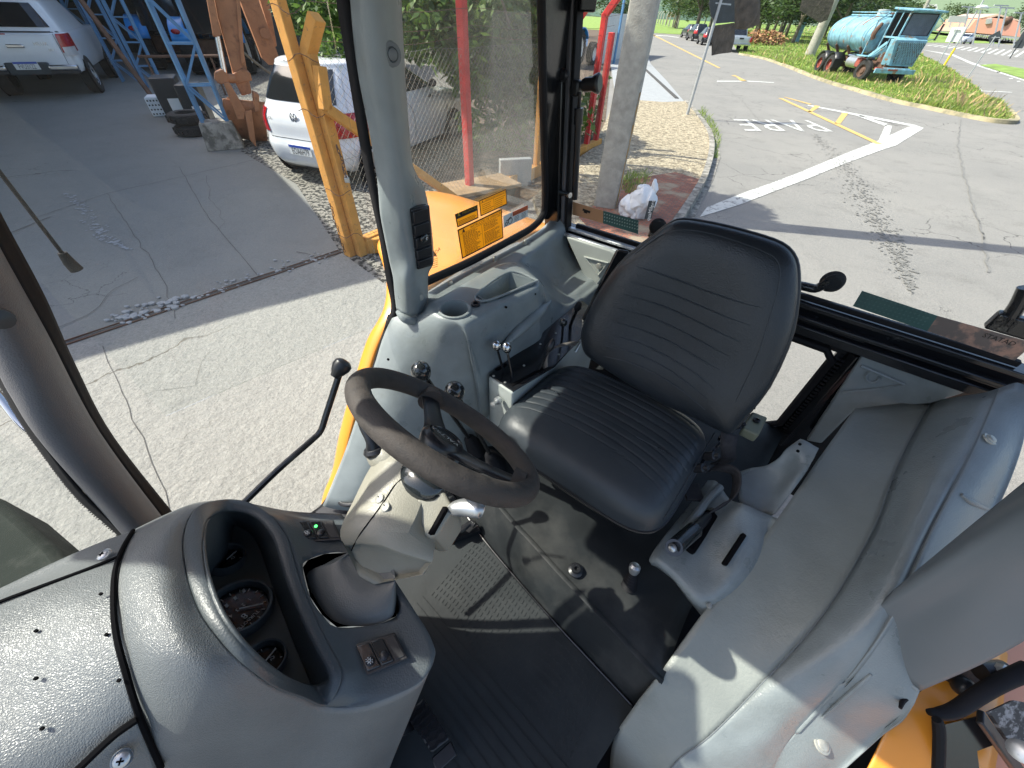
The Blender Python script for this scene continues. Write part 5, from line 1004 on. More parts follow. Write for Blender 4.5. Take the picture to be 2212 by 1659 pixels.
# strips and joints
def line(m,pts,w,z,jit=0,seg=1):
    P=[G(*p) for p in pts]
    if jit:
        Q=[]
        for a,b in zip(P,P[1:]):
            n=max(2,int((b-a).length/.12))
            for i in range(n): 
                q=a.lerp(b,i/n); Q.append(q+Vector((noise.noise(q*3.1)*jit,noise.noise(q*3.3+Vector((9,2,1)))*jit,0)))
        P=Q+[P[-1]]
    vs=[]
    for i,p in enumerate(P):
        d=(P[min(i+1,len(P)-1)]-P[max(i-1,0)]).normalized(); n=Vector((-d.y,d.x,0)); ww=w*(.6+.7*abs(noise.noise(p*7))) if jit else w
        vs+= [(p.x+n.x*ww/2,p.y+n.y*ww/2,z),(p.x-n.x*ww/2,p.y-n.y*ww/2,z)]
    m.add(vs,[(2*i,2*i+1,2*i+3,2*i+2) for i in range(len(P)-1)])
m=MB()
line(m,[(60,478),(230,420),(420,377),(600,335)],.012,.012,.02); line(m,[(388,362),(450,470),(560,600)],.008,.012,.02)
line(m,[(225,750),(260,830),(310,950),(368,1100)],.006,.012,.03); line(m,[(0,515),(110,470)],.02,.012,.02)
line(m,[(445,380),(455,430),(490,480),(470,500)],.005,.012,.06); line(m,[(300,860),(420,830),(455,760)],.003,.012,.05); line(m,[(640,545),(700,560),(735,548)],.012,.012,.05)
line(m,[(230,420),(300,520),(355,610),(380,690)],.007,.012,.05); line(m,[(20,760),(160,700),(300,600)],.008,.012,.1)
for c in ([(1490,130),(1580,200),(1600,215),(1640,260)],[(1530,205),(1570,215),(1640,222)]): line(m,c,.009,.008,.10)
tag(m.build('pavement_cracks',M['crack'],smooth=False),kind='structure')
m=MB(); line(m,[(140,745),(300,693),(520,615),(735,545)],.05,.014); tag(m.build('gate_channel',M['joint'],smooth=False),kind='structure')
m=MB()
for e in (-.035,.035):
    a,b=G(140,745),G(735,545); n=Vector((-(b-a).y,(b-a).x,0)).normalized()*e; m.bar(a+n+Vector((0,0,.016)),b+n+Vector((0,0,.016)),.008,.012)
tag(m.build('gate_rail',M['rustd'],smooth=False),'rusty steel gate rail set in the yard threshold','gate rail')
m=MB(); rs=random.Random(3)
for i in range(170):
    t=rs.random()**1.0; x=250+470*t+rs.gauss(0,16); y=700-148*t+rs.gauss(-4,7) 
    p=G(x,y); s=rs.uniform(.008,.035)*(1.3 if t<.4 else .7); m.ell((p.x,p.y,.012+s*.2),(s,s*rs.uniform(.5,1),s*.4),6)
tag(m.build('concrete_rubble',M['slab'],smooth=False),'pale crumbled concrete bits along the gate rail','rubble',kind='stuff')
# pale flecks strewn along a line on the yard
def blot(nm,pts,z,mt,n=420,seed=1,s0=.012,s1=.05,wd=1.):
    rs=random.Random(seed); m=MB(); P=g(*pts)
    for i in range(n):
        t=rs.random()*(len(P)-1); k=int(t); p=P[k].lerp(P[min(k+1,len(P)-1)],t-k); w=.07*math.sin(math.pi*min(1,t/(len(P)-1)*.9+.1))+.02
        x=p.x+rs.gauss(0,w*.6*wd); y=p.y+rs.gauss(0,w*.35*wd); s=rs.uniform(s0,s1); a=rs.random()*6
        m.poly([(x+s*math.cos(a+k*1.05)*rs.uniform(.5,1),y+s*math.sin(a+k*1.05)*rs.uniform(.5,1),z+i*1e-6) for k in range(6)])
    return tag(m.build(nm,M[mt],smooth=False),kind='structure')
blot('yard_pale_mark',[(142,418),(180,450),(205,490),(235,520),(280,540)],.011,'slab',n=230,s0=.008,s1=.032)
blot('tar_mottling',[c3(1210,640),c3(1330,760),c3(1430,900),c3(1500,1040),c3(1600,1200),c3(1680,1400)],.0088,'tar',n=1100,seed=4,s0=.006,s1=.032,wd=2.6)
m=MB(); line(m,[c3(*q) for q in ((1910,570),(1895,700),(1930,850),(1975,1000),(2020,1130),(2040,1300))],.04,.0086,.04); tag(m.build('tyre_track',M['patch'],smooth=False),kind='structure')
# pavement (sidewalk)
kp=[(1400,620),(1440,520),(1475,466),(1500,425),(1520,385),(1533,335),(1531,300),(1516,272),(1497,246),(1480,226)]
sw_=g(*kp,(1430,228),(1330,220),(1280,330),(1230,365),(1150,440),(1200,560)); sheet('pavement',sw_,.10,'grav',thick=.1)
sheet('concrete_apron',g((1480,226),(1462,205),(1440,178),(1405,140),(1392,105),(1380,60),(1300,60),(1320,150),(1330,222)),.05,'slab')
sheet('brick_pavement',[G(x,y,.1) for x,y in ((1335,560),(1470,465),(1497,420),(1512,388),(1460,372),(1345,390),(1250,470))],.104,'grav').data.materials[0]=(lambda: None)() or M['grav']
# brick pavers as a material
bm_=bpy.data.materials.new('red paving bricks'); bm_.use_nodes=True; t=bm_.node_tree; tc=_n(t,'ShaderNodeTexCoord'); mp_=_n(t,'ShaderNodeMapping'); mp_.inputs['Rotation'].default_value=(0,0,.5); bt=_n(t,'ShaderNodeTexBrick'); bt.inputs['Scale'].default_value=4.6
bt.inputs['Color1'].default_value=(.36,.13,.075,1); bt.inputs['Color2'].default_value=(.23,.09,.06,1); bt.inputs['Mortar'].default_value=(.13,.11,.09,1); bt.inputs['Mortar Size'].default_value=.03
t.links.new(tc.outputs['Object'],mp_.inputs[0]); t.links.new(mp_.outputs[0],bt.inputs[0]); nz=_n(t,'ShaderNodeTexNoise'); nz.inputs['Scale'].default_value=3; nz.inputs['Detail'].default_value=8; t.links.new(tc.outputs['Object'],nz.inputs[0])
mr=_n(t,'ShaderNodeMapRange'); mr.inputs[1].default_value=.5; mr.inputs[2].default_value=.65; t.links.new(nz.outputs[0],mr.inputs[0]); mx=_n(t,'ShaderNodeMix',data_type='RGBA'); t.links.new(mr.outputs[0],mx.inputs[0]); t.links.new(bt.outputs[0],mx.inputs[6]); mx.inputs[7].default_value=(.32,.26,.18,1)
t.links.new(mx.outputs[2],t.nodes['Principled BSDF'].inputs[0]); t.nodes['Principled BSDF'].inputs['Roughness'].default_value=.9
bp=_n(t,'ShaderNodeBump'); bp.inputs['Distance'].default_value=.01; t.links.new(bt.outputs[1],bp.inputs['Height']); bp.invert=True; t.links.new(bp.outputs[0],t.nodes['Principled BSDF'].inputs['Normal'])
bpy.data.objects['brick_pavement'].data.materials[0]=bm_
def kerbline(nm,pts,w,h,mt,z=0):
    P=[G(*p) for p in pts]; A=crom([list(p) for p in P],6); m=MB()
    rings=[]
    for i in range(len(A)):
        d=Vector(A[min(i+1,len(A)-1)]-A[max(i-1,0)]).normalized(); n=Vector((-d.y,d.x,0)); p=Vector(A[i])+Vector((0,0,.0)); j=noise.noise(p*1.7)*.012
        rings.append([p+n*(w/2),p+n*(w/2-.015)+Vector((0,0,h+j)),p-n*(w/2-.015)+Vector((0,0,h+j)),p-n*(w/2)])
    m.loft(rings,1,1); return tag(m.build(nm,M[mt],angle=30),kind='structure')
kerbline('kerb',kp,.14,.125,'kerb')
m=MB(); 
gt=[(1500,540),(1497,478),(1518,430),(1540,390),(1556,340),(1552,300),(1535,272)]
sheet('gutter',g(*gt,*kp[::-1][2:-1]),.010,'kerb')
m=MB()
a,b=G(1372,130,.05),G(1462,213,.05); m.bar(a+Vector((0,0,.012)),b+Vector((0,0,.012)),.14,.02); tag(m.build('apron_drain',M['joint'],smooth=False),kind='structure')
# grass island
isl=[(1598,118),(1650,128),(1700,145),(1750,165),(1800,183),(1850,197),(1900,212),(1950,225),(2000,235),(2050,246),(2100,256),(2150,265),(2186,264),(2172,240),(2150,222),(2120,205),(2085,178),(2062,160),(2040,145),(1995,125),(1985,110),(1975,95),(1960,80),(1900,62),(1700,50),(1560,58),(1580,90)]
IS=g(*isl); sheet('verge_soil',IS,.06,'grassb',thick=.06)
kerbline('verge_kerb',isl[:14],.28,.10,'kerby')
sheet('left_verge',g((1385,35),(1405,33),(1480,42),(1520,58),(1462,63),(1415,52),(1390,42)),.05,'grassb')
def inpoly(x,y,P):
    c=False; j=len(P)-1
    for i in range(len(P)):
        if (P[i].y>y)!=(P[j].y>y) and x<(P[j].x-P[i].x)*(y-P[i].y)/(P[j].y-P[i].y)+P[i].x: c=not c
        j=i
    return c
def blades(nm,P,n,h0,h1,w,mt,z=.05,seed=5,pix=None,lean=.4):
    rs=random.Random(seed); vs=[];fs=[]; xs=[p[0] for p in pix]; ys=[p[1] for p in pix]; k=0
    while k<n:
        x=rs.uniform(min(xs),max(xs)); y=rs.uniform(min(ys),max(ys)); q=G(x,y)
        if not inpoly(q.x,q.y,P): continue
        k+=1; dist=math.hypot(q.x,q.y); s=max(1,dist/22)
        cl=.5+noise.noise(Vector((q.x*.35,q.y*.35,0)))*1.1; h=rs.uniform(h0,h1)*max(.35,cl+.2); a=rs.random()*6.28; dx,dy=math.cos(a),math.sin(a); ww=w*s; l=lean*h
        o=len(vs); bx,by=rs.uniform(-1,1)*l,rs.uniform(-1,1)*l
        vs+=[(q.x-dx*ww,q.y-dy*ww,z),(q.x+dx*ww,q.y+dy*ww,z),(q.x+bx+dx*ww*.5,q.y+by+dy*ww*.5,z+h*.7),(q.x+bx*1.7,q.y+by*1.7,z+h)]
        fs+=[(o,o+1,o+2),(o,o+2,o+3)]
    m=MB(); m.v=vs; m.f=fs; m.m=[0]*len(fs); m.nonorm=True; return m.build(nm,M[mt],smooth=False)
tag(blades('verge_grass',IS,70000,.05,.20,.020,'grass',pix=isl,seed=2),'long bright green grass on the road island under the blue truck','grass',kind='stuff')
tag(blades('dry_grass',IS,2200,.15,.45,.02,'dry',pix=isl,seed=9),'dry straw stems scattered through the island grass','dry grass',kind='stuff')
wd=g((1482,262),(1515,240),(1540,262),(1555,300),(1548,345),(1525,340),(1520,300),(1500,285)); tag(blades('kerb_weeds',wd,1500,.05,.22,.007,'grass',z=.02,pix=[(1478,236),(1560,350)],seed=4),'low green weeds growing on the kerb corner','weeds',kind='stuff')
w2=g((1340,395),(1385,380),(1400,400),(1375,440),(1340,430)); tag(blades('pole_foot_grass',w2,350,.03,.14,.006,'grass',z=.1,pix=[(1330,375),(1405,445)],seed=6),'grass tufts at the foot of the concrete pole','grass',kind='stuff')
# ---- markings
def mark(nm,polys,mt,z=.008):
    m=MB()
    for p in polys: m.poly([Vector((q.x,q.y,z)) for q in g(*p)])
    return tag(m.build(nm,M[mt],smooth=False),kind='structure')
C=lambda *P:[c3(*p) for p in P]
mark('stop_line',[C((665,1036),(700,990),(800,950),(900,911),(1000,877),(1150,820),(1300,757),(1500,678),(1660,606),(1700,600),(1735,612),(1600,695),(1540,714),(1350,784),(1180,854),(1000,922),(860,976),(740,1014))],'wpaint')
mark('zone_marking',[C((1512,682),(1552,595),(1582,602),(1560,682)),C((1430,550),(1560,592),(1552,604),(1420,556)),C((1180,500),(1440,548),(1700,598),(1690,606),(1430,556),(1180,505))],'wpaint',.0085)
mark('centre_line',[C((1040,468),(1062,470),(1535,688),(1505,688)),C((1065,464),(1075,464),(1200,497),(1190,500)),C((1180,535),(1215,503),(1240,508),(1200,535)),C((1308,590),(1345,538),(1374,541),(1335,592)),
  [s3(*q) for q in ((130,385),(150,383),(890,752),(868,756))],[s3(*q) for q in ((1005,838),(1050,832),(1190,903),(1115,900),(1060,850))]],'ypaint',.009)
mark('far_marking',[[s3(*q) for q in ((30,385),(300,395),(430,412),(425,418),(300,402),(30,392))],[s3(*q) for q in ((850,895),(1190,895),(1480,912),(1480,920),(1190,905),(850,908))]],'wpaint',.009)
hz=[]
for i in range(14):
    t=i/13; x0=2000+t*190; y0=100+t*25; 
    hz.append([(x0,y0-2),(x0+22,y0-12*(.3+t)),(x0+26,y0-11*(.3+t)),(x0+6,y0-1)])
mark('hatched_marking',hz+[[(1985,106),(2060,118),(2100,135),(2215,172),(2215,176),(2098,139),(2058,121)]],'wpaint',.009)
mark('lane_dots',[[c4(*q) for q in P] for P in (((1770,700),(1800,695),(1810,705),(1780,708)),((1865,750),(1890,746),(1900,755),(1870,758)),((1915,780),(1945,776),(1955,785),(1920,788)),((2045,850),(2085,845),(2095,856),(2050,858)),((2130,882),(2165,878),(2172,888),(2135,890)),((1700,930),(1760,985),(2000,995),(2080,1000),(2080,1006),(1750,992)))],'wpaint',.009)
# PARE
qa,qb,qc,qd=[G(*s3(*q)) for q in ((1850,1333),(1030,1322),(1165,1452),(2140,1460))]   # start-far, end-far, end-near, start-near
tm=MB().text('PARE',(0,0,0),(1,0,0),(0,1,0),1.); xs=[v[0] for v in tm.v]; ys=[v[1] for v in tm.v]; x0,x1,y0,y1=min(xs),max(xs),min(ys),max(ys)
vs=[]
for x,y,_ in tm.v:
    u=(x-x0)/(x1-x0); v=(y-y0)/(y1-y0); p=qa.lerp(qb,u).lerp(qd.lerp(qc,u),v); vs.append((p.x,p.y,.009))
m=MB(); m.add(vs,tm.f); tag(m.build('stop_lettering',M['wpaint'],smooth=False),kind='structure')
# highway side, far ground
sheet('far_verge',[(q.x,q.y) for q in g((1990,70),(2212,101),(2400,128),(2400,108),(2212,90),(1990,66))],.02,'field')
sheet('traffic_island',g((2115,141),(2150,139),(2300,165),(2300,200),(2212,172)),.03,'grassb')
sheet('meadow',[(-20,110),(40,80),(120,120),(300,130),(800,300),(800,880),(-300,880),(-300,60),(-20,60)],.02,'grassb')
# ================================================================== FENCES
f0=G(785,550); f1=Vector((1.75,10.0,0)); fd=(f1-f0).normalized(); fn=Vector((fd.y,-fd.x,0)); FP=VPl(f0,fd)
def zat(b,ypix):                # height above a ground point that shows at this photo row
    lo,hi=-1.,9.
    for _ in range(40):
        mi=(lo+hi)/2; p=Vector((b[0],b[1],mi-H)); d=p.dot(Vector(FW)); y=CY-F*p.dot(Vector(UP))/d
        if y>ypix: lo=mi
        else: hi=mi
    return lo
# gate end post + fence post with cranked top
gA=G(757,552)
m=MB(); m.bar(gA,gA+Vector((0,0,3.0)),.085,.12,up=fn); m.bar(gA+Vector((-.03,.05,2.2)),gA+Vector((-.25,-.1,3.0)),.085,.1,up=fn)
gp_=m.build('gate_post',M['opost'],org=gA,bevel=.01); tag(gp_,'tall straight orange concrete gate post wound with barbed wire','gate post')
gB=gA+Vector((.125,.03,0)); zb=zat(gB,112)
m=MB(); top_=gB+Vector((0,0,zb)); n2=(fn*.8+fd*.2).normalized(); arm=top_+n2*.19+Vector((0,0,.23))
m.bar(gB,top_,.10,.12,up=fn); m.bar(top_-n2*.02-Vector((0,0,.03)),arm,.10,.11,up=fd); fpst=tag(m.build('fence_post',M['opost'],org=gB,bevel=.008),'orange concrete fence post with its top cranked to the right, beside the gate post','fence post','concrete posts of the wire fence')
# brace and stub
q=[FP(690,142,.10),FP(704,238,.10),FP(790,318,.10),FP(1020,480,.10)]; q[3]=Vector((q[3].x,q[3].y,.0))
m=MB(); m.bar(q[0],q[1],.09,.09,up=fn); m.bar(q[1]+Vector((0,0,.02)),q[3],.09,.09,up=fn); tag(m.build('fence_brace',M['opost'],org=Vector((q[3].x,q[3].y,0)),bevel=.008),'sloping orange concrete brace leaning on the fence behind the gate post','fence brace')
m=MB(); a=f0+Vector((0,0,.10)); m.bar(a+fd*.05,f1+Vector((0,0,.10)),.13,.20); tag(m.build('fence_footing',M['opost'],org=f0,bevel=.012),'low orange concrete beam running along the foot of the wire fence','fence footing')
def fpost(px,mt,label,h=2.5,armed=True,w=.10):
    b=FP(px[0],px[1]); b=Vector((b.x,b.y,0)); m=MB(); m.bar(b,b+Vector((0,0,h)),w,w,up=fn); 
    if armed: m.bar(b+Vector((0,0,h-.03)),b+fn*.28+Vector((0,0,h+.30)),w,w,up=fd)
    return tag(m.build('fence_post',M[mt],org=b,bevel=.008),label,'fence post','concrete posts of the wire fence')
fpost((1016,430),'rpost','red fence post seen through the middle of the side window',3.1,False,w=.10)
fpost((1157,375),'opost','orange fence post standing near the rear edge of the side window',1.5,False,.09)
fpost((1212,350),'rpost','red fence post hidden behind the black corner pillar of the cab',2.1)
pR=FP(1283,326); pR=Vector((pR.x,pR.y,0))
fpost((1266,318),'rpost','red fence post with cranked top left of the concrete pole',2.2)
m=MB(); tR=FP(1322,70); m.bar(pR,tR,.10,.10,up=fn); tag(m.build('fence_post',M['rpost'],org=pR,bevel=.008),'red fence post leaning hard against the concrete pole, wrapped in mesh','fence post','concrete posts of the wire fence')
# chain link
def chain(nm,a,b,h,sp,r,label,z0=.2):
    d=(b-a); Ln=d.length; d.normalize(); m=MB(); k=-h
    def seg(x0,z0_,x1,z1):
        pts=[]
        if x0<0: z0_+= -x0*(1 if z1>z0_ else -1); x0=0
        if x1>Ln: z1-= (x1-Ln)*(1 if z1>z0_ else -1); x1=Ln
        if x1<=x0: return
        n=max(1,int((x1-x0)/.5)); P=[]
        for i in range(n+1):
            t=i/n; x=x0+(x1-x0)*t; z=z0_+(z1-z0_)*t; w=noise.noise(Vector((x*1.2,z*1.1,3)))*.05; P.append(a+d*(x+w)+Vector((fn.x*w,fn.y*w,z0+z)))
        m.tube(P,r,3,cap=False)
    x=-h
    while x<Ln: seg(x,0,x+h,h); seg(x,h,x+h,0); x+=sp
    for zz in (z0,z0+h/2,z0+h): m.tube([a+d*t+Vector((0,0,zz+.015*math.sin(t*5))) for t in np.linspace(0,Ln,14)],r*1.2,4)
    return tag(m.build(nm,M['wire'],org=a),label,'fence')
chain('chain_link_fence',f0+fd*.06,f1,1.65,.075,.0016,'grey chain link mesh stretched between the orange and red posts')
# barbed wires
m=MB()
for zz,o in ((2.05,.0),(2.2,.1),(2.35,.2),(1.95,0)):
    m.tube([f0+fd*t+fn*o+Vector((0,0,zz-.05*math.sin(math.pi*t/6.8*3)**2)) for t in np.linspace(0,6.5,26)],.003,4)
for zz in (2.35,2.15,1.85,1.45,.75,.28):
    m.tube([gA+Vector((-.07+.30*t,-.075-.0*t+.02*math.sin(t*9),zz+.03*math.sin(t*7+zz*9))) for t in np.linspace(0,1,8)],.0035,4)
tag(m.build('barbed_wire',M['rustd'],org=f0),'rusty barbed wire strung along and around the orange posts','barbed wire')
# chain and padlock on the post
ch=thing('gate_chain','rusty gate chain with a padlock hanging on the orange post','chain',gB+Vector((.08,0,0)))
P=[FP(728,318,.08),FP(735,335,.08),FP(742,350,.08),FP(741,365,.08),FP(747,378,.08)]; b0_=Vector(ch.location)
m=MB()
for i in range(9):
    t=i/8*(len(P)-1); k=min(int(t),len(P)-2); p=P[k].lerp(P[k+1],t-k)-b0_; e=Vector((1,0,0)) if i%2 else Vector((0,1,0)); m.tube([p+e*math.cos(a)*.012+Vector((0,0,1))*math.sin(a)*.022 for a in np.linspace(0,6.28,11)[:-1]],.005,6,closed=True)
m.build('chain_links',M['rustd'],ch); pz=P[-1]-b0_+Vector((0,0,-.05)); k=MB().box(pz,(.05,.03,.05)).build('padlock',M['bolt'],ch,bevel=.006); MB().tube([pz+Vector((.016*math.cos(a),0,.02+.03*math.sin(a))) for a in np.linspace(0,3.14,9)],.005,6).build('shackle',M['steel'],k)
m=MB(); 
for i in range(16):
    p=gA+Vector((-.03+.01*math.sin(i),-.075,.62-i*.035)); e=Vector((1,0,0)) if i%2 else Vector((0,.6,0)); m.tube([p+e*math.cos(a)*.012+Vector((0,0,1))*math.sin(a)*.02 for a in np.linspace(0,6.28,9)[:-1]],.004,5,closed=True)
tag(m.build('hanging_chain',M['rustd'],org=gA),'rusty chain hanging loose down the left of the orange gate post','chain')
# utility pole with stained foot
pb=Vector((1.34,6.17,0)); pt=thing('utility_pole','thick square concrete utility pole, stained yellow at its foot','utility pole',pb,-.32)
m=MB(); m.loft([[Vector((x*w,y*w,z)) for x,y in ((-1,-1),(-.8,-1.08),(.8,-1.08),(1,-1),(1,1),(-1,1))] for z,w in ((0,.165),(2,.158),(9,.10))],1,1); m.build('pole_shaft',M['pole'],pt,bevel=.015)
m=MB(); m.box((.168,-.10,.75),(.012,.08,1.5)); m.build('yellow_stain_band',mat('ochre stain',(.42,.24,.06),.8,var=.3,vs=6,col2=(.3,.26,.2),c2s=8),pt)
# bag
bg_=G(1378,470,.1); bt_=thing('sack','white plastic sack slumped on the brick pavement beside the concrete pole','sack',(bg_.x,bg_.y,.1),-.15)
m=MB(); m.ell((0,0,.19),(.19,.14,.22),60); m.ell((-.16,.02,.12),(.15,.12,.14),48); m.ell((.10,.02,.38),(.06,.05,.13),36); m.ell((-.05,.0,.36),(.10,.04,.08),30)
m.v=[tuple(Vector(v)+Vector((noise.noise(Vector(v)*7),noise.noise(Vector(v)*7+Vector((5,5,5))),noise.noise(Vector(v)*8+Vector((1,9,2)))))*.05+Vector((1,1,1))*((.5-abs(noise.noise(Vector(v)*14)))*.035)+Vector((noise.noise(Vector(v)*30),noise.noise(Vector(v)*31),0))*.012) for v in m.v]; m.build('sack_body',M['bag'],bt_,angle=0)
m=MB(); m.add([(.06,-.165,.06),(.155,-.15,.06),(.155,-.13,.30),(.06,-.15,.30)],[(0,1,2,3)]); m.v=[(x,y-.035,z) for x,y,z in m.v]; m.build('sack_print_band',M['sgn'],bt_,smooth=False)
m=MB(); m.text('quaMilpro',(.135,-.205,.045),(0,.06,1),(-1,.1,0),.068); m.v=[(x,y-.006,z) for x,y,z in m.v]; m.build('sack_lettering',M['wht'],bt_,smooth=False)
# things behind the fence
def at_(p,z=0): q=G(*p); return Vector((q.x,q.y,z))
b=at_((1020,455)); tb=thing('timber_box','low timber box with a pale plank lid behind the fence','box',b+Vector((.1,.25,0)),.62)
MB().box((0,0,.13),(1.15,.55,.26)).build('box_side',M['woodd'],tb,bevel=.01); MB().box((-.03,0,.285),(1.2,.6,.05)).build('plank_lid',M['wood'],tb,bevel=.008)
b=at_((1112,402)); tag(MB().box((b.x,b.y,.22),(.55,.12,.42),Matrix.Rotation(.3,3,'Z')).build('concrete_block',M['slab'],org=b,bevel=.01),'pale grey concrete slab standing behind the fence at the window edge','concrete slab')
b=at_((838,545)); tag(MB().box((b.x-.25,b.y+.0,.09),(.38,.16,.18),Matrix.Rotation(.25,3,'Z')).build('kerb_block',M['opost'],org=b,bevel=.012),'short orange concrete block at the foot of the gate post','concrete block')
# ================================================================== TREES
def leaves(m,c,r,n,L,Wd,rs,droop=.5,shell=.35):
    for _ in range(n):
        while True:
            d=Vector((rs.uniform(-1,1),rs.uniform(-1,1),rs.uniform(-1,1)))
            if .05<d.length<1: break
        k=d.length; d=d.normalized()*(shell+(1-shell)*k); p=Vector(c)+Vector((d.x*r[0],d.y*r[1],d.z*r[2]))
        a=rs.random()*6.28; ax=Vector((math.cos(a),math.sin(a),-droop*rs.uniform(0,2)+rs.uniform(-.3,.3))).normalized(); s=ax.cross(Vector((rs.gauss(0,.6),rs.gauss(0,.6),1))).normalized(); l=L*rs.uniform(.6,1.25); w=Wd*rs.uniform(.7,1.2)
        o=len(m.v); q=[p,p+ax*l*.45+s*w*.5,p+ax*l,p+ax*l*.45-s*w*.5]
        m.v+=[tuple(x) for x in q]; m.f.append((o,o+1,o+2,o+3)); m.m.append(0)
def tree(nm,label,loc,trunk,limbs,clumps,n,L,Wd,mt,seed,group=None,droop=.4,shell=.35,tr=.12):
    rs=random.Random(seed); t=thing(nm,label,'tree',loc,0,group)
    m=MB(); m.tube([Vector(p) for p in trunk],[tr*(1-.5*i/max(1,len(trunk)-1)) for i in range(len(trunk))],9,sm=4)
    for l in limbs: m.tube([Vector(p) for p in l],[tr*.45,tr*.3,tr*.12][:len(l)] if len(l)<=3 else [tr*.45]+[tr*.25]*(len(l)-2)+[tr*.1],7,sm=3)
    m.build('trunk',M['bark'],t,angle=0)
    m=MB(); tot=sum(c[1][0]*c[1][1]*c[1][2] for c in clumps)
    for c,r in clumps: leaves(m,c,r,int(n*r[0]*r[1]*r[2]/tot)+8,L,Wd,rs,droop,shell)
    m.nonorm=True; m.build('crown',M[mt],t,smooth=False); return t
Wt=lambda x,y,t: Vector(ray(x,y))*t+Vector((0,0,H))
tb_=at_((1122,318)); rs=random.Random(5)
cl=[]
for x,y,t,r in ((900,60,6.3,.55),(960,30,6.6,.6),(1040,60,6.8,.6),(1110,30,7.0,.65),(1000,110,6.6,.5),(1080,120,7.2,.55),(1150,90,7.4,.55),(1060,200,7.4,.42),(1130,190,7.6,.5),(1160,150,7.6,.45),(1010,170,6.6,.36),(1050,262,7.4,.34),(1010,255,6.8,.25),(1165,250,7.6,.35),(1120,240,7.8,.3),(880,10,6.4,.55),(985,-40,6.8,.8),(1090,-50,7.2,.9),(1260,230,7.6,.22),(1275,200,7.8,.22),(1262,270,7.2,.2),(1290,170,8.2,.2)):
    p=Wt(x,y,t)-tb_; cl.append((p,(r,r*.8,r*.75)))
for i in range(8):
    cl.append((Vector((-4.5,6.7,6.9))+Vector((.9,-.3,0))*(-1.0+.25*i)+Vector((rs.uniform(-.1,.1),rs.uniform(-.1,.1),rs.uniform(-.2,.2)))-tb_,(.62,.62,.5)))
for i in range(9):
    a=rs.random()*6.28; q=rs.uniform(.2,1.5); cl.append((Vector((-4.1+math.cos(a)*q,7.6+math.sin(a)*q*.8,6.9+rs.uniform(-.4,.4)))-tb_,(.6,.6,.4)))
for x,y,t,r in ((1130,100,6.9,.5),(1080,60,6.6,.5),(1165,130,7.0,.45),(1090,170,7.2,.4),(1150,240,7.3,.35),(1050,20,6.4,.5),(1160,20,6.8,.5),(1100,230,7.6,.3),(960,80,7.4,.7),(1040,140,8,.7),(1110,130,8,.7),(1170,60,8,.7),(1000,40,8,.8),(1175,190,8.2,.5),(1090,300,8.2,.35),(1150,290,8.4,.4)):
    cl.append((Wt(x,y,t)-tb_,(r,r*.8,r*.75)))
tree('garden_tree','broad leaved garden tree with a leaning grey trunk behind the wire fence',tb_,[(0,0,0),(-.25,.1,.9),(-.5,0,1.9),(-1.0,-.4,3.2),(-2.3,-1.3,4.8),(-3.6,-2.6,6.2)],[[(-.25,.1,.9),(-.2,-.6,1.8),(-.4,-1.4,2.4)],[(-.5,0,1.9),(.3,-.3,2.8),(.9,-.8,3.4)],[(-1.,-.4,3.2),(-1.2,-1.6,3.2),(-1.5,-2.6,3.0)],[(-3.6,-2.6,6.2),(-4.6,-3.4,6.7),(-5.6,-3.6,6.9)]],cl,22000,.20,.095,'leaf',11,droop=.7,shell=.2,tr=.13)
b=at_((640,200)); cl=[]
for x,y,t,r in ((640,20,6.2,.28),(690,45,6.0,.30),(720,100,5.8,.24),(610,10,6.6,.2),(715,10,6.0,.34),(700,135,5.8,.16),(735,150,5.8,.2),(660,60,6.2,.2)):
    cl.append((Wt(x,y,t)-b,(r,r,r*.9)))
tree('shrub','leafy shrub hanging behind the top of the orange gate post',b,[(0,0,0),(.4,-3.0,1.2),(.9,-4.5,1.9)],[],cl,1500,.14,.06,'leaf',12,droop=.7,shell=.1,tr=.04)
# small plants by the fence foot
def plantlet(px,label,n,r,seed,z=0,t=None):
    b=at_(px); rs=random.Random(seed); th_=thing('fence_plant',label,'plant',b); m=MB(); m.tube([(0,0,0),(.02,0,r*.8)],.008,5); m.build('stem',M['bark'],th_); m=MB(); leaves(m,(0,0,r),(r*.8,r*.8,r),n,.13,.05,rs,.5,.1); m.nonorm=True; m.build('foliage',M['leaf'],th_,smooth=False)
plantlet((1262,300),'green shrub in the window gap between corner pillar and red post',380,.42,21)
plantlet((1040,330),'small green plant beside the white car front wheel',160,.26,22)
plantlet((1095,335),'low plant at the foot of the leaning tree trunk',160,.28,23)
# far trees
def far_tree(seed,h,w,n,mt,nm='tree',lab='',grp=None,loc=(0,0,0),L=.5):
    rs=random.Random(seed); cl=[]
    for i in range(14):
        a=rs.random()*6.28; q=rs.random()**.5*w*.55; zz=h*rs.uniform(.38,.88); cl.append(((math.cos(a)*q,math.sin(a)*q,zz),(w*.27*rs.uniform(.7,1.2),w*.27*rs.uniform(.7,1.2),h*.15*rs.uniform(.7,1.3))))
    return tree(nm,lab,loc,[(0,0,0),(.1,0,h*.3),(.05,.1,h*.7)],[[(0,0,h*.3),(w*.2,0,h*.5),(w*.35,0,h*.65)],[(0,0,h*.3),(-w*.2,.1,h*.5),(-w*.3,0,h*.7)]],cl,n,L,L*.6,mt,seed,grp,.2,.3,tr=h*.03)
FT=[('roundish dark tree at the far bend of the road behind the fence',(1456,60),8,7,'leafd'),('bushy pale green tree behind the parked black cars',(1520,58),7,8,'leaff'),('tall dark tree overhanging the far end of the green meadow',(1625,62),10,11,'leafd')]
for i,(lb,px,h,w,mt) in enumerate(FT): far_tree(31+i,h,w,2600,mt,'tree',lb,None,at_(px),.42)
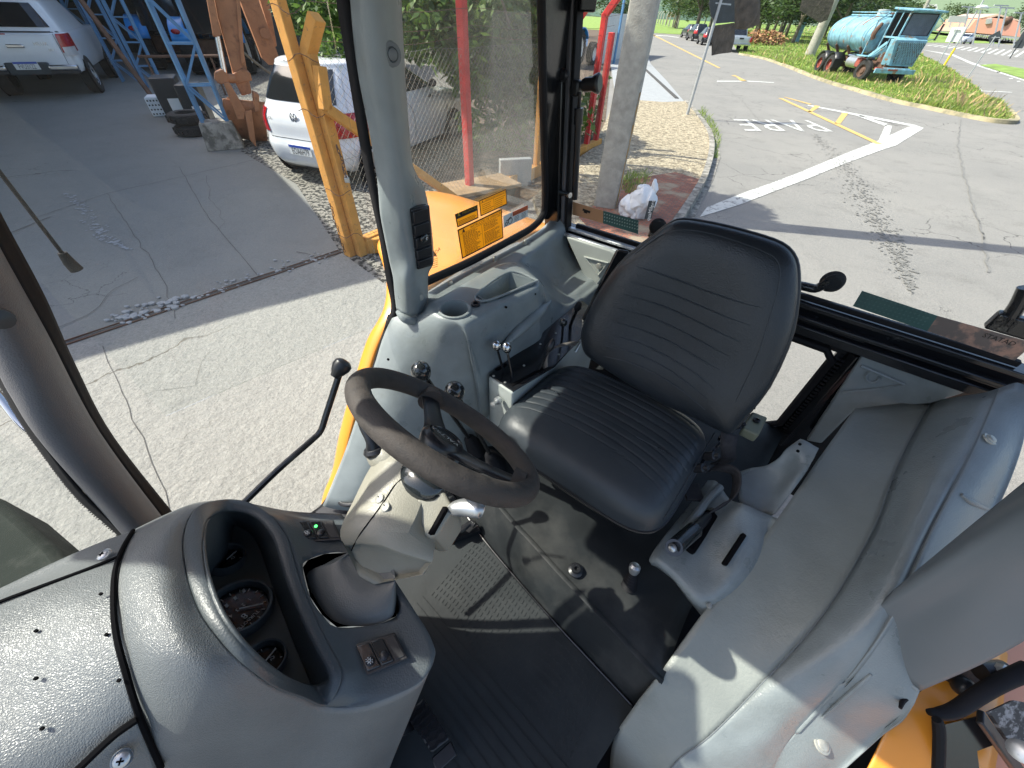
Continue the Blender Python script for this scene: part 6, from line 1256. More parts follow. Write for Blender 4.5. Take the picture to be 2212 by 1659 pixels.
protos=[far_tree(41+i,8+i,8+i,1500,('leafd','leaff','leafd')[i],'distant_tree','distant green tree in the belt of trees beyond road and yard','trees along the far belt',(0,0,0),.6) for i in range(3)]
rs=random.Random(77); first=[True]*3
for i in range(78):
    x=rs.uniform(-300,2300) if i<60 else rs.uniform(1500,2000); yh=22+ (x-1106)*.0402; d=rs.uniform(75,150) if x>1300 else rs.uniform(34,80)
    az=ray(x,yh); n=math.hypot(az[0],az[1]); p=Vector((az[0]/n*d,az[1]/n*d,0)); k=i%3
    if x>1990 and d<110: p*=1.6
    if x>1900: p*=1.6
    if first[k]: o=protos[k]; first[k]=False
    else: o=copy_tree(protos[k])
    o.location=p; o.rotation_euler=(0,0,rs.random()*6); s=rs.uniform(.6,1.15); o.scale=(s,s,s*.9)
# hills
def hill(nm,d,h,mt,x0,x1,seed):
    m=MB(); rows=[]
    for j in range(5):
        r=[]
        for i in range(61):
            x=x0+(x1-x0)*i/60; yh=22+(x-1106)*.0402; az=ray(x,yh); n=math.hypot(az[0],az[1]); dd=d+j*d*.10; k=(0,.45,.8,1,.9)[j]*(h+noise.noise(Vector((i*.13,seed,0)))*h*.45)
            r.append(Vector((az[0]/n*dd,az[1]/n*dd,k)))
        rows.append(r)
    m.surf(rows,1,3); return tag(m.build(nm,M[mt]),kind='structure')
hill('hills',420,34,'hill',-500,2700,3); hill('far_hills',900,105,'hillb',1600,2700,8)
# ================================================================== SHED
t43=1/math.tan(SUN_EL); off=Vector((math.cos(SUN_AZ),math.sin(SUN_AZ),0))*t43
zr=5.2
shp=g((-700,1050),(165,772),(520,672),(810,598),(690,480),(555,340),(430,240)); shp+= [Vector((-12,30,0)),Vector((-46,30,0)),Vector((-46,-10,0))]
rf=[p+off*zr+Vector((0,0,zr)) for p in shp]
sh_=thing('shed','open fronted machinery shed with blue steel columns at upper left','shed',(-14,18,0)); o_=Vector((-14,18,0))
m=MB(); m.prism([p-o_ for p in rf],(0,0,.12)); m.build('shed_roof',M['wall_d'],sh_,smooth=False)
def wallp(nm,a,b,h,mt,par,org,z0=0,th=.1): m=MB(); a=Vector(a)-org;b=Vector(b)-org; m.bar(a+Vector((0,0,z0+h/2)),b+Vector((0,0,z0+h/2)),th,h); return m.build(nm,M[mt],par,smooth=False)
wallp('back_wall',(-46,26,0),(-9,26,0),5.4,'wall_d',sh_,o_); wallp('side_wall',(-9,26,0),(-9.0,18,0),5.4,'wall_d',sh_,o_); wallp('end_wall',(-40,26,0),(-40,5,0),5.4,'wall_d',sh_,o_)
def truss(px,label,h=5.1,w=.42,rz=.5,z0=0,ft=None,foot=False):
    b=at_(px); t=thing('lattice_column',label,'column',b,rz,'blue lattice columns of the shed'); m=MB()
    for sx in(-1,1):
        for sy in(-1,1): m.bar((sx*w/2,sy*w*.3,z0),(sx*w/2,sy*w*.3,h),.045,.045)
    m.build('chord',M['truss'],t,smooth=False)
    m=MB(); n=int((h-z0)/.55)
    for k in range(n):
        a=z0+k*(h-z0)/n; b_=z0+(k+1)*(h-z0)/n; s=1 if k%2 else -1
        for sy in(-1,1): m.bar((-s*w/2,sy*w*.3,a),(s*w/2,sy*w*.3,b_),.03,.03); m.bar((-w/2,sy*w*.3,b_),(w/2,sy*w*.3,b_),.025,.025)
        for sx in(-1,1): m.bar((sx*w/2,-s*w*.3,a),(sx*w/2,s*w*.3,b_),.025,.025)
    m.build('lacing',M['truss'],t,smooth=False)
    if foot: MB().hexa([Vector(p) for p in ((-.28,-.22,.46),(.28,-.22,.46),(.28,.22,.46),(-.28,.22,.46))],[Vector(p) for p in ((-.33,-.26,0),(.33,-.26,0),(.33,.26,0),(-.33,.26,0))]).build('concrete_footing',M['kerb'],t,bevel=.02)
    return t
truss((490,318),'nearest blue lattice column, on a pale concrete footing',z0=.44,foot=True)
truss((337,190),'second blue lattice column, just left of the junk pile',w=.45)
truss((284,176),'third blue lattice column, near the dark middle of the shed',w=.45)
truss((222,136),'farthest blue lattice column, beside the white pickup',w=.45)
# extra leaning rusty channel on the second column
a=at_((345,232)); m=MB(); m.bar(a,a+Vector((-1.7,.6,4.2)),.10,.06); tag(m.build('steel_channel',M['rustd'],org=a,smooth=False),'long rusty steel channel leaning beside the second blue column','steel channel')
# ================================================================== CARS
class Body:
    def __init__(s,lv): s.lv=np.array(lv,float)
    def P(s,th,l):
        A=s.lv; i=int(min(max(math.floor(l),0),len(A)-2)); t=l-i; a=A[max(i-1,0)];b=A[i];c=A[i+1];d=A[min(i+2,len(A)-1)]
        q=.5*((2*b)+(-a+c)*t+(2*a-5*b+4*c-d)*t*t+(-a+3*b-3*c+d)*t**3); q=b+(c-b)*t if s.lin else q
        z,hw,yr,yf,n=q; cx,sx=math.cos(th),math.sin(th)
        return Vector((hw*math.copysign(abs(cx)**(2/n),cx),(yf+yr)/2+(yf-yr)/2*math.copysign(abs(sx)**(2/n),sx),z))
    lin=False
    def th(s,side,f,l):
        A=s.lv; n=float(np.interp(l,range(len(A)),A[:,4])); 
        a=math.asin(min(1,abs(f))**(n/2)) if side in 'RL' else math.acos(min(1,abs(f))**(n/2))
        if side=='R': return math.copysign(a,f)
        if side=='L': return math.pi-math.copysign(a,f)
        if side=='B': return -(a if f>0 else math.pi-a)
        return (a if f>0 else math.pi-a)
    def shell(s,n=72,sub=4):
        m=MB(); L=(len(s.lv)-1)*sub; A=[]
        ths=[]
        for k in range(n):                       # even spacing round the footprint
            t=k/n*4; sd_=int(t); f=(t-sd_)*2-1
            ths.append({0:lambda l:s.th('R',f,l),1:lambda l:s.th('F',-f,l),2:lambda l:s.th('L',-f,l),3:lambda l:s.th('B',f,l)}[sd_])
            if abs(f)==1: pass
        rings=[]
        for j in range(L+1):
            l=j/sub; r=[]
            for k in range(n):
                t=k/n*4; sd_=int(t); f=((t-sd_)*2-1)*.999; r.append(s.P({0:s.th('R',f,l),1:s.th('F',-f,l),2:s.th('L',-f,l),3:s.th('B',f,l)}[sd_],l))
            rings.append(r)
        m.loft(rings,1,1); return m
    def patch(s,side,f,l,off=.006,nu=10,nv=6,th=None):
        """f,l : (lo,hi) or four corners [(f,l)..]"""
        C4=[(f[0],l[0]),(f[1],l[0]),(f[1],l[1]),(f[0],l[1])] if l is not None else f
        rows=[]
        for j in range(nv+1):
            r=[]
            for i in range(nu+1):
                u=i/nu;v=j/nv; ff=(C4[0][0]*(1-u)+C4[1][0]*u)*(1-v)+(C4[3][0]*(1-u)+C4[2][0]*u)*v; ll=(C4[0][1]*(1-u)+C4[1][1]*u)*(1-v)+(C4[3][1]*(1-u)+C4[2][1]*u)*v
                p=s.P(s.th(side,ff,ll),ll); e=.01; q1=s.P(s.th(side,ff+e,ll),ll); q2=s.P(s.th(side,ff,ll+e),ll+e); n=(q1-p).cross(q2-p)
                n=n.normalized() if n.length>1e-12 else Vector((0,0,1)); cen=Vector((0,(s.lv[1][2]+s.lv[1][3])/2,.6))
                if n.dot(p-cen)<0: n=-n
                r.append(p+n*off)
            rows.append(r)
        return MB().grid(np.array([[list(p) for p in r] for r in rows]))
def wheelset(t,pos,r,w,hw,rimr=.62,mt='rim'):
    for x,y in pos:
        o=Vector((x,y,r)); sx=1 if x>0 else -1
        k=MB().lathe([(r*rimr,-w/2),(r*.93,-w/2),(r,-w*.35),(r,w*.35),(r*.93,w/2),(r*rimr,w/2)],o,(1,0,0),n=32,cap=False).build('wheel',M['tyre'],t)
        m=MB(); m.lathe([(r*rimr,w*.5*.9),(r*rimr*.92,w*.30),(r*.16,w*.36),(r*.12,w*.42),(0,w*.42)],o,(sx,0,0),n=32,cap=False)
        m.build('wheel_rim',M[mt],k)
        m=MB()
        for i in range(5):
            a=i*2*math.pi/5+.3; m.ell(o+Vector((sx*w*.345,math.cos(a)*r*.40,math.sin(a)*r*.40)),(.012,r*.10,r*.10),10)
        m.build('rim_opening',M['hole'],k)
        m=MB(); m.lathe([(r*1.13,-.02),(r*1.13,.006),(r*.6,.006),(r*.6,-.02)],Vector((sx*(hw-.004),y,r*1.02)),(sx,0,0),n=28,cap=False); m.build('wheel_arch',M['hole'],t)
def plate(t,txt,c,w,h,par=None,lean=0):
    c=Vector(c); p=MB().box(c,(w,.012,h)).build('number_plate',M['wht'],t,bevel=.003); MB().box(c+Vector((0,-.0075,h*.36)),(w*.97,.003,h*.24)).build('plate_band',M['plb'],p,smooth=False)
    m=MB(); m.text(txt,c+Vector((0,-.008,-h*.40)),(w*.190/.13*.13/.13*.1*6.2/len(txt)*1.42,0,0),(0,0,h*.88),1,'CENTER'); m.build('plate_number',M['ink'],p,smooth=False)
hatch=[(.20,.72,.14,3.70,6),(.30,.79,.04,3.82,6),(.48,.825,0,3.88,6),(.60,.83,.035,3.86,6),(.78,.828,.05,3.80,6),(.90,.815,.10,3.42,5.5),(.985,.785,.15,2.90,5),(1.20,.70,.27,2.40,4.6),(1.37,.63,.40,2.02,4.4),(1.43,.58,.42,1.90,4.2),(1.455,.46,.55,1.75,4),(1.462,.05,.9,1.3,3)]
def hatchback(t,paint,det=True,txt=None):
    B=Body(hatch); B.shell().build('body',M[paint],t,angle=50)
    B.patch('B',None or [(-.80,6.15),(.80,6.15),(.80,7.95),(-.80,7.95)],None,.006,16,6).build('rear_window',M['cglass'],t)
    B.patch('F',[(-.85,6.15),(.85,6.15),(.85,7.95),(-.85,7.95)],None,.006,16,6).build('windscreen',M['cglass'],t)
    for sd_ in 'RL':
        B.patch(sd_,[(-.62,6.2),(-.05,6.2),(-.02,7.9),(-.58,7.9)],None).build('side_window',M['cglass'],t); B.patch(sd_,[(.02,6.2),(.86,6.2),(.72,7.9),(.05,7.9)],None).build('side_window',M['cglass'],t)
        s=1 if sd_=='R' else -1
        m=B.patch('B',[(s*.60,3.3),(s*.985,3.3),(s*.97,5.3),(s*.70,5.3)],None,.010,8,8); m.build('tail_light',M['tail'],t)
        m=B.patch(sd_,[(-.985,3.5),(-.93,3.5),(-.94,5.2),(-.985,5.2)],None,.010,4,6); m.build('tail_light',M['tail'],t)
        if det:
            B.patch(sd_,[(-.10,1.6),(-.094,1.6),(-.09,6.0),(-.096,6.0)],None,.004,1,10).build('door_gap',M['hole'],t); B.patch(sd_,[(.47,1.6),(.476,1.6),(.48,6.0),(.474,6.0)],None,.004,1,10).build('door_gap',M['hole'],t)
            B.patch(sd_,[(-.60,.2),(.62,.2),(.62,.9),(-.60,.9)],None,.004,10,2).build('sill_trim',M['blkp'],t)
            for f in (.36,-.2): MB().ell(B.P(B.th(sd_,f,5.1),5.1)+Vector((s*.015,0,0)),(.02,.07,.018),12).build('door_handle',M['blkp'],t)
            MB().ell(B.P(B.th(sd_,.78,6.3),6.3)+Vector((s*.09,0,.03)),(.09,.04,.06),14).build('wing_mirror',M['blkp'],t)
    wheelset(t,[(.74,.62),(-.74,.62),(.74,3.08),(-.74,3.08)],.30,.18,.83)
    if det:
        B.patch('B',[(-.60,2.93),(.60,2.93),(.60,2.98),(-.60,2.98)],None,.003,12,1).build('tailgate_gap',M['hole'],t)
        for s in(-1,1): B.patch('B',[(s*.60,2.93),(s*.605,2.93),(s*.665,6.0),(s*.66,6.0)],None,.003,1,8).build('tailgate_gap',M['hole'],t)
        B.patch('B',[(-.42,1.2),(.42,1.2),(.36,2.6),(-.36,2.6)],None,.004,12,4).build('plate_recess',M[paint],t)
        B.patch('B',[(-.82,.15),(.82,.15),(.82,.5),(-.82,.5)],None,.005,12,2).build('bumper_vent',M['blkp'],t)
    return B
B=None
car=thing('white_hatchback','white hatchback parked tail towards the gate behind the wire fence','car',(-3.50,6.78,0),-math.radians(20.4),None,1.10)
B=hatchback(car,'car'); plate(car,'EOA6H79',(.02,-.012,.47),.40,.13)
p=B.P(B.th('B',0.,4.5),4.5); m=MB(); m.tube([p+Vector((math.cos(a)*.058,-.012,math.sin(a)*.058)) for a in np.linspace(0,6.28,25)[:-1]],.006,6,closed=True)
for a_,b_ in (((-.022,.046),(-.004,.008)),((-.004,.008),(.0,.008)),((.022,.046),(.004,.008)),((-.046,.02),(-.02,-.048)),((-.02,-.048),(0,-.008)),((0,-.008),(.02,-.048)),((.02,-.048),(.046,.02))): m.bar(p+Vector((a_[0],-.014,a_[1])),p+Vector((b_[0],-.014,b_[1])),.011,.006,up=(0,1,0))
m.build('tailgate_badge',M['chrome'],car,smooth=False); m=MB(); m.text('GOL',B.P(B.th('B',-.62,4.1),4.1)+Vector((0,-.014,0)),(1,0,0),(0,0,1),.055); m.build('tailgate_lettering',M['blkp'],car,smooth=False); MB().lathe([(.014,0),(.012,.006),(0,.006)],p+Vector((.04,-.005,-.14)),(0,-1,0),n=14).build('tailgate_lock',M['blkp'],car)
# pickup with canopy
pk=thing('white_pickup','white pickup with a hardtop canopy, its tailgate and chrome bumper at upper left','pickup',(-13.413,12.985,0),math.radians(31.8),None,1.177)
lv=[(.48,.86,.08,4.9,9),(.60,.90,.02,5.0,9),(.85,.92,0,5.05,9),(1.10,.92,.02,5.0,9),(1.17,.91,.04,4.9,9),(1.20,.88,.10,4.2,9),(1.22,.87,.12,3.6,9),(1.45,.80,.24,3.3,8),(1.68,.72,.36,3.0,7),(1.74,.66,.42,2.9,6),(1.76,.05,1.,2,4)]
B=Body(lv); B.shell().build('body',M['car'],pk,angle=50); B.patch('B',[(-.86,6.3),(.86,6.3),(.80,7.9),(-.80,7.9)],None,.008,14,6).build('canopy_window',M['cglass'],pk)
B.patch('B',[(-.93,4.4),(.93,4.4),(.93,5.9),(-.93,5.9)],None,.006,12,3).build('canopy_seal',M['blkp'],pk)
for s in(-1,1):
    B.patch('B',[(s*.80,2.0),(s*.992,2.0),(s*.992,3.9),(s*.84,3.9)],None,.012,6,8).build('tail_light',M['tail'],pk); B.patch('B',[(s*.82,1.75),(s*.985,1.75),(s*.985,2.35),(s*.83,2.35)],None,.016,6,4).build('reversing_lamp',M['lampw'],pk)
    B.patch('B',[(s*.775,1.2),(s*.782,1.2),(s*.81,4.0),(s*.803,4.0)],None,.004,1,8).build('tailgate_gap',M['hole'],pk)
    MB().box((s*.62,-.10,.60),(.52,.16,.10)).build('bumper_end',M['chrome'],pk,bevel=.03,bseg=3); MB().box((s*.62,-.10,.52),(.52,.14,.06)).build('bumper_underside',M['blkp'],pk,bevel=.01)
MB().box((0,-.04,.58),(.74,.14,.22)).build('bumper_step',M['sgn'],pk,bevel=.02); MB().box((0,-.02,.97),(.30,.05,.06)).build('tailgate_handle',M['chrome'],pk,bevel=.015)
MB().box((-.30,.05,1.16),(.5,.04,.03)).build('brake_lamp',M['tail'],pk,bevel=.01)
plate(pk,'FVU3122',(0,-.13,.64),.42,.14); m=MB(); m.text('HILUX',(.32,-.008,.98),(1,0,0),(0,0,1),.085); m.text('SRV',(.52,-.008,.88),(1,0,0),(0,0,1),.06); m.build('tailgate_lettering',M['chrome'],pk,smooth=False)
wheelset(pk,[(.80,.95),(-.80,.95),(.80,4.0),(-.80,4.0)],.38,.25,.90)
# parked row
cb_=thing('black_hatchback','nearest of the three black cars parked along the kerb','car',(19.91,55.6,0),-math.radians(8),'black cars parked along the kerb'); hatchback(cb_,'carb',False)
for (x,y,a,s,lb) in ((21.6,64.2,2,1.10,'black car parked in the middle of the row of three, taller than the others'),(23.3,72.2,0,1.0,'farthest of the three black cars parked along the kerb')):
    o=copy_tree(cb_); o.location=(x,y,0); o.rotation_euler=(0,0,-math.radians(a)); o.scale=(1,1,s); o['label']=lb
o=copy_tree(cb_); hw_=G(2090,92); o.location=(hw_.x*.92,hw_.y*.92,0); o.rotation_euler=(0,0,math.radians(118)); o['label']='small white car driving on the highway behind the white sign'; o.name='highway_car'; del o['group']; 
for ch_ in o.children:
    if ch_.name.startswith('body'): ch_.data=ch_.data.copy(); ch_.data.materials[0]=M['car']
pu=thing('silver_pickup','silver pickup parked with its tailgate towards the camera beside the dead leaf pile','pickup',(19.0,45.7,0),-math.radians(11.2),None,1)
lv=[(.50,.84,.05,5.0,9),(.60,.88,0,5.05,9),(.90,.90,0,5.1,9),(1.05,.89,.02,5.0,9),(1.06,.82,.08,4.6,9),(1.061,.05,2,3,4)]; B=Body(lv); B.lin=True; B.shell().build('body',M['carg'],pu,angle=50)
B2=Body([(1.0,.84,1.9,4.2,7),(1.10,.84,1.9,4.0,7),(1.50,.72,2.1,3.6,6),(1.66,.64,2.25,3.4,5),(1.70,.05,2.7,3,4)]); B2.shell().build('cab',M['carg'],pu); B2.patch('B',[(-.85,1.1),(.85,1.1),(.8,2.7),(-.8,2.7)],None,.01).build('rear_window',M['cglass'],pu)
for s in(-1,1): MB().box((s*.80,-.01,.88),(.14,.06,.30)).build('tail_light',M['tail'],pu,bevel=.01)
MB().box((0,-.06,.56),(1.7,.16,.14)).build('rear_bumper',M['chrome'],pu,bevel=.03); MB().box((0,-.012,.95),(.35,.04,.10)).build('tailgate_handle',M['blkp'],pu); wheelset(pu,[(.76,1.0),(-.76,1.0),(.76,4.1),(-.76,4.1)],.36,.22,.88)
# ================================================================== BLUE TANK TRUCK  (front axle at y=0, forward +y, right side +x)
tk_=thing('tank_truck','derelict pale blue tank truck with a mesh grille standing in the long grass','truck',(18.463,25.985,0),-math.radians(184.2),None,.90)
def tp_(nm,m,mt,par=None,**k): return m.build(nm,M[mt] if isinstance(mt,str) else mt,par or tk_,**k)
def twheel(x,y,r,w,ry=0,mt='trred',dual=False):
    R=Matrix.Rotation(ry,3,'Z'); ax=R@Vector((1,0,0)); o=Vector((x,y,r)); k=tp_('wheel',MB().lathe([(r*.55,-w/2),(r*.92,-w/2),(r,-w*.3),(r,w*.3),(r*.92,w/2),(r*.55,w/2)],o,ax,n=32,cap=False),'tyre')
    s=1 if x>0 else -1; tp_('wheel_rim',MB().lathe([(r*.56,w*.42),(r*.5,w*.1),(r*.30,w*.12),(r*.22,w*.35),(0,w*.35)],o,ax*s,n=28,cap=False),mt,k)
twheel(.95,0,.50,.26,.25,'rustd'); twheel(-.95,0,.50,.26,.25,'rustd')
for y in (-3.6,-4.85):
    for x in (.92,-.92): twheel(x,y,.50,.50)
m=MB(); 
for x in (-.42,.42): m.bar((x,.9,.82),(x,-6.0,.82),.10,.22)
for y in (.8,-.6,-2,-3.4,-4.8,-5.9): m.bar((-.42,y,.8),(.42,y,.8),.12,.12)
tp_('chassis_frame',m,'rustd',smooth=False); m=MB(); m.bar((-.9,0,.5),(.9,0,.5),.12,.14); m.bar((-.9,-3.6,.5),(.9,-3.6,.5),.16,.16); m.bar((-.9,-4.85,.5),(.9,-4.85,.5),.16,.16); tp_('axle',m,'rustd')
# tank
rings=[]
for y,k in ((-.95,.02),(-1.0,.55),(-1.12,.85),(-1.3,.97),(-1.5,1),(-3.5,1),(-5.4,1),(-5.6,.97),(-5.78,.85),(-5.9,.55),(-5.95,.02)):
    rings.append([Vector((1.08*k*math.cos(a),y,1.98+.80*k*math.sin(a))) for a in [i*math.pi/16 for i in range(32)]])
tn=tp_('tank',MB().loft(rings,1,3),'sky_b',angle=0)
m=MB()
for y in (-1.5,-2.8,-4.1,-5.4): m.tube([(1.09*math.cos(a),y,1.98+.81*math.sin(a)) for a in np.linspace(0,6.28,33)[:-1]],.018,6,closed=True)
tp_('tank_band',m,'sky_b',tn); m=MB(); m.tube([(1.085*math.cos(a),-2.3,1.98+.805*math.sin(a)) for a in np.linspace(.5,1.4,12)],.03,5); tp_('rust_streak',m,mat('rust streak',(.42,.14,.06),.8),tn)
m=MB(); 
for i in range(9):
    for a in (-.15,-.35): m.ell((1.06*math.cos(a),-1.7-i*.42,1.98+.79*math.sin(a)),(.03,.03,.03),8)
tp_('tank_rivet',m,'sky_b',tn)
m=MB(); m.box((0,-3.3,2.82),(.55,4.2,.06)); 
for x in(-.27,.27): m.bar((x,-1.2,2.95),(x,-5.4,2.95),.03,.03)
tp_('tank_walkway',m,'sky_b',tn,smooth=False); tp_('tank_hatch',MB().lathe([(.28,0),(.28,.22),(.3,.22),(.3,.27),(0,.29)],(0,-2.6,2.78),n=24),'cream',tn); tp_('tank_hatch',MB().lathe([(.2,0),(.2,.14),(0,.16)],(0,-1.6,2.78),n=20),'rustd',tn)
m=MB()
for y in (-1.6,-3,-4.4,-5.6):
    for s in(-1,1): m.bar((s*.42,y,.92),(s*.85,y,1.45),.09,.12)
tp_('tank_saddle',m,'rustd',smooth=False)
# rear mudguards
for s in (1,-1):
    for y in (-3.6,-4.85):
        R_=[[Vector((s*x,y+math.cos(a)*.62,.5+math.sin(a)*.62)) for x in (.62,1.20)] for a in np.linspace(.25,2.9,12)]
        tp_('mudguard',MB().grid(np.array([[list(p) for p in r] for r in R_])),'blkp',solid=.03)
tp_('mud_flap',MB().box((1.0,-2.94,.62),(.5,.03,.42)),'blkp'); 
tp_('fuel_tank',MB().lathe([(.02,-.55),(.27,-.52),(.27,.52),(.02,.55)],(.72,-1.65,.78),(0,1,0),n=28),'steel'); tp_('battery_box',MB().box((.75,-.9,.80),(.4,.5,.4)),'trred',bevel=.02)
tp_('air_tank',MB().lathe([(.02,-.4),(.14,-.36),(.14,.36),(.02,.4)],(.5,-2.5,1.0),(0,1,0),n=20),'chrome')
# half cab
m=MB(); pr_=.07
for x,y in ((.35,.55),(-1.12,.55),(.35,-.75),(-1.12,-.75)): m.bar((x,y,1.1),(x,y-.04,3.0),pr_,pr_)
m.bar((.35,-.10,1.1),(.35,-.10,3.0),.05,.05)
m.bar((.35,.55,1.95),(.35,-.75,1.95),.06,.08); m.bar((-1.12,.55,1.95),(-1.12,-.75,1.95),.06,.08)
for y in (.55,-.75): m.bar((.35,y,1.1),(-1.12,y,1.1),.07,.1)
m.bar((.35,.52,2.98),(-1.12,.52,2.98),.07,.14); m.bar((.35,.56,1.98),(-1.12,.56,1.98),.07,.14); m.bar((.35,-.75,2.98),(-1.12,-.75,2.98),.07,.1)
tp_('cab_frame',m,'sky_b',bevel=.01)
tp_('cab_roof',MB().hexa([Vector(p) for p in ((.50,.80,3.05),(-1.28,.80,3.02),(-1.28,-.9,3.12),(.50,-.9,3.14))],[Vector(p) for p in ((.48,.78,2.97),(-1.26,.78,2.94),(-1.26,-.9,3.03),(.48,-.9,3.05))]),'sky_b',bevel=.02)
tp_('windscreen',MB().box((-.385,.53,2.47),(1.32,.02,.86)),mat('murky truck glass',(.09,.115,.15),.12,var=.2,vs=2),bevel=.05); tp_('window_rubber',MB().tube([(.27,.55,2.05),(.27,.55,2.90),(-1.04,.55,2.90),(-1.04,.55,2.05)],.025,8,closed=True),'rub')
tp_('cab_rear_panel',MB().box((-.38,-.78,2.0),(1.44,.03,1.9)),'wall_d'); tp_('cab_door',MB().box((-1.14,-.1,1.5),(.04,1.2,.85)),'sky_b',bevel=.02)
tp_('steering_wheel',MB().tube([(-.75+.2*math.cos(a),.30,2.12+.17*math.sin(a)) for a in np.linspace(0,6.28,21)[:-1]],.018,6,closed=True),'blkp'); tp_('interior_sheet',MB().box((.1,.48,2.2),(.16,.02,.22)),'wht')
# open engine bay and grille
m=MB(); m.hexa([Vector(p) for p in ((.62,.95,1.88),(-.98,.95,1.88),(-.98,.62,1.98),(.62,.62,1.98))],[Vector(p) for p in ((.30,1.0,.82),(-.92,1.0,.82),(-.92,.62,.82),(.30,.62,.82))]); gr_=tp_('grille_surround',m,'sky_b',bevel=.015)
m=MB(); fq=[Vector(p) for p in ((.44,.995,1.80),(-.92,.995,1.80),(-.86,1.035,.90),(.20,1.035,.90))]; m.poly(fq); tp_('grille_backing',m,'cglass',gr_,smooth=False)
m=MB(); N=14
for i in range(-N,N*2):
    for sgn in(1,-1):
        P=[]
        for k in range(13):
            v=k/12; u=i/N+sgn*v*.55
            if 0<=u<=1: P.append(fq[0].lerp(fq[1],u).lerp(fq[3].lerp(fq[2],u),v)+Vector((0,.012,0)))
        if len(P)>1: m.bar(P[0],P[-1],.016,.010,up=(0,1,0))
tp_('grille_mesh',m,'sky_b',gr_,smooth=False)
tp_('grille_side_panel',MB().hexa([Vector(p) for p in ((.72,.90,1.86),(.64,.97,1.86),(.32,1.02,.84),(.60,.70,.84))],[Vector(p) for p in ((.70,.60,1.9),(.62,.62,1.9),(.30,.62,.84),(.5,.6,.84))]),'sky_b',gr_,bevel=.01)
m=MB(); m.box((0,1.22,.60),(2.1,.10,.20)); m.box((0,1.12,.70),(1.5,.2,.08)); bp_=tp_('front_bumper',m,'sky_b',bevel=.02); tp_('bumper_rust',MB().box((.15,1.28,.66),(.5,.02,.07)),'trred',bp_); tp_('bumper_rust',MB().box((.85,1.15,.68),(.35,.2,.12)),'trred',bp_)
tp_('engine',MB().box((-.1,.1,.95),(.7,1.2,.75)),'rustd',bevel=.08); m=MB(); m.bar((.62,.55,1.5),(.98,-.2,1.05),.06,.22); m.bar((.80,.6,1.75),(1.05,.0,1.12),.05,.14); m.bar((.75,-.35,1.12),(1.25,-.35,1.12),.9,.04,up=(0,0,1)); tp_('step_frame',m,'sky_b',bevel=.01)
m=MB(); m.bar((.98,.2,1.13),(.98,-1.1,1.13),.30,.035); tp_('wing_plate',m,'sky_b'); m=MB(); m.bar((.9,-1.0,1.1),(.9,-1.05,2.6),.05,.05); m.bar((.9,-1.05,2.6),(.45,-1.05,2.95),.05,.05); tp_('ladder_rail',m,'sky_b'); tp_('side_mirror',MB().hexa([Vector(p) for p in ((-1.5,.6,2.55),(-1.35,.75,2.55),(-1.35,.75,1.9),(-1.5,.6,1.9))],[Vector(p) for p in ((-1.54,.64,2.55),(-1.39,.79,2.55),(-1.39,.79,1.9),(-1.54,.64,1.9))]),'blkp'); m=MB(); m.bar((-1.12,.55,2.8),(-1.45,.7,2.6),.03); m.bar((-1.12,.55,1.9),(-1.45,.7,1.95),.03); tp_('mirror_arm',m,'sky_b')
tp_('hose_bundle',MB().tube([(.7,-.9,2.5),(.85,-.95,2.1),(.8,-.9,1.8)],[.08,.13,.08],8,sm=4),'rustd')
# ================================================================== BACKHOE ARM + BUCKET
bb_=at_(c1(1500,845)); dv=Vector((bb_.x,bb_.y,0)).normalized(); BP_=VPl(bb_,Vector((-dv.y,dv.x,0))); bh=thing('backhoe_arm','brown orange excavator arm with its bucket resting on the ground','excavator arm',bb_)
def bprism(nm,pts,th,mt,par=None,off=0,bev=.015):
    m=MB(); q=[BP_(*c1(*p))-bb_+dv*off for p in pts]; m.prism([x-dv*th/2 for x in q],dv*th); return m.build(nm,M[mt],par or bh,bevel=bev)
bprism('dipper_arm',[(1240,-160),(1370,-160),(1400,0),(1440,300),(1462,420),(1488,545),(1430,560),(1390,480),(1370,400),(1290,100)],.34,'rusty')
bprism('dipper_web',[(1385,-100),(1410,-100),(1445,360),(1425,380)],.42,'rusty',bev=.006)
bprism('side_rod',[(1205,-100),(1245,-100),(1310,205),(1262,215)],.2,'rusty',off=-.2)
m=MB(); m.tube([BP_(*c1(1282,200))-bb_-dv*.2,BP_(*c1(1330,440))-bb_-dv*.2],.045,16); m.build('cylinder_rod',M['chrome'],bh)
bprism('link_ear',[(1270,420),(1310,400),(1345,430),(1350,480),(1300,485),(1268,460)],.22,'rusty',off=-.22); bprism('link_ear',[(1375,430),(1430,395),(1480,430),(1490,470),(1440,480),(1400,490)],.40,'rusty')
MB().tube([BP_(*c1(1275,455))-bb_-dv*.25,BP_(*c1(1395,455))-bb_-dv*.25],.07,16).build('pivot_tube',M['rusty'],bh)
bprism('bucket_link',[(1320,480),(1350,470),(1450,640),(1440,690),(1400,690)],.16,'rusty',off=-.3); bprism('bucket_link',[(1490,530),(1525,545),(1530,640),(1500,650)],.3,'rusty',off=-.2); bprism('bucket_link',[(1440,640),(1480,630),(1510,850),(1470,800)],.10,'rusty',off=-.36)
rows=[]
for u in (0,.08,.5,.92,1):
    r=[]
    for (x0,y0),(x1,y1),o in (((1316,572),(1560,592),-.30),((1322,700),(1572,740),-.22),((1340,790),(1586,840),.0),((1370,815),(1590,862),.25),((1370,740),(1585,800),.5),((1350,600),(1570,640),.55)): r.append(BP_(*c1(x0+(x1-x0)*u,y0+(y1-y0)*u))-bb_+dv*(o))
    rows.append(r)
m=MB(); m.surf(rows,3,4); bk_=m.build('bucket',M['rusty'],bh,solid=.03,angle=40)
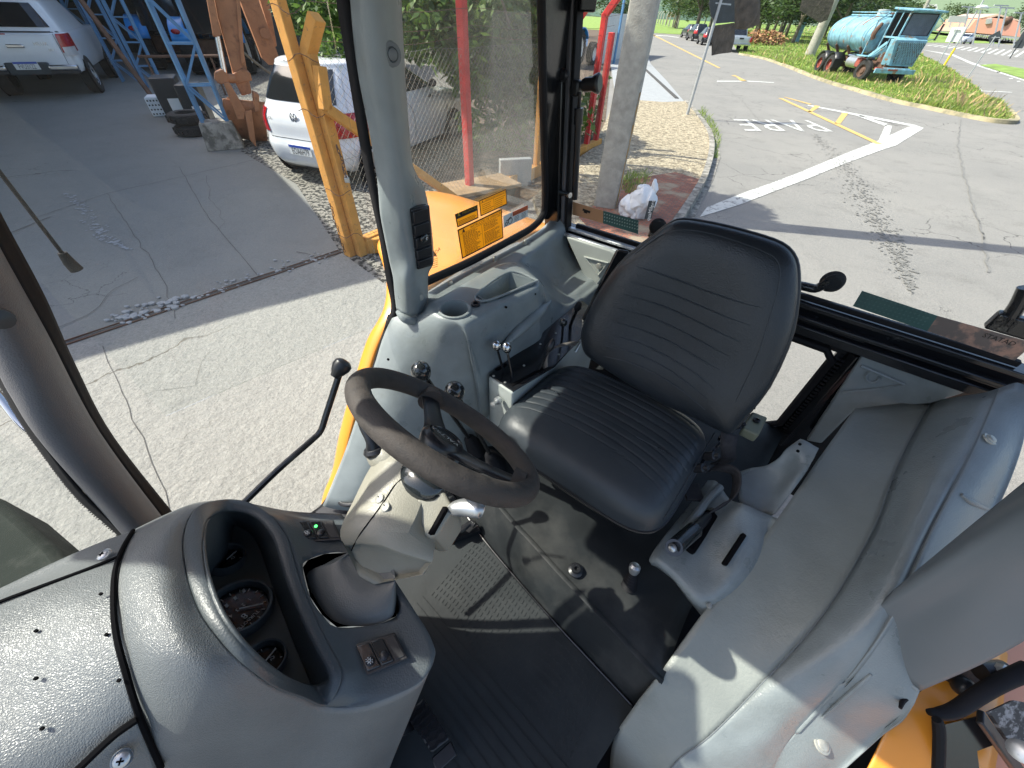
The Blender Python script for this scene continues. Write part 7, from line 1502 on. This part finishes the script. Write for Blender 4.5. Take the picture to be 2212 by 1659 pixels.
b2=at_((560,230)); bprism('boom',[(1390,-160),(1520,-160),(1705,370),(1690,430),(1640,430),(1600,390)],.36,'rusty',off=1.6); bprism('boom',[(1560,-160),(1640,-160),(1720,320),(1700,330)],.3,'rusty',off=2.2); MB().tube([BP_(*c1(1615,222))-bb_+dv*1.35,BP_(*c1(1617,226))-bb_+dv*1.45],.09,20).build('boom_pin',M['rusty'],bh)
# ================================================================== TRACTORS IN THE SHED
def small_tractor(nm,lab,loc,rz,paint='tblue',group=None,sc=1):
    t=thing(nm,lab,'tractor',loc,rz,group,sc); b=lambda n,m,mt,**k:m.build(n,M[mt],t,**k)
    b('cab',MB().hexa([Vector(p) for p in ((-.62,-.4,2.5),(.62,-.4,2.5),(.62,1.0,2.5),(-.62,1.0,2.5))],[Vector(p) for p in ((-.7,-.6,1.2),(.7,-.6,1.2),(.7,1.2,1.2),(-.7,1.2,1.2))]),'cglass',bevel=.04); b('roof',MB().box((0,.3,2.56),(1.5,1.7,.14)),paint,bevel=.05)
    b('bonnet',MB().hexa([Vector(p) for p in ((-.35,1.2,1.6),(.35,1.2,1.6),(.3,3.0,1.45),(-.3,3.0,1.45))],[Vector(p) for p in ((-.38,1.2,.8),(.38,1.2,.8),(.35,3.05,.75),(-.35,3.05,.75))]),paint,bevel=.08)
    for s in(-1,1):
        R_=[[Vector((s*x,.1+math.cos(a)*.88,.80+math.sin(a)*.86)) for x in (.55,.80,1.18,1.2)] for a in np.linspace(.5,2.9,12)]
        k=b('fender',MB().grid(np.array([[list(p) for p in r] for r in R_])),paint,solid=.04); MB().ell((s*.95,-.80,1.28),(.15,.07,.08),12).build('fender_lamp',M['tail'],k)
        for y,r,w in ((.1,.80,.46),(2.5,.5,.34)):
            x=s*.86; o=Vector((x,y,r)); kk=b('wheel',MB().lathe([(r*.6,-w/2),(r*.93,-w/2),(r,-w*.3),(r,w*.3),(r*.93,w/2),(r*.6,w/2)],o,(1,0,0),n=32,cap=False),'tyre'); MB().lathe([(r*.62,w*.42),(r*.55,w*.1),(r*.2,w*.1),(0,w*.15)],o,(s,0,0),n=28,cap=False).build('wheel_rim',M['wht'],kk)
            m=MB()
            for i in range(18): a=i*2*math.pi/18; m.box(o+Vector((0,math.cos(a)*r,math.sin(a)*r)),(w*.9,.06,.05),Matrix.Rotation(-a+math.pi/2,3,'X') if 0 else Matrix.Rotation(a,3,'X'))
            m.build('tyre_lug',M['tyre'],kk,smooth=False)
    b('rear_axle',MB().box((0,.1,.8),(1.3,.5,.5)),'rustd',bevel=.05); return t
p=at_((400,150)); t1=small_tractor('blue_tractor','blue tractor in the shed just left of the nearest lattice column',p,.45,'tblue','blue tractors parked in the shed')
o=copy_tree(t1); q=at_((490,160)); o.location=q; o['label']='blue tractor in the shed between the nearest lattice column and the excavator arm'; o.rotation_euler=(0,0,.35)
o=copy_tree(t1); q=at_((280,95)); o.location=q; o['label']='blue tractor deepest in the shed, behind the farther lattice columns'; o.rotation_euler=(0,0,.4)
q=G(1246,150); o=copy_tree(t1); o.location=(q.x-.9,q.y+.9,0); o.rotation_euler=(0,0,-.5); o['label']='blue tractor beyond the red fence post, its rear wheel showing'; del o['group']
rt_=small_tractor('red_tractor','red tractor half hidden by the tree leaves behind the fence',(.0,0,0),.9,'rpost'); q=at_((1120,165)); rt_.location=q; rt_.scale=(.9,)*3
# white wall and blue post behind
a=G(1290,140); b=G(1345,120); wl=tag(MB().bar(a+Vector((0,0,1.1)),b+Vector((1.5,1.5,1.1)),.1,2.2).build('yard_wall',M['wall_w'],org=a,smooth=False),'white corrugated wall behind the red fence posts','wall')
a=G(1325,140); tag(MB().bar(a,a+Vector((0,0,3.2)),.1,.1).build('blue_post',M['truss'],org=a),'thin blue steel post beside the white corrugated wall','post')
# ================================================================== JUNK
jb=at_((425,290)); 
def tyre_(loc,r,h,lab,grp): 
    t=thing('old_tyre',lab,'tyre',loc,0,grp); m=MB(); m.lathe([(r*.55,.02),(r*.8,0),(r*.97,h*.15),(r,h*.5),(r*.97,h*.85),(r*.8,h),(r*.55,h*.95),(r*.52,h*.5)],(0,0,0),n=36,cap=False); m.lathe([(r*.54,h*.5),(r*.56,h*.9),(r*.56,.05)],(0,0,0),n=36,cap=False); m.build('tyre_casing',M['tyre'],t)
    m=MB()
    for i in range(22): a=i*2*math.pi/22; m.box((math.cos(a)*r*1.0,math.sin(a)*r*1.0,h*.5+(.02 if i%2 else -.02)),(.05,.07,h*.35),Matrix.Rotation(a,3,'Z'))
    m.build('tread_block',M['tyre'],t,smooth=False)
tyre_((jb.x,jb.y,0),.36,.20,'lower tractor tyre of the stack at the column foot','stacked tyres'); tyre_((jb.x-.06,jb.y+.05,.21),.37,.20,'upper tractor tyre of the stack at the column foot','stacked tyres')
def jbox(nm,px,sz,rz,mt,lab,cat,z=0,lid=None):
    b=at_(px,z); t=thing(nm,lab,cat,b,rz); MB().box((0,0,sz[2]/2),sz).build('body',M[mt],t,bevel=.03); return t
t=jbox('machine_housing',(395,258),(.5,.7,.85),.5,'blkp','upright black plastic housing with a white label in the junk pile','machine part'); MB().box((.05,-.36,.35),(.22,.01,.24)).build('label_sheet',M['wht'],t); 
t=jbox('machine_housing',(440,262),(.45,.6,.75),.4,'blkp','second black housing, right of the labelled one, behind the tyres','machine part'); MB().box((.05,-.31,.3),(.18,.01,.10)).build('label_sheet',M['wht'],t)
t=jbox('plastic_crate',(352,248),(.35,.5,.4),.5,'bag','white perforated crate left of the black housings','crate'); m=MB()
for i in range(5):
    for j in range(4): m.box((-.13+.065*i,-.252,.06+.09*j),(.03,.01,.03))
m.build('crate_holes',M['hole'],t,smooth=False)
b=at_((340,205)); m=MB(); m.tube([b+Vector((0,0,.9)),b+Vector((2.2,.5,.95))],.035,8); m.tube([b+Vector((.2,0,0)),b+Vector((.2,0,.9))],.03,6); m.tube([b+Vector((1.9,.4,0)),b+Vector((1.9,.4,.9))],.03,6); tag(m.build('trestle',M['rustd'],org=b),'rusty pipe trestle standing over the junk pile','trestle')
# dead leaf heap
b=at_(s3(1330,505)); m=MB(); rs=random.Random(8); leaves(m,(b.x,b.y,.6),(2.6,1.6,.9),900,.45,.22,rs,.3,.1); m.nonorm=True; tag(m.build('leaf_heap',M['dleaf'],smooth=False),'brown heap of dead branches on the green verge','leaf heap',kind='stuff')
# ================================================================== SIGNS AND POLES
sb_=G(1482,256); st_=thing('stop_sign','dark backed octagonal sign on a leaning galvanised pole at the kerb corner','road sign',(sb_.x,sb_.y,.05))
tpz=VPl(sb_,Vector((1,.25,0)).normalized())
def sp(x,y,off=0): return tpz(x,y,off)-Vector(st_.location)
MB().tube([Vector((0,0,-.05)),sp(1575,-60)],.040,12).build('sign_pole',M['galv'],st_)
m=MB(); c=sp(1556,0,.0); r_=(sp(1581,0)-sp(1532,0)).length*.56
q=[sp(*c3(x,y)) for x,y in ((725,-60),(712,20),(722,80),(748,112),(800,108),(832,104),(832,-60))]; m.prism(q,(-.01,.03,0)); m.build('sign_plate',M['sgn'],st_,smooth=False)
MB().bar(sp(*c3(738,14),-.03),sp(*c3(812,22),-.03),.06,.03).build('sign_bracket',M['galv'],st_,smooth=False)
def panel(nm,lab,pts,th,boss=None,plane=None,base=None,f=c3,grp=None):
    q=[plane(*f(*p)) for p in pts]; b=base; t=thing(nm,lab,'panel',b,0,grp); A=[p-Vector(b) for p in q]
    c=sum(A,Vector())/len(A); m=MB(); n_=(A[1]-A[0]).cross(A[2]-A[1]).normalized()
    if n_.y>0: n_=-n_
    O_=[]; 
    for k in range(len(A)):
        a_,b_=A[k],A[(k+1)%len(A)]
        for i in range(8): O_.append(a_.lerp(b_,i/8))
    rings=[[c+(p-c)*r+n_*(.05*th*8*noise.noise((c+(p-c)*r)*2.3)+.0) for p in O_] for r in (.02,.25,.5,.75,1.0)]
    m.loft(rings,1,2,cap=True); m.build('sheet',M['panel'],t,solid=.02,angle=60)
    if boss: m=MB(); p=plane(*f(*boss[:2]))-Vector(b); m.ell(p+n_*.02,(boss[2],.06,boss[2]*1.15),18); m.build('round_boss',M['panel'],t)
    return t
base=(sb_.x+.25,sb_.y,0.)
panel('crumpled_panel','large dark brown crumpled panel with a round bulge, right of the stop sign',[(835,-70),(955,-70),(952,112),(880,140),(832,140)],.1,(888,55,.30),tpz,base)
panel('crumpled_panel','lower dark brown crumpled panel hanging on the stop sign pole',[(730,122),(832,108),(833,180),(815,250),(725,262)],.1,None,tpz,(sb_.x,sb_.y,0.))
# middle concrete pole with hanging sheets, blue post
ub=G(1747,123); up2=thing('concrete_pole','pale concrete pole in the grass with a dark sheet hanging around it','utility pole',ub); MB().tube([(0,0,0),(.10,0,9)],[.40,.26],14).build('pole_shaft',M['pole'],up2)
ubp=VPl(ub-Vector((0,2.0,0)),Vector((1,-.2,0)).normalized()); panel('crumpled_panel','dark brown crumpled sheet hanging over the pale concrete pole',[(1170,-70),(1330,-70),(1275,95),(1240,108),(1140,50)],.2,None,ubp,(ub.x,ub.y-2,0))
q=G(1718,92); tag(MB().tube([q,q+Vector((0,0,11))],[.38,.3],12).build('blue_pole',M['sky_b'],org=q),'light blue painted pole in the meadow left of the concrete pole','pole')
for x,y in ((1700,78),(1672,75),(1735,66),(1748,60),(1640,70)): pass
def spole(px,top,r,mt,lab,nm='lamp_post',cat='pole',lean=0,z0=0):
    b=G(*px); pl_=VPl(b,Vector((b.y,-b.x,0)).normalized()); t=pl_(*top); return b,t,pl_
b,t,pl_=spole(c4(1345,710),c4(1775,0),.05,'galv','')
lp_=thing('street_lamp','slim street lamp pole with a yellow painted base at the island edge','street lamp',b); MB().tube([Vector(),t-b],.055,10).build('lamp_pole',M['galv'],lp_); mid_=pl_(*c4(1465,520))-b; MB().tube([Vector(),mid_],.075,10).build('yellow_base',mat('yellow paint',(.75,.55,.03),.6),lp_)
hd_=pl_(*c4(1740,80))-b; m=MB(); m.ell(hd_+Vector((.1,0,0)),(.45,.2,.14),14); m.bar(hd_,hd_+Vector((1.4,0,.05)),.06,.05); m.build('lamp_head',M['wht'],lp_)
b,t,pl_=spole(c4(1280,690),c4(1480,330),.04,'galv',''); ws=thing('white_sign','blank white rectangular sign board seen on the highway edge','road sign',b); MB().tube([Vector(),t-b],.045,10).build('sign_pole',M['galv'],ws); q=[pl_(*c4(*p))-b+Vector((0,.06,0)) for p in ((1440,295),(1595,292),(1520,458),(1365,455))]; MB().prism(q,(0,.03,0)).build('sign_plate',M['wht'],ws,smooth=False); MB().bar(pl_(*c4(1455,322))-b,pl_(*c4(1525,326))-b,.05,.04).build('sign_bracket',M['galv'],ws)
b,t,pl_=spole(c4(1575,880),c4(1905,390),.04,'galv',''); ds=thing('diamond_sign','black backed diamond sign on a leaning pole at the island tip','road sign',b); MB().tube([Vector(),t-b],.03,10).build('sign_pole',M['galv'],ds); q=[pl_(*c4(*p))-b+Vector((0,.05,0)) for p in ((1960,330),(1978,410),(1850,475),(1830,400))]; MB().prism(q,(0,.02,0)).build('sign_plate',M['sgn'],ds,smooth=False); MB().bar(pl_(*c4(1860,410))-b,pl_(*c4(1950,405))-b,.04,.03).build('sign_bracket',M['galv'],ds)
b,t,pl_=spole(c4(2055,635),c4(2190,420),.04,'galv',''); d2=thing('dark_sign','dark rectangular sign on the traffic island at the right edge','road sign',b); MB().tube([Vector(),t-b],.05,10).build('sign_pole',M['sgn'],d2); q=[pl_(*c4(*p))-b+Vector((0,.08,0)) for p in ((2215,345),(2330,345),(2200,525),(2100,520))]; MB().prism(q,(0,.03,0)).build('sign_plate',M['sgn'],d2,smooth=False)
# tall leaning tree like pole behind the truck
q=G(c4(1105,300)[0],88); tp2=VPl(q,Vector((q.y,-q.x,0)).normalized()); tag(MB().tube([q,tp2(*c4(1105,150)),tp2(*c4(1200,-40))],[.40,.36,.3],12).build('concrete_pole',M['pole'],org=q),'grey concrete pole rising behind the blue truck cab','utility pole')
for k,(x,y,y2,lb) in enumerate(((1520,270,75,'leaning thin post behind the billboard on the far side of the highway'),(1650,360,90,'thin post in front of the salmon building, left of its gable'),(1870,270,60,'thin lamp standard in front of the salmon roof'),(1930,270,85,'thin lamp standard at the right of the salmon roof'),(2090,320,140,'thin lamp standard near the right end of the salmon building'))):
    q=G(c4(x,y)[0],96+k*2); pl_=VPl(q,Vector((q.y,-q.x,0)).normalized()); t=pl_(*c4(x+95,y2)); m=MB(); m.tube([q,t],.12,6); m.bar(t-Vector((1.2,0,0)),t+Vector((1.2,0,0)),.2,.15); tag(m.build('lamp_standard',M['galv'],org=q),lb,'lamp standard','thin lamp standards across the highway')
# billboard, salmon building, white building, barrier, concrete posts
def dpl(px): q=G(*px); return q,VPl(q,Vector((q.y,-q.x,0)).normalized())
q,pl_=dpl((2080,92)); bd_=thing('billboard','pale grey billboard standing left of the salmon building','billboard',q); MB().prism([pl_(*c4(*p))-q for p in ((1420,170),(1615,175),(1585,250),(1385,240))],(0,.3,0)).build('board',M['slab'],bd_,smooth=False); m=MB(); m.bar(pl_(*c4(1400,300))-q,pl_(*c4(1420,240))-q,.2); m.bar(pl_(*c4(1500,300))-q,pl_(*c4(1520,245))-q,.2); m.build('support_post',M['galv'],bd_)
q,pl_=dpl((2140,90)); sbld=thing('salmon_building','low salmon pink building with a shallow gable roof across the highway','building',q); e=lambda x,y:pl_(*c4(x,y))-q
m=MB(); wl_=[e(1620,300),e(1690,215),e(1800,185),e(2100,215),e(2170,250),e(2170,400),e(1560,345)]; m.prism(wl_,(4,14,0)); m.build('wall',M['pink'],sbld,smooth=False); m=MB(); m.prism([e(1735,195),e(1930,150),e(2160,215),e(2170,235),e(1935,172),e(1745,212)],(3,13,0)); m.build('roof',mat('pale roof edge',(.55,.38,.30),.7),sbld,smooth=False); MB().prism([e(1800,205),e(1850,195),e(1840,250),e(1790,260)],(0,-.5,0)).build('wall_panel',M['slab'],sbld,smooth=False); MB().ell(e(2040,228),(1.0,.5,.8),12).build('round_vent',M['rustd'],sbld)
q,pl_=dpl((1960,74)); wb=thing('white_building','white flat roofed building on the far hillside behind the truck','building',q); e=lambda x,y:pl_(*c4(x,y))-q
m=MB(); m.prism([e(930,60),e(1270,45),e(1275,95),e(1180,150),e(900,125)],(5,20,0)); m.build('wall',M['wht'],wb,smooth=False); MB().prism([e(940,85),e(1240,70),e(1240,82),e(938,98)],(0,-1,0)).build('window_band',M['cglass'],wb,smooth=False)
m=MB(); pts=[c4(x,y) for x,y in ((1280,350),(1500,372),(1620,395),(1900,430),(2212,475),(2500,520))]; P=[G(*p) for p in pts]
for a,b in zip(P,P[1:]): m.bar(a+Vector((0,0,.75)),b+Vector((0,0,.75)),.1,.35)
for a,b in zip(P,P[1:]):
    n=max(1,int((b-a).length/4))
    for i in range(n): p=a.lerp(b,i/n); m.bar(p,p+Vector((0,0,.8)),.12,.12)
tag(m.build('guard_rail',M['galv'],smooth=False),'grey steel guard rail along the far side of the highway','guard rail')
pr0=None
def cpost(): 
    t=thing('concrete_post','concrete post with a cranked top in the fence before the salmon building','fence post',(0,0,0),0,'concrete posts before the salmon building'); m=MB(); m.tube([(0,0,0),(0,0,2.0),(.5,0,2.6)],.13,6); m.build('post_shaft',M['pole'],t); return t
cp0=cpost()
a,b=G(*c4(1640,405)),G(*c4(2260,470))
for i in range(24):
    o=cp0 if i==0 else copy_tree(cp0); o.location=a.lerp(b,i/23)
cp1=copy_tree(cp0); cp1['label']='concrete post with a cranked top in the fence at the far bend of the road'; cp1['group']='concrete posts at the road bend'
a,b=G(1392,44),G(1462,62)
for i in range(16):
    o=cp1 if i==0 else copy_tree(cp1); o.location=a.lerp(b,i/15); o.scale=(1.3,1.3,1.25)
q=G(*s3(325,275)); m=MB(); m.bar(q+Vector((-1.1,0,0)),q+Vector((-1,0,3.2)),.15); m.bar(q+Vector((1.0,0,0)),q+Vector((1.1,0,3.2)),.15); m.box(q+Vector((0,0,2.5)),(2.3,.1,1.3)); tag(m.build('notice_board',M['wood'],org=q,smooth=False),'brown wooden notice board at the foot of the roundish dark tree','notice board')
fpm=[(1600,355),(1780,355),(1860,350),(1440,285),(1580,210)]
for k,(x,y) in enumerate(fpm):
    q=G(*s3(x,y)); tag(MB().tube([q,q+Vector((.4,0,2.6))],.13,6).build('meadow_post',M['pole'],org=q),'weathered fence post standing in the green meadow','fence post','weathered posts in the meadow')
